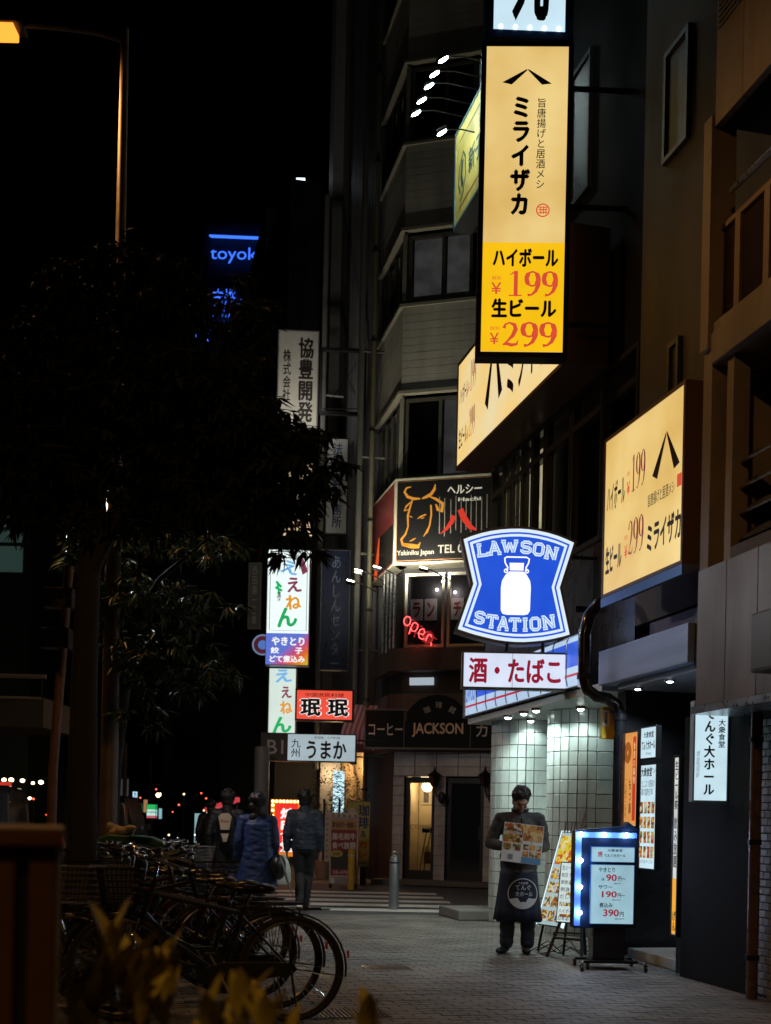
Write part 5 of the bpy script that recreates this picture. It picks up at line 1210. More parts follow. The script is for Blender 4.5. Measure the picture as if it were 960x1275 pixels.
# generic walker seen from behind
def walker(label, loc, h, yaw, jcol, pcol, stride=.12, style='short', coat=False, arm=.0, extra=None, group=None, vox=.014, lean=0):
    r = thing('person', label, 'person', loc, yaw, group); k = h/1.72
    V = lambda x, y, z: (x*k, y*k, z*k)
    b = MB(); Hc = V(0, -.03, 1.585); head(b, Hc, .105*k, .05)
    limb(b, [V(0,.0,1.52), V(0,.01,1.44)], [.055*k,.06*k]); limb(b, [V(0,.0,1.0), V(0,0,1.36)], [.08*k,.08*k])
    AR = [V(-.19,0,1.38), V(-.24,.04,1.1), V(-.23,-.05-arm,.87)]; AL = [V(.19,0,1.38), V(.25,.06,1.1), V(.25,.0+arm,.86)]
    for A_ in (AR, AL): limb(b, A_, [.05*k,.042*k,.03*k])
    hand(b, AR[2], (0,-.1,-1), (1,0,0), .5, 1); hand(b, AL[2], (0,-.1,-1), (-1,0,0), .5, -1)
    L1 = [V(-.08,0,.9), V(-.06,-stride*.9,.5), V(-.03,-stride*.5,.1)]; L2 = [V(.08,0,.9), V(.06,-stride*.6,.5), V(.03,stride*1.6,.16)]
    for L_ in (L1, L2): limb(b, L_, [.08*k,.055*k,.04*k])
    remesh(b, 'body', SKIN, r, vox, 2); hair(r, Hc, .115*k, 0, .05, style, 5)
    quilt = not coat and jcol[2] > .05
    J = mat('jacket_%02d%02d%02d' % tuple(int(c*99) for c in jcol), jcol, .6, nz=.3, bump=.5, bscale=16, stretch=(1,1,3))
    j = MB(); j.ell(V(0,.01,1.25), (.19*k,.13*k,.2*k), 18, 12); limb(j, [V(-.16,0,1.385), V(.16,0,1.385)], [.075*k]*2); limb(j, [V(0,.01,1.42),V(0,.01,1.51)], [.085*k,.07*k]); limb(j, [V(-.06,.01,1.12), V(.06,.01,1.12)], [.125*k]*2)
    limb(j, AR[:2]+[tuple(Vector(AR[1]).lerp(Vector(AR[2]), .9))], [.075*k,.062*k,.05*k]); limb(j, AL[:2]+[tuple(Vector(AL[1]).lerp(Vector(AL[2]), .9))], [.075*k,.062*k,.05*k])
    if coat:
        loft(j, [(z*k, rx*k, ry*k, .02) for z, rx, ry in ((1.34,.17,.12),(1.15,.19,.14),(.95,.215,.16),(.75,.245,.175),(.6,.27,.185),(.52,.28,.19))], amp=.03, k=7, seed=4)
    else:
        for q in range(13): z = 1.3-.034*q; loft(j, [((z+.016)*k,.165*k,.118*k,.01),(z*k,.182*k,.133*k,.01),((z-.018)*k,.165*k,.118*k,.01)]) if quilt else loft(j, [((z+.02)*k,.172*k,.125*k,.01),((z-.02)*k,.174*k,.127*k,.01)])
    remesh(j, 'coat' if coat else 'jacket', J, r, vox, 1, .008)
    T = mat('trousers_%02d' % int(pcol[2]*99), pcol, .8, nz=.2, bump=.4, bscale=14)
    t_ = MB(); t_.ell(V(0,.01,.92), (.16*k,.12*k,.13*k), 14, 10)
    for L_ in (L1, L2): limb(t_, L_, [.1*k,.078*k,.06*k])
    remesh(t_, 'trousers', T, r, vox, 2, .007)
    return r, k, L1[2], L2[2]
w_, k_, f1, f2 = walker('man in a dark quilted jacket walking away over the crossing, one white-soled shoe lifted', PG(377, 1133), 1.74, PI*1.0, (.03,.045,.075), (.02,.02,.022), .19)
WSH = mat('white_trainer', (.6,.62,.62), .5)
shoe(w_, (f1[0], f1[1]-.0, 0), 0, BLK)
s_ = shoe(w_, (0,0,0), 0, WSH); s_.location = (f2[0], f2[1]+.02, .03); s_.rotation_euler = (rad(-32), 0, 0)
q = PG(330, 1150)
w_, k_, f1, f2 = walker('long-haired person in a wide royal blue coat behind the bicycles', Vector((q.x-.09, 14.9, 0)), 1.62, PI+.15, (.012,.036,.14), (.015,.02,.04), .06, 'long', True)
shoe(w_, (f1[0], f1[1], 0)); shoe(w_, (f2[0], f2[1], .0))
bgp = thing('handbag', 'black shoulder bag hanging at the right side of the blue coat', 'bag', Vector((q.x+.18, 14.85, .72)), 0)
bb_ = MB(); bb_.ell((0,0,.02), (.1,.16,.15), 14, 10); bb_.ell((0,0,-.05), (.09,.15,.1), 14, 10); remesh(bb_, 'bag', BLK, bgp, .012, 2)
MB().tube([(0,.1,.12),(-.06,.04,.45),(-.09,0,.68),(-.06,-.06,.45),(0,-.1,.12)], .012, 6).build('strap', BLK, bgp, smooth=True)
um = thing('umbrella', 'closed grey umbrella held slanting beside the blue coat', 'umbrella', Vector((q.x+.21, 14.75, .80)), 0)
MB().tube([(0,0,.06),(.03,0,-.02),(.10,0,-.22),(.17,0,-.42)], [.008,.02,.018,.004], 10).build('canopy', mat('umbrella_grey', (.2,.21,.22), .5), um, smooth=True)
MB().tube([(.03,0,.16),(-.02,0,.2),(-.04,0,.15),(-.02,0,.1),(0,0,.04)], .008, 6).build('handle', BLK, um, smooth=True)
pb = P(352, 1082, 17.2); cb_ = thing('carrier_bag', 'pale translucent carrier bag hanging left of the walking man', 'bag', pb, 0)
b = MB(); b.tube([(0,0,-.22),(0,0,-.16),(0,0,.0),(0,0,.12),(0,0,.2)], [.09,.13,.12,.08,.03], 10); o = b.build('bag', mat('plastic_bag', (.5,.55,.5), .35, nz=.2), cb_, smooth=True); o.scale = (1,.5,1)
MB().tube([(-.03,0,.17),(0,0,.27),(.03,0,.17)], .008, 6).build('loop_handle', WHTP, cb_)
q = PG(281, 1118); q = Vector((q.x*17.8/q.y, 17.8, 0))
w_, k_, f1, f2 = walker('person in black carrying a cream backpack, left of the blue coat', q, 1.72, PI-.1, (.014,.014,.016), (.013,.013,.013), .08)
shoe(w_, (f1[0], f1[1], 0)); shoe(w_, (f2[0], f2[1], .0))
bk = thing('backpack', 'cream and black backpack with small red lettering on the back of the person in black', 'backpack', q + Vector((.02,-.26,1.2)), -.1)
b = MB(); b.ell((0,.02,0),(.15,.1,.24),14,10); b.ell((0,.04,-.12),(.16,.1,.16),14,10); remesh(b, 'pack', BLK, bk, .012, 2)
MB().prism([(-.1,.14),(-.06,.19),(.06,.19),(.1,.14),(.07,-.05),(-.06,-.05)], -.095, -.06).build('front_panel', mat('cream_fabric', (.55,.45,.33), .8), bk, bev=.008)
MB().prism([(-.06,-.1),(.06,-.1),(.02,-.22),(-.02,-.22)], -.075, -.05).build('front_pocket', mat('cream_fabric', (.55,.45,.33), .8), bk)
mb = MB(); put_text(mb, 'Rhone', -.06, .06, .06, .1, -.097, 0, .04); flat(mb, 'lettering', mat('red_thread', (.4,.04,.03), .6), bk)
q = Vector((P(258, 1100, 24).x, 24.3, 0)); w_, k_, f1, f2 = walker('small dark figure standing far back, left of the backpack', q, 1.66, PI, (.012,.012,.014), (.012,.012,.012), .03)
shoe(w_, (f1[0], f1[1], 0)); shoe(w_, (f2[0], f2[1], .0))

# ------------------------------------------------------------------ boards and stands on the pavement
# tall easel menu: leaning back, seen from its edge
e0 = PG(690, 1185)
ea = thing('easel_menu', 'tall slanting lit menu easel right beside the man, seen almost edge-on', 'menu easel', Vector((e0.x, e0.y-.1, 0)), rad(-62))
t1 = Matrix.Rotation(rad(-17), 4, 'X'); 
def lean(mb, M): mb.v = [tuple(M @ Vector(p)) for p in mb.v]; return mb
Mx = Matrix.Translation((-.2, -.1, .28)) @ t1
LT = emit('acrylic_edge', (.75,.95,1.0), 1.3)
lean(MB().box(0,.42,0,.03,0,1.02), Mx).build('panel', BLK, ea)
lean(MB().box(.01,.41,-.004,-.0005,.01,1.01), Mx).build('lit_sheet', emit('menu_lit_sheet', (.5,.68,.72), .75, nz=.2, scale=8), ea)
FL2 = photo('food_print_lit2', [(.5,.22,.04),(.8,.6,.1),(.3,.08,.03),(.7,.7,.6),(.1,.12,.1)], .6, 42)
for j, (za, zb) in enumerate(((.66,.97),)): lean(MB().box(.03,.39,-.006,-.0045,za,zb), Mx).build('photo', photo('menu_yellow', [(.75,.55,.02),(.75,.6,.05),(.6,.1,.03),(.8,.75,.3)], .65, 26), ea)
for j in range(4):
    for i in range(3): lean(MB().box(.03+i*.125,.135+i*.125,-.006,-.0045,.05+j*.15,.165+j*.15), Mx).build('photo', FL2, ea)
lean(MB().box(-.006,0,-.006,.03,0,1.02).box(.42,.426,-.006,.03,0,1.02).box(0,.42,-.006,.03,1.02,1.026), Mx).build('edge_light', LT, ea)
MB().tube([(-.2,-.08,0),(-.16,.0,.5),(-.1,.2,1.22)], .014, 6).tube([(.24,-.08,0),(.2,.0,.5),(.15,.2,1.22)], .014, 6).tube([(.02,.5,0),(.02,.2,1.22)], .014, 6).build('leg', BLK, ea)
for i in range(7): MB().tube([(-.1+i*.05,.16,1.24),(-.1+i*.05+rnd.uniform(-.03,.03),.18,1.32+rnd.uniform(0,.05))], .008, 5).build('clip', mat('twig', (.12,.08,.06), .8), ea)
MB().tube([(.12,.18,1.2),(.2,.22,1.52)], [.02,.008], 6).build('rolled_flag', mat('twig', (.12,.08,.06), .8), ea)
e1 = PG(697, 1192)
eb_ = thing('easel_menu', 'white printed menu on black easel legs, half behind the bulb-framed sign', 'menu easel', Vector((e1.x+.12, e1.y+.05, 0)), rad(-34))
Mx = Matrix.Translation((-.16, -.04, .34)) @ Matrix.Rotation(rad(-9), 4, 'X')
lean(MB().box(0,.36,0,.02,0,.62), Mx).build('panel', BLK, eb_); lean(MB().box(.012,.348,-.004,-.0005,.012,.608), Mx).build('sheet', emit('menu_sheet_lit', (.75,.9,.88), .8, nz=.1), eb_)
mb = MB()
for j in range(8): put_text(mb, ['生ビール 鶏の唐揚げ','枝豆 たこわさ 冷奴','串焼き盛り合わせ','刺身三点盛り','だし巻き玉子','焼きそば 焼きおにぎり','ハイボール サワー','日本酒 梅酒 焼酎'][j], .025, .335, .535-j*.073, .58-j*.073, -.0055-.0001*j, 0, .01)
o = flat(mb, 'lettering', mat('grey_ink', (.1,.12,.14), .6), eb_); o.matrix_local = Mx
mb = MB()
for j in range(5):
    a, b2 = rnd.uniform(.02,.15), rnd.uniform(.18,.33); mb.box(a, b2, -.0075, -.0068, .06+j*.11, .09+j*.11)
o = mb.build('photo_strip', FL2, eb_); o.matrix_local = Mx; o['kind'] = 'stuff'
MB().tube([(-.19,-.16,0),(-.12,-.02,.34),(.0,.1,1.0)], .016, 6).tube([(.19,-.16,0),(.12,-.02,.34),(.04,.1,1.0)], .016, 6).tube([(.02,.3,0),(.02,.1,1.0)], .016, 6).build('leg', BLK, eb_)
MB().tube([(-.15,-.1,.19),(.15,-.1,.19)], .014, 6).tube([(-.16,-.08,.24),(.02,.25,.22)], .01, 6).build('crossbar', BLK, eb_)
# bulb-framed sign on a black pedestal
f0 = PG(757, 1207)
st_ = thing('bulb_frame_sign', 'blue-white lit price sign framed by round bulbs on a black wheeled pedestal', 'sign', Vector((f0.x, f0.y, 0)), rad(3))
Ys = f0.y; kp = Ys/F
def lx(px): return (px-757)*kp
def lz2(py): return (1208-py)*kp
NV = mat('navy_frame_gloss', (.008,.018,.05), .3, .2)
X0, X1, Z0, Z1 = lx(712), lx(791), lz2(1157), lz2(1036)
MB().box(X0, X1, .0, .16, Z0, Z1).build('casing', NV, st_, bev=.006)
MB().prism([(X0,Z1+.004),(X1+.02,Z1+.004),(X1-.1,Z1+.09),(X1-.12,Z1+.05)], -.03, .16).build('top_fin', NV, st_)
FC = emit('price_panel', (.38,.62,.72), .85, nz=.2, scale=5)
pn = MB().box(lx(733), lx(787), -.006, -.0005, lz2(1151), lz2(1078)).build('price_panel', FC, st_); MB().box(lx(733), lx(787), -.006, -.0005, lz2(1074), lz2(1056)).build('name_panel', FC, st_)
tr_ = MB(); 
for (a, b2, c, d) in ((733,787,1078,1151),(733,787,1056,1074)):
    A_, B_, C_, D_ = lx(a)-.008, lx(b2)+.008, lz2(d)-.008, lz2(c)+.008
    tr_.box(A_,A_+.008,-.012,-.0005,C_,D_).box(B_-.008,B_,-.012,-.0005,C_,D_).box(A_+.008,B_-.008,-.012,-.0005,C_,C_+.008).box(A_+.008,B_-.008,-.012,-.0005,D_-.008,D_)
tr_.build('trim', mat('blue_frame', (.02,.09,.28), .35), st_)
BL = emit('bulb_led', (.75,.87,1.0), 16); BLG = mat('blue_glow_paint', (.12,.25,.75), .4)  # blue glow around the bulbs is put into the channel colour
MB().box(X0+.006, X0+.062, -.004, -.0005, Z0+.02, Z1-.012).build('bulb_channel', BLG, st_); MB().box(X0+.064, X1-.008, -.004, -.0005, Z1-.062, Z1-.012).build('bulb_channel', BLG, st_)
for px, py in ((719,1040.5),(748,1040.5),(776,1040.5),(719,1073),(719,1106),(719,1138)):
    b = MB(); b.ell((lx(px)+.004,-.012,lz2(py)), (.022,.018,.022), 12, 8); o = b.build('bulb', BL, st_, smooth=True); light(o, 'POINT', (lx(px)+.004,-.05,lz2(py)), 1.7, (.5,.68,1), .02)
NAVY = mat('navy_ink2', (.01,.015,.04), .5); REDI = emit('crimson_print', (.42,.01,.04), .65)
def stx(body_, x0, x1, y0, y1, m, bold=.03, i=[0]):
    i[0] += 1; mb = MB(); put_text(mb, body_, lx(x0), lx(x1), lz2(y1), lz2(y0), -.008-.0001*i[0], 0, bold); flat(mb, 'lettering', m, st_)
stx('大衆食堂', 753, 772, 1058, 1061.5, NAVY); stx('てんぐ大ホール', 749, 776, 1064, 1068, NAVY, .04); stx('焼', 741, 747, 1061, 1068, REDI)
stx('やきとり', 742.5, 763, 1081, 1087, NAVY, .03); stx('90', 752, 765.5, 1089.5, 1098, REDI, .035); stx('円〜', 767, 776, 1092, 1098, NAVY); stx('(税込99円)', 762, 771, 1100, 1102, NAVY); stx('1本', 746, 750, 1094, 1098, NAVY)
stx('サワー', 742.5, 760, 1103, 1108, NAVY, .03); stx('190', 747, 766, 1110.5, 1118.5, REDI, .035); stx('円〜', 767, 776, 1113, 1118.5, NAVY); stx('(税込209円)', 760, 771, 1120.5, 1122.5, NAVY)
stx('煮込み', 744, 761, 1125, 1131, NAVY, .03); stx('390', 749, 769, 1133, 1142, REDI, .035); stx('円', 770, 775, 1136, 1142, NAVY); stx('(税込429円)', 764, 776, 1144, 1146, NAVY)
MB().box(lx(738), lx(778), .02, .18, .085, Z0-.001).build('pedestal', BLK, st_, bev=.008)
MB().box(lx(738)-.008, lx(738)-.001, .015, .17, .085, Z0-.002).build('pale_edge', STEEL, st_)
MB().box(lx(720), lx(797), -.06, -.01, .06, .085).box(lx(722), lx(795), .22, .27, .06, .085).box(lx(735), lx(785), -.012, .22, .062, .083).build('base_frame', DRK, st_, bev=.005)
MB().tube([(lx(719),-.2,.07),(lx(722),-.05,.075)], .018, 6).tube([(lx(797),-.2,.07),(lx(794),-.05,.075)], .018, 6).build('outrigger', STEEL, st_)
for px, y in ((718,-.2),(797,-.2),(722,.25),(795,.25),(730,-.04)):
    b = MB(); b.cyl((lx(px)-.012, y, .028), (lx(px)+.012, y, .028), .028, n=14); b.box(lx(px)-.016, lx(px)+.016, y-.012, y+.012, .045, .064); b.build('caster', BLK, st_, smooth=True)
cbz = thing('power_cable', 'thin black cables lying tangled behind the easel legs', 'cable', Vector((e1.x, e1.y+.35, 0)), 0)
for k in range(5):
    g = random.Random(k+20); pts = [(-.2+i*.12+g.uniform(-.05,.05), g.uniform(-.15,.25), .01+g.uniform(0,.16)*(i%2)) for i in range(9)]
    MB().tube(pts, .005, 5).build('cable', BLK, cbz)
# A-frame billboard across the street
z_ = PG(425, 1106); 
wb = thing('billboard_stand', 'white framed billboard stand with unlit bulbs and a red beef menu panel', 'sign stand', Vector((z_.x, z_.y, 0)), rad(-4))
kb = z_.y/F; bx_ = lambda px: (px-425)*kb; bz_ = lambda py: (1106-py)*kb
WF = mat('cream_frame', (.55,.45,.38), .5, nz=.1)
MB().box(bx_(409), bx_(445), -.0, .1, bz_(1100), bz_(1014)).build('casing', WF, wb, bev=.01)
MB().box(bx_(403), bx_(409)-.001, -.03, .02, bz_(1072), bz_(1012)).box(bx_(403), bx_(444), -.031, .02, bz_(1019), bz_(1012)+.001).build('bulb_frame', WF, wb)
MB().prism([(bx_(432),bz_(1013)),(bx_(444),bz_(1013)),(bx_(438),bz_(1005)),(bx_(432),bz_(1007))], -.03, .02).build('arrow_tip', WF, wb)
UB = mat('unlit_bulb', (.45,.3,.22), .25)
for i in range(8): MB().ell((bx_(406), -.045, bz_(1020+i*6.6)), .025, 8, 6).build('bulb', UB, wb, smooth=True)
for i in range(5): MB().ell((bx_(413+i*7), -.045, bz_(1015.5)), .025, 8, 6).build('bulb', UB, wb, smooth=True)
def wrect(nm, a, b2, c, d, m, y): MB().box(bx_(a), bx_(b2), y, y+.003, bz_(d), bz_(c)).build(nm, m, wb)
wrect('panel_red', 411, 443, 1021, 1090, mat('beef_red', (.25,.03,.03), .5, nz=.2), -.004); wrect('panel_orange', 411, 443, 1021, 1033, mat('beef_orange', (.5,.25,.08), .5), -.008); wrect('panel_black', 411, 443, 1059, 1082, mat('beef_black', (.03,.025,.02), .5), -.008)
wrect('panel_grey', 411, 443, 1092, 1101, mat('grey_board', (.3,.29,.28), .6), -.004); wrect('notice', 411.5, 416, 1093, 1100, WHTP, -.01)
MB().ell((bx_(418), -.009, bz_(1063)), (.13,.003,.07), 16, 6).build('yellow_badge', mat('badge_yellow', (.5,.38,.08), .5), wb)
def wtx(body_, a, b2, c, d, m, y, bold=.03):
    mb = MB(); put_text(mb, body_, bx_(a), bx_(b2), bz_(d), bz_(c), y, 0, bold); flat(mb, 'lettering', m, wb)
PKW = mat('pink_white', (.65,.5,.48), .5)
wtx('黒毛和牛一頭買い', 412, 442, 1023.5, 1031, INK, -.012); wtx('黒毛和牛', 412, 442, 1037, 1046, PKW, -.012, .06); wtx('食べ放題', 412, 442, 1048, 1057, PKW, -.012, .06); wtx('28-4780-0', 414, 442, 1084, 1088, PKW, -.012); wtx('食べ飲み', 414, 423, 1061, 1065.5, INK, -.016)
for px in (411, 442): MB().cyl((bx_(px)-.03, .05, .05), (bx_(px)+.03, .05, .05), .05, n=12).build('wheel', BLK, wb, smooth=True)
# yellow banner stand
nbn = front_sign('banner_stand', 'tall yellow banner stand with dark characters beside the coffee shop', 'banner', 430, 997, 460, 1079, 25.0, .05, mat('banner_yellow', (.48,.4,.1), .7, nz=.2), frame=mat('banner_edge', (.2,.16,.08), .6), fw=.015, yaw=rad(-6))
nbn.txt('珈琲', .5, .95, .05, .42, mat('navy_ink', (.02,.04,.12), .6), .04, True); nbn.txt('&', .6, .85, .45, .55, mat('navy_ink', (.02,.04,.12), .6), .03); nbn.txt('カレー', .5, .9, .6, .95, mat('curry_red', (.4,.08,.02), .6), .05, True)
MB().box(.1, .2, .06, .3, -1.0, .1).box(.3,.4,.06,.3,-1.0,.1).build('post', BLK, nbn.root)
# red sign with orange bulbs
mq = front_sign('marquee_sign', 'red lit sign ringed with glowing orange bulbs behind the walking man', 'sign', 336, 995, 375, 1066, 26.5, .3, emit('marquee_red', (.85,.03,.02), .95, nz=.1), frame=emit('marquee_gold', (.9,.3,.02), .7), fw=.09)
mq.txt('焼肉食堂', .3, .8, .15, .92, EW, .06, True)
for i in range(9): MB().ell((.045+i*mq.w*.115, -.02, mq.h-.045), .03, 8, 6).build('bulb', emit('marquee_bulb', (1,.75,.25), 5), mq.root)
for i in range(10): MB().ell((.045, -.02, mq.h-.13-i*.115), .03, 8, 6).build('bulb', emit('marquee_bulb', (1,.75,.25), 5), mq.root)
MB().tube([(.3,.15,0),(.3,.15,-.9)], .05, 8).build('post', DRK, mq.root); light(mq.root, 'POINT', (.35,-.5,.6), 10, (1,.25,.1), .2)
# illuminated tree and plants in front of the far shop, light strip
lt = thing('shrub', 'potted shrub silhouetted against the cool lit window of the far shop', 'shrub', Vector((P(421,1090,27).x, 27, 0)), 0)
LEAFD = mat('leaf_dark', (.045,.07,.03), .5, nz=.35, scale=3)
def leafy(parent, name, c, rr, n, L, m, seed, drop=.5, w=.25):
    g = random.Random(seed); b = MB()
    for i in range(n):
        d = Vector((g.gauss(0,1), g.gauss(0,1), g.gauss(0,1))).normalized(); p = Vector(c) + Vector((d.x*rr[0], d.y*rr[1], d.z*rr[2]))*g.uniform(.4,1)
        e = (d + Vector((g.uniform(-.5,.5), g.uniform(-.5,.5), -drop))).normalized(); s_ = e.orthogonal().normalized()*L*w*.5; l_ = L*g.uniform(.7,1.2)
        b.add([p, p+e*l_*.5+s_, p+e*l_, p+e*l_*.5-s_], [(0,1,2,3)])
    o = b.build(name, m, parent); o['kind'] = 'stuff'; return o
leafy(lt, 'foliage', (0,0,1.7), (.3,.3,1.0), 260, .1, LEAFD, 3); MB().tube([(0,0,.3),(0,0,1.8)], .03, 6).build('trunk', mat('bark', (.035,.03,.027), .9, nz=.4, bump=.6), lt); MB().tube([(0,0,0),(0,0,.4)], [.16,.22], 14).build('pot', CONC, lt, smooth=True)
for k, (px, lab) in enumerate(((402, 'dark potted shrub left of the silhouetted one'), (436, 'dark potted shrub right of the silhouetted one'))):
    r = thing('shrub', lab, 'shrub', Vector((P(px,1090,27.3).x, 27.3, 0)), 0); leafy(r, 'foliage', (0,0,1.8), (.4,.4,.9), 500, .1, LEAFD, 8+k); MB().tube([(0,0,.3),(0,0,1.8)], .03, 6).build('trunk', MATS['bark'], r); MB().tube([(0,0,0),(0,0,.4)], [.16,.22], 14).build('pot', CONC, r, smooth=True)

# bollards and posts
bo = PG(490, 1131)
r = thing('bollard', 'grey steel bollard standing before the coffee shop crossing', 'bollard', Vector((bo.x, bo.y, -.012)), 0)
MB().tube([(0,0,0),(0,0,.76),(0,0,.8),(0,0,.82)], [.075,.075,.06,.02], 20).build('post', mat('bollard_grey', (.32,.34,.36), .35, .6, nz=.2), r, smooth=True)
MB().tube([(0,0,.70),(0,0,.72)], .078, 20).build('band', DRK, r, smooth=True); MB().ring((0,0,.85), .03, .008, 14).build('ring', STEEL, r)
YB = mat('yellow_post', (.6,.36,.04), .5, nz=.2)
for px, py, h, lab in ((437, 1108, .78, 'yellow post standing in front of the billboard stand'), (235, 1098, .72, 'yellow post left of the people, behind the bicycles')):
    q = PG(px, py); r = thing('yellow_post', lab, 'bollard', Vector((q.x, q.y, 0)), 0, 'yellow posts'); MB().tube([(0,0,0),(0,0,h-.03),(0,0,h)], [.07,.07,.04], 16).build('post', YB, r, smooth=True); MB().tube([(0,0,h-.14),(0,0,h-.1)], .073, 16).build('reflective_band', mat('reflector', (.6,.5,.3), .3), r, smooth=True)

# ------------------------------------------------------------------ bicycles
TYR = mat('tyre_rubber', (.02,.02,.021), .7, nz=.2); RIMM = mat('rim_alloy', (.2,.2,.21), .35, .9)
def wheel(root, x, r=.335):
    w = MB().ring((x,0,r+.012), r-.008, .02, 48, 'y', 8).build('wheel', TYR, root, smooth=True)
    MB().ring((x,0,r+.012), r-.034, .011, 48, 'y', 6).build('rim', RIMM, w, smooth=True)
    b = MB(); c = Vector((x,0,r+.012))
    for i in range(28):
        a = 2*PI*i/28; a2 = a + (.5 if i % 2 else -.5); sd = .03 if (i//2) % 2 else -.03
        b.tube([c+Vector((math.cos(a2)*.022, sd, math.sin(a2)*.022)), c+Vector((math.cos(a)*(r-.04), 0, math.sin(a)*(r-.04)))], .0013, 3, cap=False)
    o = b.build('spokes', CHROME, w)
    MB().cyl((x,-.05,r+.012),(x,.05,r+.012),.022,n=12).cyl((x,-.065,r+.012),(x,.065,r+.012),.007,n=8).build('hub', CHROME, w, smooth=True)
    return w
def fender(root, x, a0, a1, m, r=.368):
    b = MB(); n = 16
    pts = []
    for i in range(n+1):
        a = a0+(a1-a0)*i/n
        for dy, dr in ((-.027,-.012),(-.015,0),(.015,0),(.027,-.012)): pts.append((x+math.cos(a)*(r+dr), dy, .347+math.sin(a)*(r+dr)))
    b.add(pts, [(i*4+j, i*4+j+1, (i+1)*4+j+1, (i+1)*4+j) for i in range(n) for j in range(3)])
    o = b.build('mudguard', m, root, smooth=True); MB().tube([(x,.03,.347),(x+math.cos(a1)*r*.98,.028,.347+math.sin(a1)*r*.98)], .003, 4).tube([(x,-.03,.347),(x+math.cos(a1)*r*.98,-.028,.347+math.sin(a1)*r*.98)], .003, 4).build('stay', CHROME, o)
def bicycle(label, col, basket=True, kind=0, child=False):
    r = thing('bicycle', label, 'bicycle', (0,0,0), 0, 'bicycles parked in a row along the kerb')
    M = mat('bike_paint_%02d%02d%02d' % tuple(int(c*99) for c in col), col, .3, .2, coat=.6)
    wheel(r, .55); wheel(r, -.55)
    f = MB(); f.tube([(.10,0,.29),(.24,0,.74)], .018, 10).tube([(-.345,0,.90),(-.43,0,.62)], .02, 10)
    if kind == 0: f.tube([(-.42,0,.65),(-.25,0,.42),(-.05,0,.31),(.10,0,.29)], .02, 10).tube([(-.39,0,.74),(-.2,0,.53),(.0,0,.43),(.145,0,.43)], .014, 8)
    else: f.tube([(-.42,0,.65),(.10,0,.29)], .02, 10).tube([(-.365,0,.83),(.225,0,.70)], .016, 8)
    for y in (-.055,.055): f.tube([(.10,y*.6,.29),(.55,y,.347)], .010, 8).tube([(.22,y*.3,.69),(.55,y,.347)], .008, 8)
    f.build('frame', M, r, smooth=True)
    fk = MB(); fk.tube([(-.43,0,.62),(-.45,0,.70)], .018, 8)
    for y in (-.05,.05): fk.tube([(-.43,y*.5,.66),(-.445,y,.6),(-.49,y,.45),(-.55,y,.347)], [.013,.012,.01,.008], 8)
    fk.build('fork', CHROME if kind == 0 else M, r, smooth=True)
    hb = MB(); hb.tube([(-.345,0,.90),(-.33,0,1.0),(-.345,0,1.03)], .012, 8)
    hb.tube([(-.16,-.27,1.03),(-.28,-.25,1.06),(-.34,-.16,1.05),(-.345,0,1.03),(-.34,.16,1.05),(-.28,.25,1.06),(-.16,.27,1.03)], .011, 8); h = hb.build('handlebar', CHROME, r, smooth=True)
    for s_ in (-1,1):
        MB().tube([(-.2,s_*.262,1.04),(-.10,s_*.275,1.015)], .017, 8).build('grip', BLK, h, smooth=True); MB().tube([(-.27,s_*.245,1.045),(-.24,s_*.235,1.02),(-.15,s_*.245,.99)], .006, 6).build('brake_lever', CHROME, h, smooth=True)
    MB().ell((-.31,-.1,1.075),(.025,.025,.018),12,6).build('bell', CHROME, h, smooth=True)
    sd = MB(); sd.ell((.36,0,.865),(.09,.085,.035),14,8); sd.ell((.24,0,.865),(.12,.035,.025),14,8); sd.ell((.31,0,.862),(.1,.06,.03),14,8)
    so = remesh(sd, 'saddle', mat('saddle_vinyl', (.015,.014,.014), .25), r, .012, 3)
    b = MB(); b.tube([(.24,0,.74),(.285,0,.84)], .013, 8)
    for y in (-.04,.04): b.ring((.36,y,.835), .022, .004, 12, 'z', 5); b.tube([(.36,y,.83),(.2,y*.3,.835)], .005, 5)
    b.build('seat_post', CHROME, so, smooth=True)
    b = MB()
    for y in (-.06,.06): b.tube([(.27,y,.725),(.45,y,.73),(.78,y,.735)], .005, 6).tube([(.55,y*1.15,.36),(.60,y,.73)], .004, 6).tube([(.55,y*1.15,.36),(.50,y,.73)], .004, 6)
    b.tube([(.78,-.06,.735),(.80,0,.737),(.78,.06,.735)], .005, 6)
    for i in range(5): b.tube([(.38+i*.09,-.06,.73),(.38+i*.09,.06,.73)], .004, 5)
    rk = b.build('rear_rack', BLK if kind else CHROME, r, smooth=True)
    MB().box(.42,.74,-.02,.02,.738,.748).build('spring_clamp', BLK, rk)
    fender(r, .55, rad(178), rad(-8), M if kind == 0 else BLK); fender(r, -.55, rad(168), rad(30), M if kind == 0 else BLK)
    b = MB(); b.cyl((.10,-.045,.29),(.10,-.039,.29),.085,n=24); c = b.build('chainring', CHROME, r, smooth=True)
    MB().tube([(.10,-.06,.29),(.18,-.065,.15)], .009, 6).tube([(.10,.06,.29),(.02,.065,.43)], .009, 6).tube([(.10,-.06,.29),(.10,.06,.29)], .014, 8).build('crank', CHROME, c, smooth=True)
    MB().box(.14,.22,-.16,-.07,.138,.16).build('pedal', BLK, c, bev=.004); MB().box(-.02,.06,.07,.16,.42,.442).build('pedal', BLK, c, bev=.004)
    MB().prism([(.0,.35),(.10,.385),(.3,.39),(.56,.385),(.59,.347),(.56,.31),(.3,.27),(.10,.195),(.02,.22)], -.066, -.056).build('chain_guard', M if kind == 0 else BLK, r, bev=.003)
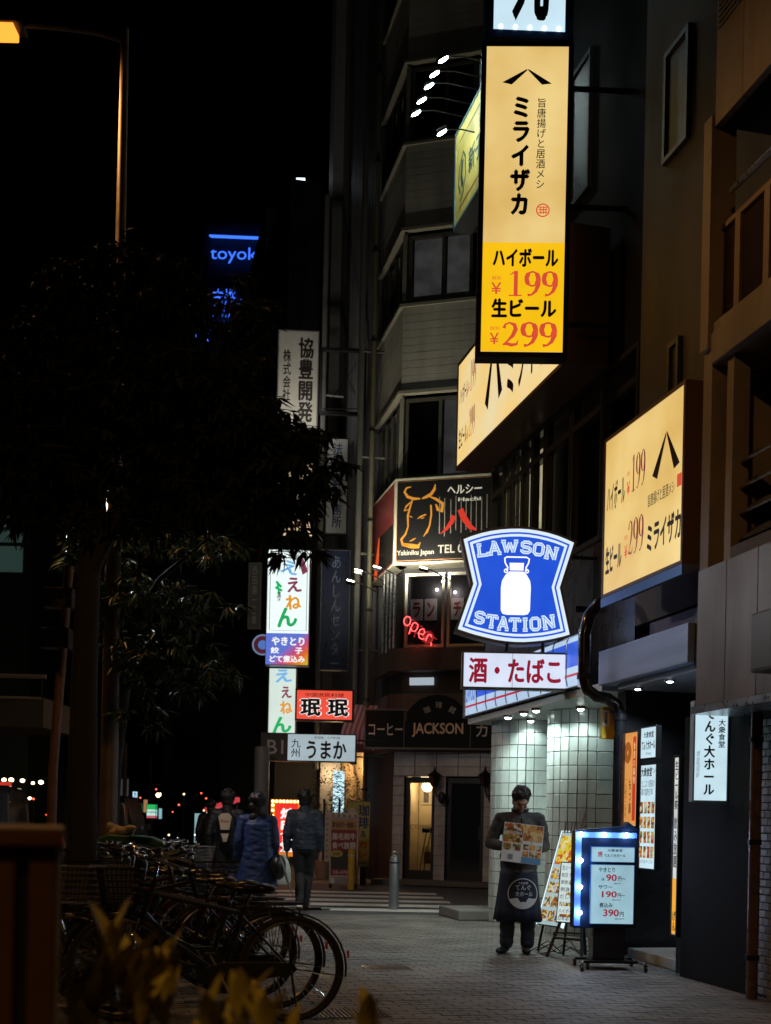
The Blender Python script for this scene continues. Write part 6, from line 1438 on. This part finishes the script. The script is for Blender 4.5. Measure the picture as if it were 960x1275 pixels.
    MB().tube([(.55,.07,.34),(.60,.13,.03),(.60,-.0,.0),(.60,-.13,.03),(.55,-.07,.34)], .008, 6).build('kickstand', CHROME, r, smooth=True)
    MB().box(.915,.93,-.025,.025,.42,.47).build('reflector', emit('reflector_red', (.25,.01,.01), .15), r, bev=.005)
    MB().tube([(-.50,.0,.66),(-.56,0,.66)], [.03,.02], 12).build('headlamp', CHROME, r, smooth=True)
    if basket:
        b = MB(); z0, z1 = .74, .98; nx_, ny = 8, 9
        def ringp(t): 
            e = .012*t*3; return [(-.43+e*.2,-.13-e),( -.43+e*.2,.13+e),(-.66-e,.13+e),(-.66-e,-.13-e)]
        for j in range(7):
            q = ringp(j/6); z = z0+(z1-z0)*j/6; b.tube([(x,y,z) for x, y in q], .0035 if j < 6 else .006, 4, closed=True)
        for k in range(4):
            lo, hi = ringp(0), ringp(1); (ax,ay),(bx,by) = lo[k], lo[(k+1)%4]; (cx_,cy_),(dx_,dy_) = hi[k], hi[(k+1)%4]
            for i in range(9): t = i/9; b.tube([(ax+(bx-ax)*t, ay+(by-ay)*t, z0),(cx_+(dx_-cx_)*t, cy_+(dy_-cy_)*t, z1)], .0025, 4)
        for i in range(8): b.tube([(-.45-i*.028,-.13,z0),(-.45-i*.028,.13,z0)], .0025, 4)
        b.build('basket', BLK if kind else mat('basket_grey', (.2,.2,.21), .4, .5), r)
    if child:
        b = MB(); b.prism([(.42,.76),(.8,.76),(.86,1.15),(.82,1.16),(.74,.86),(.44,.84)], -.15, .15); b.build('child_seat', mat('child_seat', (.03,.03,.035), .5), r, bev=.02)
    return r
protos = [bicycle('nearest bicycle, black with bare rear rack, its rear wheel at the pavement side', (.015,.015,.018), True, 1),
          bicycle('second bicycle from the front, dark green with chrome fork, tucked behind the nearest', (.015,.03,.02), True, 0),
          bicycle('third bicycle in the row, dark red with a flat top tube and no basket', (.06,.012,.012), False, 1)]
places = [(0, 7.86, .65, 6), (1, 8.30, .60, 14), (2, 8.85, .50, 10)]
for k, s, t, a in places:
    protos[k].location = ST(s, t); protos[k].rotation_euler.z = rad(a)
protos[0].rotation_euler.x = rad(-4)
cn = ['black', 'dark green', 'dark red']; od = 'fourth fifth sixth seventh eighth ninth tenth eleventh twelfth thirteenth fourteenth fifteenth sixteenth seventeenth eighteenth nineteenth'.split()
s_ = 9.25; g = random.Random(12)
for i, w in enumerate(od):
    k = 0 if i == 0 else g.randrange(3); rev = i == 0 or g.random() < .3
    t = .30 if i == 0 else g.uniform(.2, .55); a = (192 if rev else 0) + g.uniform(2, 20)
    lab = w + ' bicycle of the kerbside row from the near end, ' + cn[k] + (', basket to the pavement' if rev and k < 2 else '')
    c = copy_tree(protos[k], None, ST(s_, t), rad(a), lab); c.rotation_euler.x = rad(g.uniform(-7, 7)); s_ += g.uniform(.24, .40)
for i in range(7):
    k = (i*2+1) % 3; c = copy_tree(protos[k], None, ST(8.4+i*.62, -.6-g.uniform(0,.15)), rad(g.uniform(165, 205)), ['first','second','third','fourth','fifth','sixth','last'][i] + ' bicycle of the inner row between the tree trunks, ' + cn[k] + ', mostly hidden'); c.rotation_euler.x = rad(g.uniform(-6, 6))

# ------------------------------------------------------------------ trees
BARK = mat('bark', (.035,.03,.027), .9, nz=.4, bump=.6)
def leaf_mesh(name, L, w, m, fold=.25, n=4):
    b = MB(); pts = []
    for i in range(n+1):
        t = i/n; hw = w*.5*math.sin(PI*min(1, t*.92+.06))**.8; z = -.16*L*t*t
        pts += [(-hw, t*L, z+hw*fold), (0, t*L, z), (hw, t*L, z+hw*fold)]
    b.add(pts, [f for i in range(n) for f in ((3*i,3*i+1,3*i+4,3*i+3),(3*i+1,3*i+2,3*i+5,3*i+4))])
    return b.mesh(name, m, smooth=True)
def tree(label, base, trunk_pts, radii, limbs, vols, nclus, m, seed, L=.15, w=.024):
    r = thing('tree', label, 'tree', base, 0); g = random.Random(seed); B = Vector(base)
    MB().tube([p-B for p in trunk_pts], radii, 14).build('trunk', BARK, r, smooth=True)
    for pts, rs in limbs: MB().tube([p-B for p in pts], rs, 8).build('limb', BARK, r, smooth=True)
    tot = sum(v[1][0]*v[1][2] for v in vols); leaves = []; twigs = MB()
    for c, rr in vols:
        k = int(nclus*rr[0]*rr[2]/tot)
        for i in range(k):
            d = Vector((g.gauss(0,1), g.gauss(0,1), g.gauss(0,1))).normalized()*(g.random()**.45)
            p = Vector(c)-B + Vector((d.x*rr[0], d.y*rr[1], d.z*rr[2])); out = Vector((d.x, d.y*.6, .1)).normalized() if d.length > .05 else Vector((1,0,0))
            tip = p + out*.12; twigs.tube([p-out*.12+Vector((0,0,.05)), tip], .0035, 3, cap=False)
            for j in range(g.randrange(8, 14)):
                a = g.uniform(0, 2*PI); el = g.uniform(-1.1, .35)
                dr = (Vector((math.cos(a)*math.cos(el), math.sin(a)*math.cos(el), math.sin(el))) + out*.5 + Vector((0,0,-.35))).normalized()
                q = dr.to_track_quat('Y', 'Z') @ Matrix.Rotation(g.uniform(-.8,.8), 3, 'Y').to_quaternion()
                leaves.append((tip - out*g.uniform(0,.1), q, g.uniform(.65, 1.2)))
    twigs.build('twigs', BARK, r)['kind'] = 'stuff'
    lm = leaf_mesh('leaf', L, w, m)
    lv = [v.co.copy() for v in lm.vertices]; lf = [tuple(p.vertices) for p in lm.polygons]
    g.shuffle(leaves)
    near = sorted(range(len(leaves)), key=lambda i: leaves[i][0].y)[:300]; ns = set(near)
    b = MB(); V = b.v; Fc = b.f
    lv2 = [v for i, v in enumerate(lv)]
    for i, (p, q, s) in enumerate(leaves):
        if i in ns:
            o = link('leaf', lm, r, p); o.rotation_mode = 'QUATERNION'; o.rotation_quaternion = q; o.scale = (s, s, s); continue
        k = len(V); A = q.to_matrix()*s
        # low-cost leaf: six corners
        for v in ((0,0,0), (-w*.5,L*.4,w*.1), (0,L*.45,-.03*L), (w*.5,L*.4,w*.1), (0,L,-.16*L)):
            V.append(tuple(A @ Vector(v) + p))
        Fc += [(k,k+2,k+1),(k,k+3,k+2),(k+1,k+2,k+4),(k+2,k+3,k+4)]
    b.mi = [0]*len(Fc); b.build('foliage', m, r, smooth=False)['kind'] = 'stuff'
    return r
LF1 = mat('evergreen_leaf', (.025,.04,.018), .8, spec=.15, nz=.4, scale=3); LF2 = mat('spill_lit_leaf', (.07,.12,.04), .42, nz=.45, scale=2)  # second leaf colour is lightened for the spill light on that tree
def vol(px, py, Y, rx, rz=None, ry=None): return (P(px, py, Y), (rx, ry or rx*.8, rz or rx))
Y1 = 9.3; b1_ = P(103, 1100, Y1); b1_.z = 0
tp = [b1_, P(102, 1000, Y1), P(105, 850, Y1), P(110, 720, Y1), P(118, 600, Y1), P(135, 480, Y1)]
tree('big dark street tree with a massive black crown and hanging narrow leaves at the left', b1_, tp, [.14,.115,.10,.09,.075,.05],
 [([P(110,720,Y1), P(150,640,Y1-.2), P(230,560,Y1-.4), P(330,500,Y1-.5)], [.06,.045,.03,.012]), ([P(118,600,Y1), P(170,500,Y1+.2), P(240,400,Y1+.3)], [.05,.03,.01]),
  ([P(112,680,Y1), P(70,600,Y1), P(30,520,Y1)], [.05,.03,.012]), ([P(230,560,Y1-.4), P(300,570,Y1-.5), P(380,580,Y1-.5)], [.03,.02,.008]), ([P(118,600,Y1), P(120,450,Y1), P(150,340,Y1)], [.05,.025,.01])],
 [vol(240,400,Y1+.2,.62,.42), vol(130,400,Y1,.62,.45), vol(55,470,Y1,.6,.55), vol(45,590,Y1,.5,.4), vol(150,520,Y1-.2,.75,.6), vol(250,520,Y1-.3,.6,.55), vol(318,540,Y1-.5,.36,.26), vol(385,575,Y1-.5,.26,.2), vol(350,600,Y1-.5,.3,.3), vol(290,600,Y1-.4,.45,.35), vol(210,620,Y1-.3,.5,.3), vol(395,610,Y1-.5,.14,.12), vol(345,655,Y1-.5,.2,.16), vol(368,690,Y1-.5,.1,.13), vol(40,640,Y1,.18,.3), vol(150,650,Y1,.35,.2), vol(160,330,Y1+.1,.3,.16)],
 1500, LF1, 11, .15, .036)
Y2 = 12.6; b2_ = P(130, 1100, Y2); b2_.z = 0
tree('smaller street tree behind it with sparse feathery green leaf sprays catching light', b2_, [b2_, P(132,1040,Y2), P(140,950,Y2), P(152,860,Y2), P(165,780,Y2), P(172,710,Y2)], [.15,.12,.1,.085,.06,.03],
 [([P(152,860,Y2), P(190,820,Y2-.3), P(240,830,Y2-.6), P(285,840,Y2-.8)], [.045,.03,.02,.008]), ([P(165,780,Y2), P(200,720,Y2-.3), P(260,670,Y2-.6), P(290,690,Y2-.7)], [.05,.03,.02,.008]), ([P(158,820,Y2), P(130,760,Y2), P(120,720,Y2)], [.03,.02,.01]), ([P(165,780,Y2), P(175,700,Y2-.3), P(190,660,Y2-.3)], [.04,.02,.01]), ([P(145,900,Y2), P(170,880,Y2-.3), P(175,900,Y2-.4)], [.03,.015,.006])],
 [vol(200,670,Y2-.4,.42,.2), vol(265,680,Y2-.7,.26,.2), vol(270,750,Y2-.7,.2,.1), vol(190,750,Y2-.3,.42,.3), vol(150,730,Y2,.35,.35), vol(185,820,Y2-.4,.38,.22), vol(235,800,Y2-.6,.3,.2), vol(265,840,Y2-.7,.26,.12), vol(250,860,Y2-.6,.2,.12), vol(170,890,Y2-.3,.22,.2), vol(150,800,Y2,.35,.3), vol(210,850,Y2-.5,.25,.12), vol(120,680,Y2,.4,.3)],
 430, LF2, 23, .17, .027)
light(None, 'POINT', (0,0,0), 0, (1,1,1)) if False else None

# ------------------------------------------------------------------ foreground: planter with shrubs, cabinet
LFS = mat('broad_leaf', (.46,.4,.07), .38, nz=.35, scale=18, bump=.2, bscale=40)
pl = thing('planter_box', 'low concrete planter under the foreground shrubs', 'planter', (-.45, 2.5, 0), rad(4))
MB().box(-.75,.72,-.3,.3,0,.5).build('box', CONC, pl, bev=.015); MB().box(-.7,.67,-.25,.25,.5,.505).build('soil', mat('soil', (.04,.03,.02), .95, bump=.8, bscale=40), pl)
lm1 = leaf_mesh('leaf', .12, .044, LFS, .35, 6)
sprigs = [('leftmost tall sprig group of broad yellowish leaves, in front of the bicycles', [(140,1128,2.4,1.1),(118,1180,2.35,.95),(158,1160,2.45,.9),(95,1215,2.5,.85)]),
          ('sprig of upright broad leaves right of the tallest one in the foreground', [(186,1158,2.5,1),(206,1170,2.5,.95),(175,1205,2.45,.8)]),
          ('brownish low broad-leaved sprigs at the bottom centre-left of the picture', [(262,1215,2.3,1),(300,1205,2.35,1),(330,1222,2.3,.95),(245,1262,2.25,.9),(355,1262,2.3,.9)]),
          ('single broad-leaved sprig at the bottom edge by the nearest rear wheel', [(458,1222,2.3,.9),(470,1268,2.3,.6)])]
for lab, tops in sprigs:
    q = P(tops[0][0], tops[0][1], tops[0][2]); r = thing('shrub', lab, 'shrub', (q.x, q.y, .5), 0, 'broad-leaved foreground shrubs'); B = Vector((q.x, q.y, .5))
    if q.x > -.1: MB().vprism([(-.12,-.12),(.12,-.12),(.12,.12),(-.12,.12)], -.5, -.02).build('pot', CONC, r, bev=.01)
    for px, py, Y, s in tops:
        t_ = P(px, py+60, Y)-B; tip = P(px, py, Y)-B
        MB().tube([(t_.x*.5, t_.y*.5, -.02), (t_.x*.8, t_.y*.8, t_.z*.6), t_], [.006,.005,.003], 6).build('stem', mat('green_stem', (.08,.08,.03), .6), r, smooth=True)
        for j in range(8 if s > .7 else 3):
            a = j*2.4 + rnd.uniform(-.3,.3); el = rnd.uniform(1.12, 1.5) if j < 6 else rnd.uniform(.7, 1.05)
            d = Vector((math.cos(a)*math.cos(el), math.sin(a)*math.cos(el), math.sin(el)))
            o = link('leaf', lm1, r, t_ + Vector((0,0,-.012*j*s))); o.rotation_mode = 'QUATERNION'; o.rotation_quaternion = d.to_track_quat('Y', 'Z') @ Matrix.Rotation(rnd.uniform(-.7,.7), 3, 'Y').to_quaternion(); k = s*rnd.uniform(.75,1.1); o.scale = (k,k,k)
cb0 = P(80, 1030, 2.15)
cbn = thing('cabinet', 'blurred brown cabinet with a dark seam and overhanging top at the lower left corner', 'cabinet', (cb0.x, cb0.y, 0), rad(15))
CBM = mat('brown_steel', (.09,.04,.022), .5, .1, nz=.25, scale=6)
zt = cb0.z
MB().box(-.9,-.012,.0,.5,.05,zt-.04).build('body', DRK, cbn)
MB().box(-.058,-.014,-.012,-.001,.06,zt-.045).box(-.9,-.062-.02,-.012,-.001,.06,zt-.045).build('door_panel', CBM, cbn, bev=.003)
MB().box(-.012,-.004,-.012,.5,.05,zt-.042).build('edge_strip', STEEL, cbn)  # added strip stands for a bluish highlight along the cabinet edge
MB().box(-.92,.002,-.03,.52,zt-.035,zt).build('top', CBM, cbn, bev=.006); MB().box(-.92,.02,-.02,.52,0,.05).build('plinth', CONC, cbn)

# ------------------------------------------------------------------ kerbside objects behind the bicycles
q = P(163, 1045, 12.0); gb_ = thing('waste_bin', 'large green lidded bin behind the bicycles with rubbish on its lid', 'bin', (q.x, q.y, 0), rad(8))
GRB = mat('green_plastic', (.03,.12,.06), .35, nz=.2)
MB().box(-.31,.31,-.25,.25,.08,q.z-.06).build('body', GRB, gb_, bev=.03); MB().prism([(-.34,q.z-.06),(.34,q.z-.06),(.33,q.z-.02),(.2,q.z+.03),(-.2,q.z+.05),(-.33,q.z)], -.28, .28).build('lid', GRB, gb_, bev=.012)
for x in (-.24,.24): MB().cyl((x,-.28,.07),(x,-.22,.07),.07,n=14).build('wheel', BLK, gb_)
q2 = P(150, 1040, 12.0); rb_ = thing('rubbish_bag', 'crumpled pale paper bag lying on the green bin', 'bag', (q2.x, q2.y-.05, q.z+.08), 0)
b = MB(); g = random.Random(9)
for i in range(16): b.ell((g.uniform(-.1,.12), g.uniform(-.06,.06), g.uniform(-.04,.06)), (g.uniform(.03,.07), .05, g.uniform(.03,.05)), 7, 5)
remesh(b, 'bag', mat('crumpled_paper', (.4,.28,.18), .7, nz=.4, scale=9, bump=1, bscale=20), rb_, .013, 1)
q3 = P(150, 1065, 10.9); cbx = thing('cardboard', 'folded brown cardboard stuck in a bicycle basket before the bin', 'cardboard', q3, rad(20)); cbx.rotation_euler = (0, rad(-35), rad(10))
MB().box(-.17,.17,-.02,.02,-.05,.05).box(-.1,.15,-.03,-.021,-.03,.04).build('sheet', mat('cardboard_brown', (.35,.22,.12), .8, nz=.2), cbx, bev=.006)
# leaning sign pole with clamps
a_ = P(62, 1000, 11.0); a_.z = 0; top = P(86, 700, 11.0); lean_ = (top - P(66, 940, 11.0))
spo = thing('sign_pole', 'slightly leaning rusty pole with two clamped boxes left of the big tree', 'pole', Vector((P(64,1000,11.0).x, 11.0, 0)), 0)
bs_ = Vector(spo.location); MB().tube([(0,0,0), P(66,960,11.0)-bs_, P(86,705,11.0)-bs_], .045, 12).build('pole', mat('rust_pole', (.3,.17,.12), .5, .2, nz=.3), spo, smooth=True)
for py in (745, 795):
    c_ = P(78 if py < 780 else 74, py, 11.0)-bs_; MB().box(c_.x-.16,c_.x+.1,c_.y-.06,c_.y+.1,c_.z-.09,c_.z+.09).build('clamp_box', mat('box_brown', (.08,.06,.05), .6), spo, bev=.01); MB().cyl((c_.x,c_.y,c_.z-.02),(c_.x,c_.y,c_.z+.02),.065,n=12).build('clamp', BLK, spo)
# ------------------------------------------------------------------ far left and far street
MW = mat('far_wall', (.05,.05,.055), .85, nz=.2)
def bld(label, x0, x1, ytop, Y, depth, m=MW, lit=(), col=(1,.8,.5)):
    a = P(x0, 1000, Y); b_ = P(x1, 1000, Y); z = P((x0+x1)/2, ytop, Y).z; r = thing('far_building', label, 'building', ((a.x+b_.x)/2, Y, 0), 0); w = (b_.x-a.x)/2
    MB().box(-w, w, 0, depth, -.2, z).build('wall', m, r); MB().box(-w-.1, w+.1, -.1, depth, z, z+.4).build('roof', m, r)
    n = max(2, int(2*w/3)); 
    for j in range(int((z-4)/3.2)):
        for i in range(n):
            x = -w+(i+.5)*2*w/n; f = MB().box(x-.75, x+.75, -.05, -.001, 4+j*3.2, 5.6+j*3.2).build('window', DRK, r)
            MB().box(x-.68, x+.68, -.06, -.052, 4.07+j*3.2, 5.53+j*3.2).build('pane', emit('far_lit_%d' % int(col[2]*100), col, .25) if (i, j) in lit else GLS, f)
    return r
bld('far dark hotel tower carrying the blue neon word', 240, 330, 284, 95, 20)
bld('dark block behind the trees at the left', -40, 110, 640, 70, 20, lit=((0,1),))
bld('low dark block behind the second tree', 200, 330, 720, 58, 15, lit=())
nn = thing('neon_sign', 'blue neon word with a bar above it on the far tower', 'neon sign', P(262, 328, 94.5), 0)
BN = emit('neon_blue', (.04,.16,1.0), 1.6); kn = 94.5/F
mb = MB(); put_text(mb, 'toyoko', 0, 70*kn, 0, 20*kn, -.1, 0, .0); flat(mb, 'lettering', BN, nn); MB().tube([(-2*kn,0,34.5*kn),(72*kn,0,33*kn)], .08, 6).tube([(0,0,33*kn),(72*kn,0,31.5*kn)], .05, 6).build('neon_bar', BN, nn)
mb = MB(); put_text(mb, '東横イン', 4*kn, 60*kn, -68*kn, -32*kn, -.1, 0, .0); put_text(mb, 'INN', -22*kn, 10*kn, -100*kn, -82*kn, -.1, 0, .0); flat(mb, 'lettering', BN, nn)
wk = thing('footbridge', 'dark footbridge with two pale rails crossing at the left edge', 'bridge', P(20, 1000, 26), 0); wz = lambda py: P(20, py, 26).z - wk.location.z
wk.location.z = P(20,1000,26).z
MB().box(-14,.55,0,2.5,wz(905),wz(868)).build('deck', mat('bridge_grey', (.12,.12,.12), .7), wk)
MB().tube([(-14,-.02,wz(839)),(.6,-.02,wz(842))], .05, 6).tube([(-14,-.02,wz(866)),(.5,-.02,wz(869))], .035, 6).build('rail', mat('rail_pale', (.5,.5,.5), .4), wk)
for i in range(12): MB().tube([(.5-i*1.2,0,wz(868)),(.5-i*1.2,0,wz(840))], .03, 6).build('baluster', DRK, wk)
gw = thing('green_wall_building', 'dim greenish windowed building corner at the left edge above the footbridge', 'building', P(0, 1000, 64), 0)
gw.location.z = 0; gz = lambda py: P(0, py, 64).z; kf = 64/34
MB().box(-9*kf,.75*kf,0,8,-.2,gz(600)).build('wall', mat('greenish_wall', (.05,.07,.065), .7, nz=.2), gw)
for j, (a, b_) in enumerate(((642,675),(680,712))):
    for i in range(4): MB().box((.55-1.1*(i+1))*kf,(.5-1.1*i)*kf,-.05,-.001,gz(b_),gz(a)).build('window', emit('dim_green', (.018,.035,.03), 1.0), gw)
far = [(148,950,45,.055,(.6,.8,1),30,'upper cool lamp on the thin mast left of the green sign'),(148,957.5,45,.05,(.6,.8,1),24,'lower cool lamp on the thin mast left of the green sign'),
 (5,971,60,.09,(1,.75,.4),9,'leftmost warm lamp of the row over the red sign'),(14,971,60,.1,(1,.8,.5),9,'second warm lamp of the row over the red sign'),(28,972,60,.09,(1,.75,.4),9,'third warm lamp of the row at the far left'),(41,975,60,.07,(1,.75,.4),8,'fourth warm lamp of the row at the far left'),(51,974,60,.1,(1,.8,.5),9,'fifth, brighter warm lamp of the row'),
 (37,994,60,.07,(1,.7,.35),7,'warm lamp lower down below the row, left one'),(33,1014,60,.05,(1,.7,.35),7,'warm lamp just above the dark vehicle roof'),(62,1014,60,.06,(1,.75,.4),7,'warm lamp right of the dark vehicle'),
 (197,990,70,.12,(1,.7,.3),7,'amber far street lamp above the green sign'),(201,989,72,.1,(1,.7,.3),7,'second amber far street lamp above the green sign')]
for px, py, Y, rr, c, s, lab in far:
    r = thing('street_light', lab, 'street light', P(px, py, Y), 0, 'small lamps in the distance'); MB().ell((0,0,0), (rr*1.3,rr,rr), 10, 6).build('bulb', emit('far_bulb_%d' % int(c[2]*100), c, 8), r, smooth=True); MB().tube([(0,.05,-r.location.z+.0),(0,.05,-rr)], .03, 5).build('mast', DRK, r)
g = random.Random(31)
for i in range(34):
    px = g.uniform(2, 64) if i < 16 else g.uniform(138, 300); py = g.uniform(982, 1040); Y = g.uniform(34, 60); c, w = g.choice([((1,.7,.35),'warm'), ((1,.7,.35),'warm'), ((1,.12,.05),'red'), ((.8,.9,1),'white')])
    r = thing('street_light', 'tiny ' + w + ' point of light low down in the far street at the left', 'street light', P(px, py, Y), 0, 'tiny ' + w + ' lights in the far street')
    MB().ell((0,0,0), (.035,.03,.03), 6, 4).build('bulb', emit('far_tiny_%s' % w, c, 3), r); MB().tube([(0,.03,-r.location.z),(0,.03,-.03)], .012, 4).build('mast', DRK, r)
def fsign(label, x0, y0, x1, y1, Y, col, s, text=None, tm=None, vert=False):
    f_ = front_sign('far_sign', label, 'sign', x0, y0, x1, y1, Y, .2, emit('fs_%d%d%d' % tuple(int(c*99) for c in col), col, s, nz=.2), frame=DRK, fw=.02)
    if text: f_.txt(text, .2, .8, .06, .94, tm or INK, .03, vert)
    MB().box(f_.w*.4, f_.w*.6, .05, .15, -f_.root.location.z, -.01).build('post', DRK, f_.root); return f_
fsign('narrow white lit vertical sign far down the street', 164, 985, 171, 1019, 48, (.5,.75,.95), 1.1, 'BOKKYONE', None, True)
fsign('narrow red lit vertical sign right of the white one far away', 171.5, 1000, 176, 1020, 49, (.8,.06,.06), .9, '居酒屋', EW, True)
fsign('small white and red far sign left of the white vertical one', 159, 1005, 163.5, 1018, 47, (.7,.6,.6), .8, 'ラーメン', mat('red_ink', (.5,.02,.02), .5), True)
g_ = fsign('far lit sign, green above and white below', 182, 1001, 196, 1019, 50, (.55,.85,.75), 1.0); g_.rect('green_field', .03, .97, .02, .38, emit('far_green', (.02,.5,.12), .9)); g_.txt('FamilyMart', .1, .9, .48, .66, mat('far_green_ink', (.02,.2,.12), .5), .02); g_.rect('red_band', .03, .97, .8, .97, emit('far_redband', (.7,.15,.2), .7))
fsign('pale blue lit shop window edge right of the green far sign', 197, 1006, 202, 1020, 51, (.3,.6,.7), .8)
fsign('small red sign at the left edge above the dark vehicle', -30, 972, 15, 990, 40, (.75,.05,.03), .8)
fsign('cool lit shop window behind the distant figures', 241, 1012, 250, 1050, 42, (.35,.6,.65), .7)
fsign('amber lit drum left of the green far sign', 178, 995, 184, 1012, 52, (.6,.3,.12), .6)
fb = fsign('faintly glowing grey notice board on the thin mast far away', 144, 969, 160, 1019, 44, (.08,.08,.08), .5)  # board face is given a faint glow of its own
cp_ = thing('market_canopy', 'far stall canopy glowing red with hanging white fairy lights', 'canopy', P(275, 1012, 32), 0)
MB().prism([(-.38,.12),(.45,.42),(.45,.30),(-.38,.03)], -.4, .4).build('canopy', emit('canopy_red', (.7,.06,.08), .7), cp_)
b = MB(); g = random.Random(6)
for i in range(160): b.ell((g.uniform(-.38,.45), g.uniform(-.4,.1), g.uniform(-.35,.1)), .011, 4, 3)
b.build('fairy_lights', emit('fairy_warm', (1,.85,.7), 1.6), cp_)['kind'] = 'stuff'
MB().tube([(-.36,0,-1.5),(-.36,0,.1)], .02, 6).tube([(.43,0,-1.5),(.43,0,.3)], .02, 6).build('pole', DRK, cp_)
for px, Y, lab, dia, top_y in ((155, 44, 'thin pale mast carrying the cool lamps and notice board', .16, 925), (187, 60, 'thin far mast right of the green sign', .1, 940), (325, 23.5, 'dark round column standing left of the shop lights', .3, 930)):
    q = P(px, 1000, Y); r = thing('mast', lab, 'pole', (q.x, Y, 0), 0); MB().tube([(0,0,-.1),(0,0,P(px,top_y,Y).z)], dia/2, 10).build('pole', mat('mast_grey', (.2,.2,.2), .5), r, smooth=True)
    MB().tube([(0,0,-.1),(0,0,.05)], dia*.8, 10).build('base', DRK, r)
# dark vehicle on the carriageway at the left edge
vq = P(26, 1000, 17); vh = thing('parked_van', 'dark van on the carriageway cut by the left edge, with pale reflections', 'van', (vq.x-.85, 17, -.14), rad(12))
VP_ = mat('van_paint', (.015,.018,.022), .2, .2, coat=.8)
b = MB(); prof = [(-2.1,.3),(-2.15,.75),(-2.05,1.0),(-1.55,1.15),(-.95,1.75),(-.6,1.85),(1.8,1.85),(2.1,1.7),(2.2,.9),(2.18,.3)]
b.prism(prof, -.82, .82); b.v = [(y if True else 0, x, z) for x, y, z in b.v]; b.v = [((x*(1-.12*max(0, z-1.0)/.85)), y, z) for x, y, z in b.v]
b.build('body', VP_, vh, bev=.05)
MB().box(-.68,.68,-1.28,-1.2,1.2,1.66).build('windscreen', GLS, vh); 
for s_ in (-1,1):
    MB().add([(s_*.79,-.9,1.1),(s_*.79,1.7,1.1),(s_*.745,1.6,1.65),(s_*.745,-.6,1.65)], [(0,1,2,3)]).build('side_window', GLS, vh)
    MB().ell((s_*.6,-2.13,.75),(.15,.04,.08),12,8).build('headlight', CHROME, vh, smooth=True); MB().box(s_*.9-.06,s_*.9+.06,-.95,-.85,1.1,1.25).build('mirror', BLK, vh, bev=.01)
    for y in (-1.35,1.35):
        w = MB().cyl((s_*.7,y,.33),(s_*.84,y,.33),.33,n=24).build('wheel', TYR, vh, smooth=True); MB().cyl((s_*.84,y,.33),(s_*.85,y,.33),.2,n=16).build('rim', CHROME, w)
MB().box(-.5,.5,-2.17,-2.1,.5,.68).build('grille', CHROME, vh)
TLR = emit('tail_red', (.9,.03,.02), 1.5)
for s_ in (-1,1): MB().box(s_*.6-.12, s_*.6+.12, 2.17, 2.21, .8, .95).build('tail_light', TLR, vh, bev=.01)
for px, Y, a, lab in ((128, 27, 185, 'dark van between the two tree trunks, seen from behind'),):
    q = P(px, 1000, Y); copy_tree(vh, None, Vector((q.x, Y, -.1)), rad(a), lab)
bpy.context.view_layer.update()
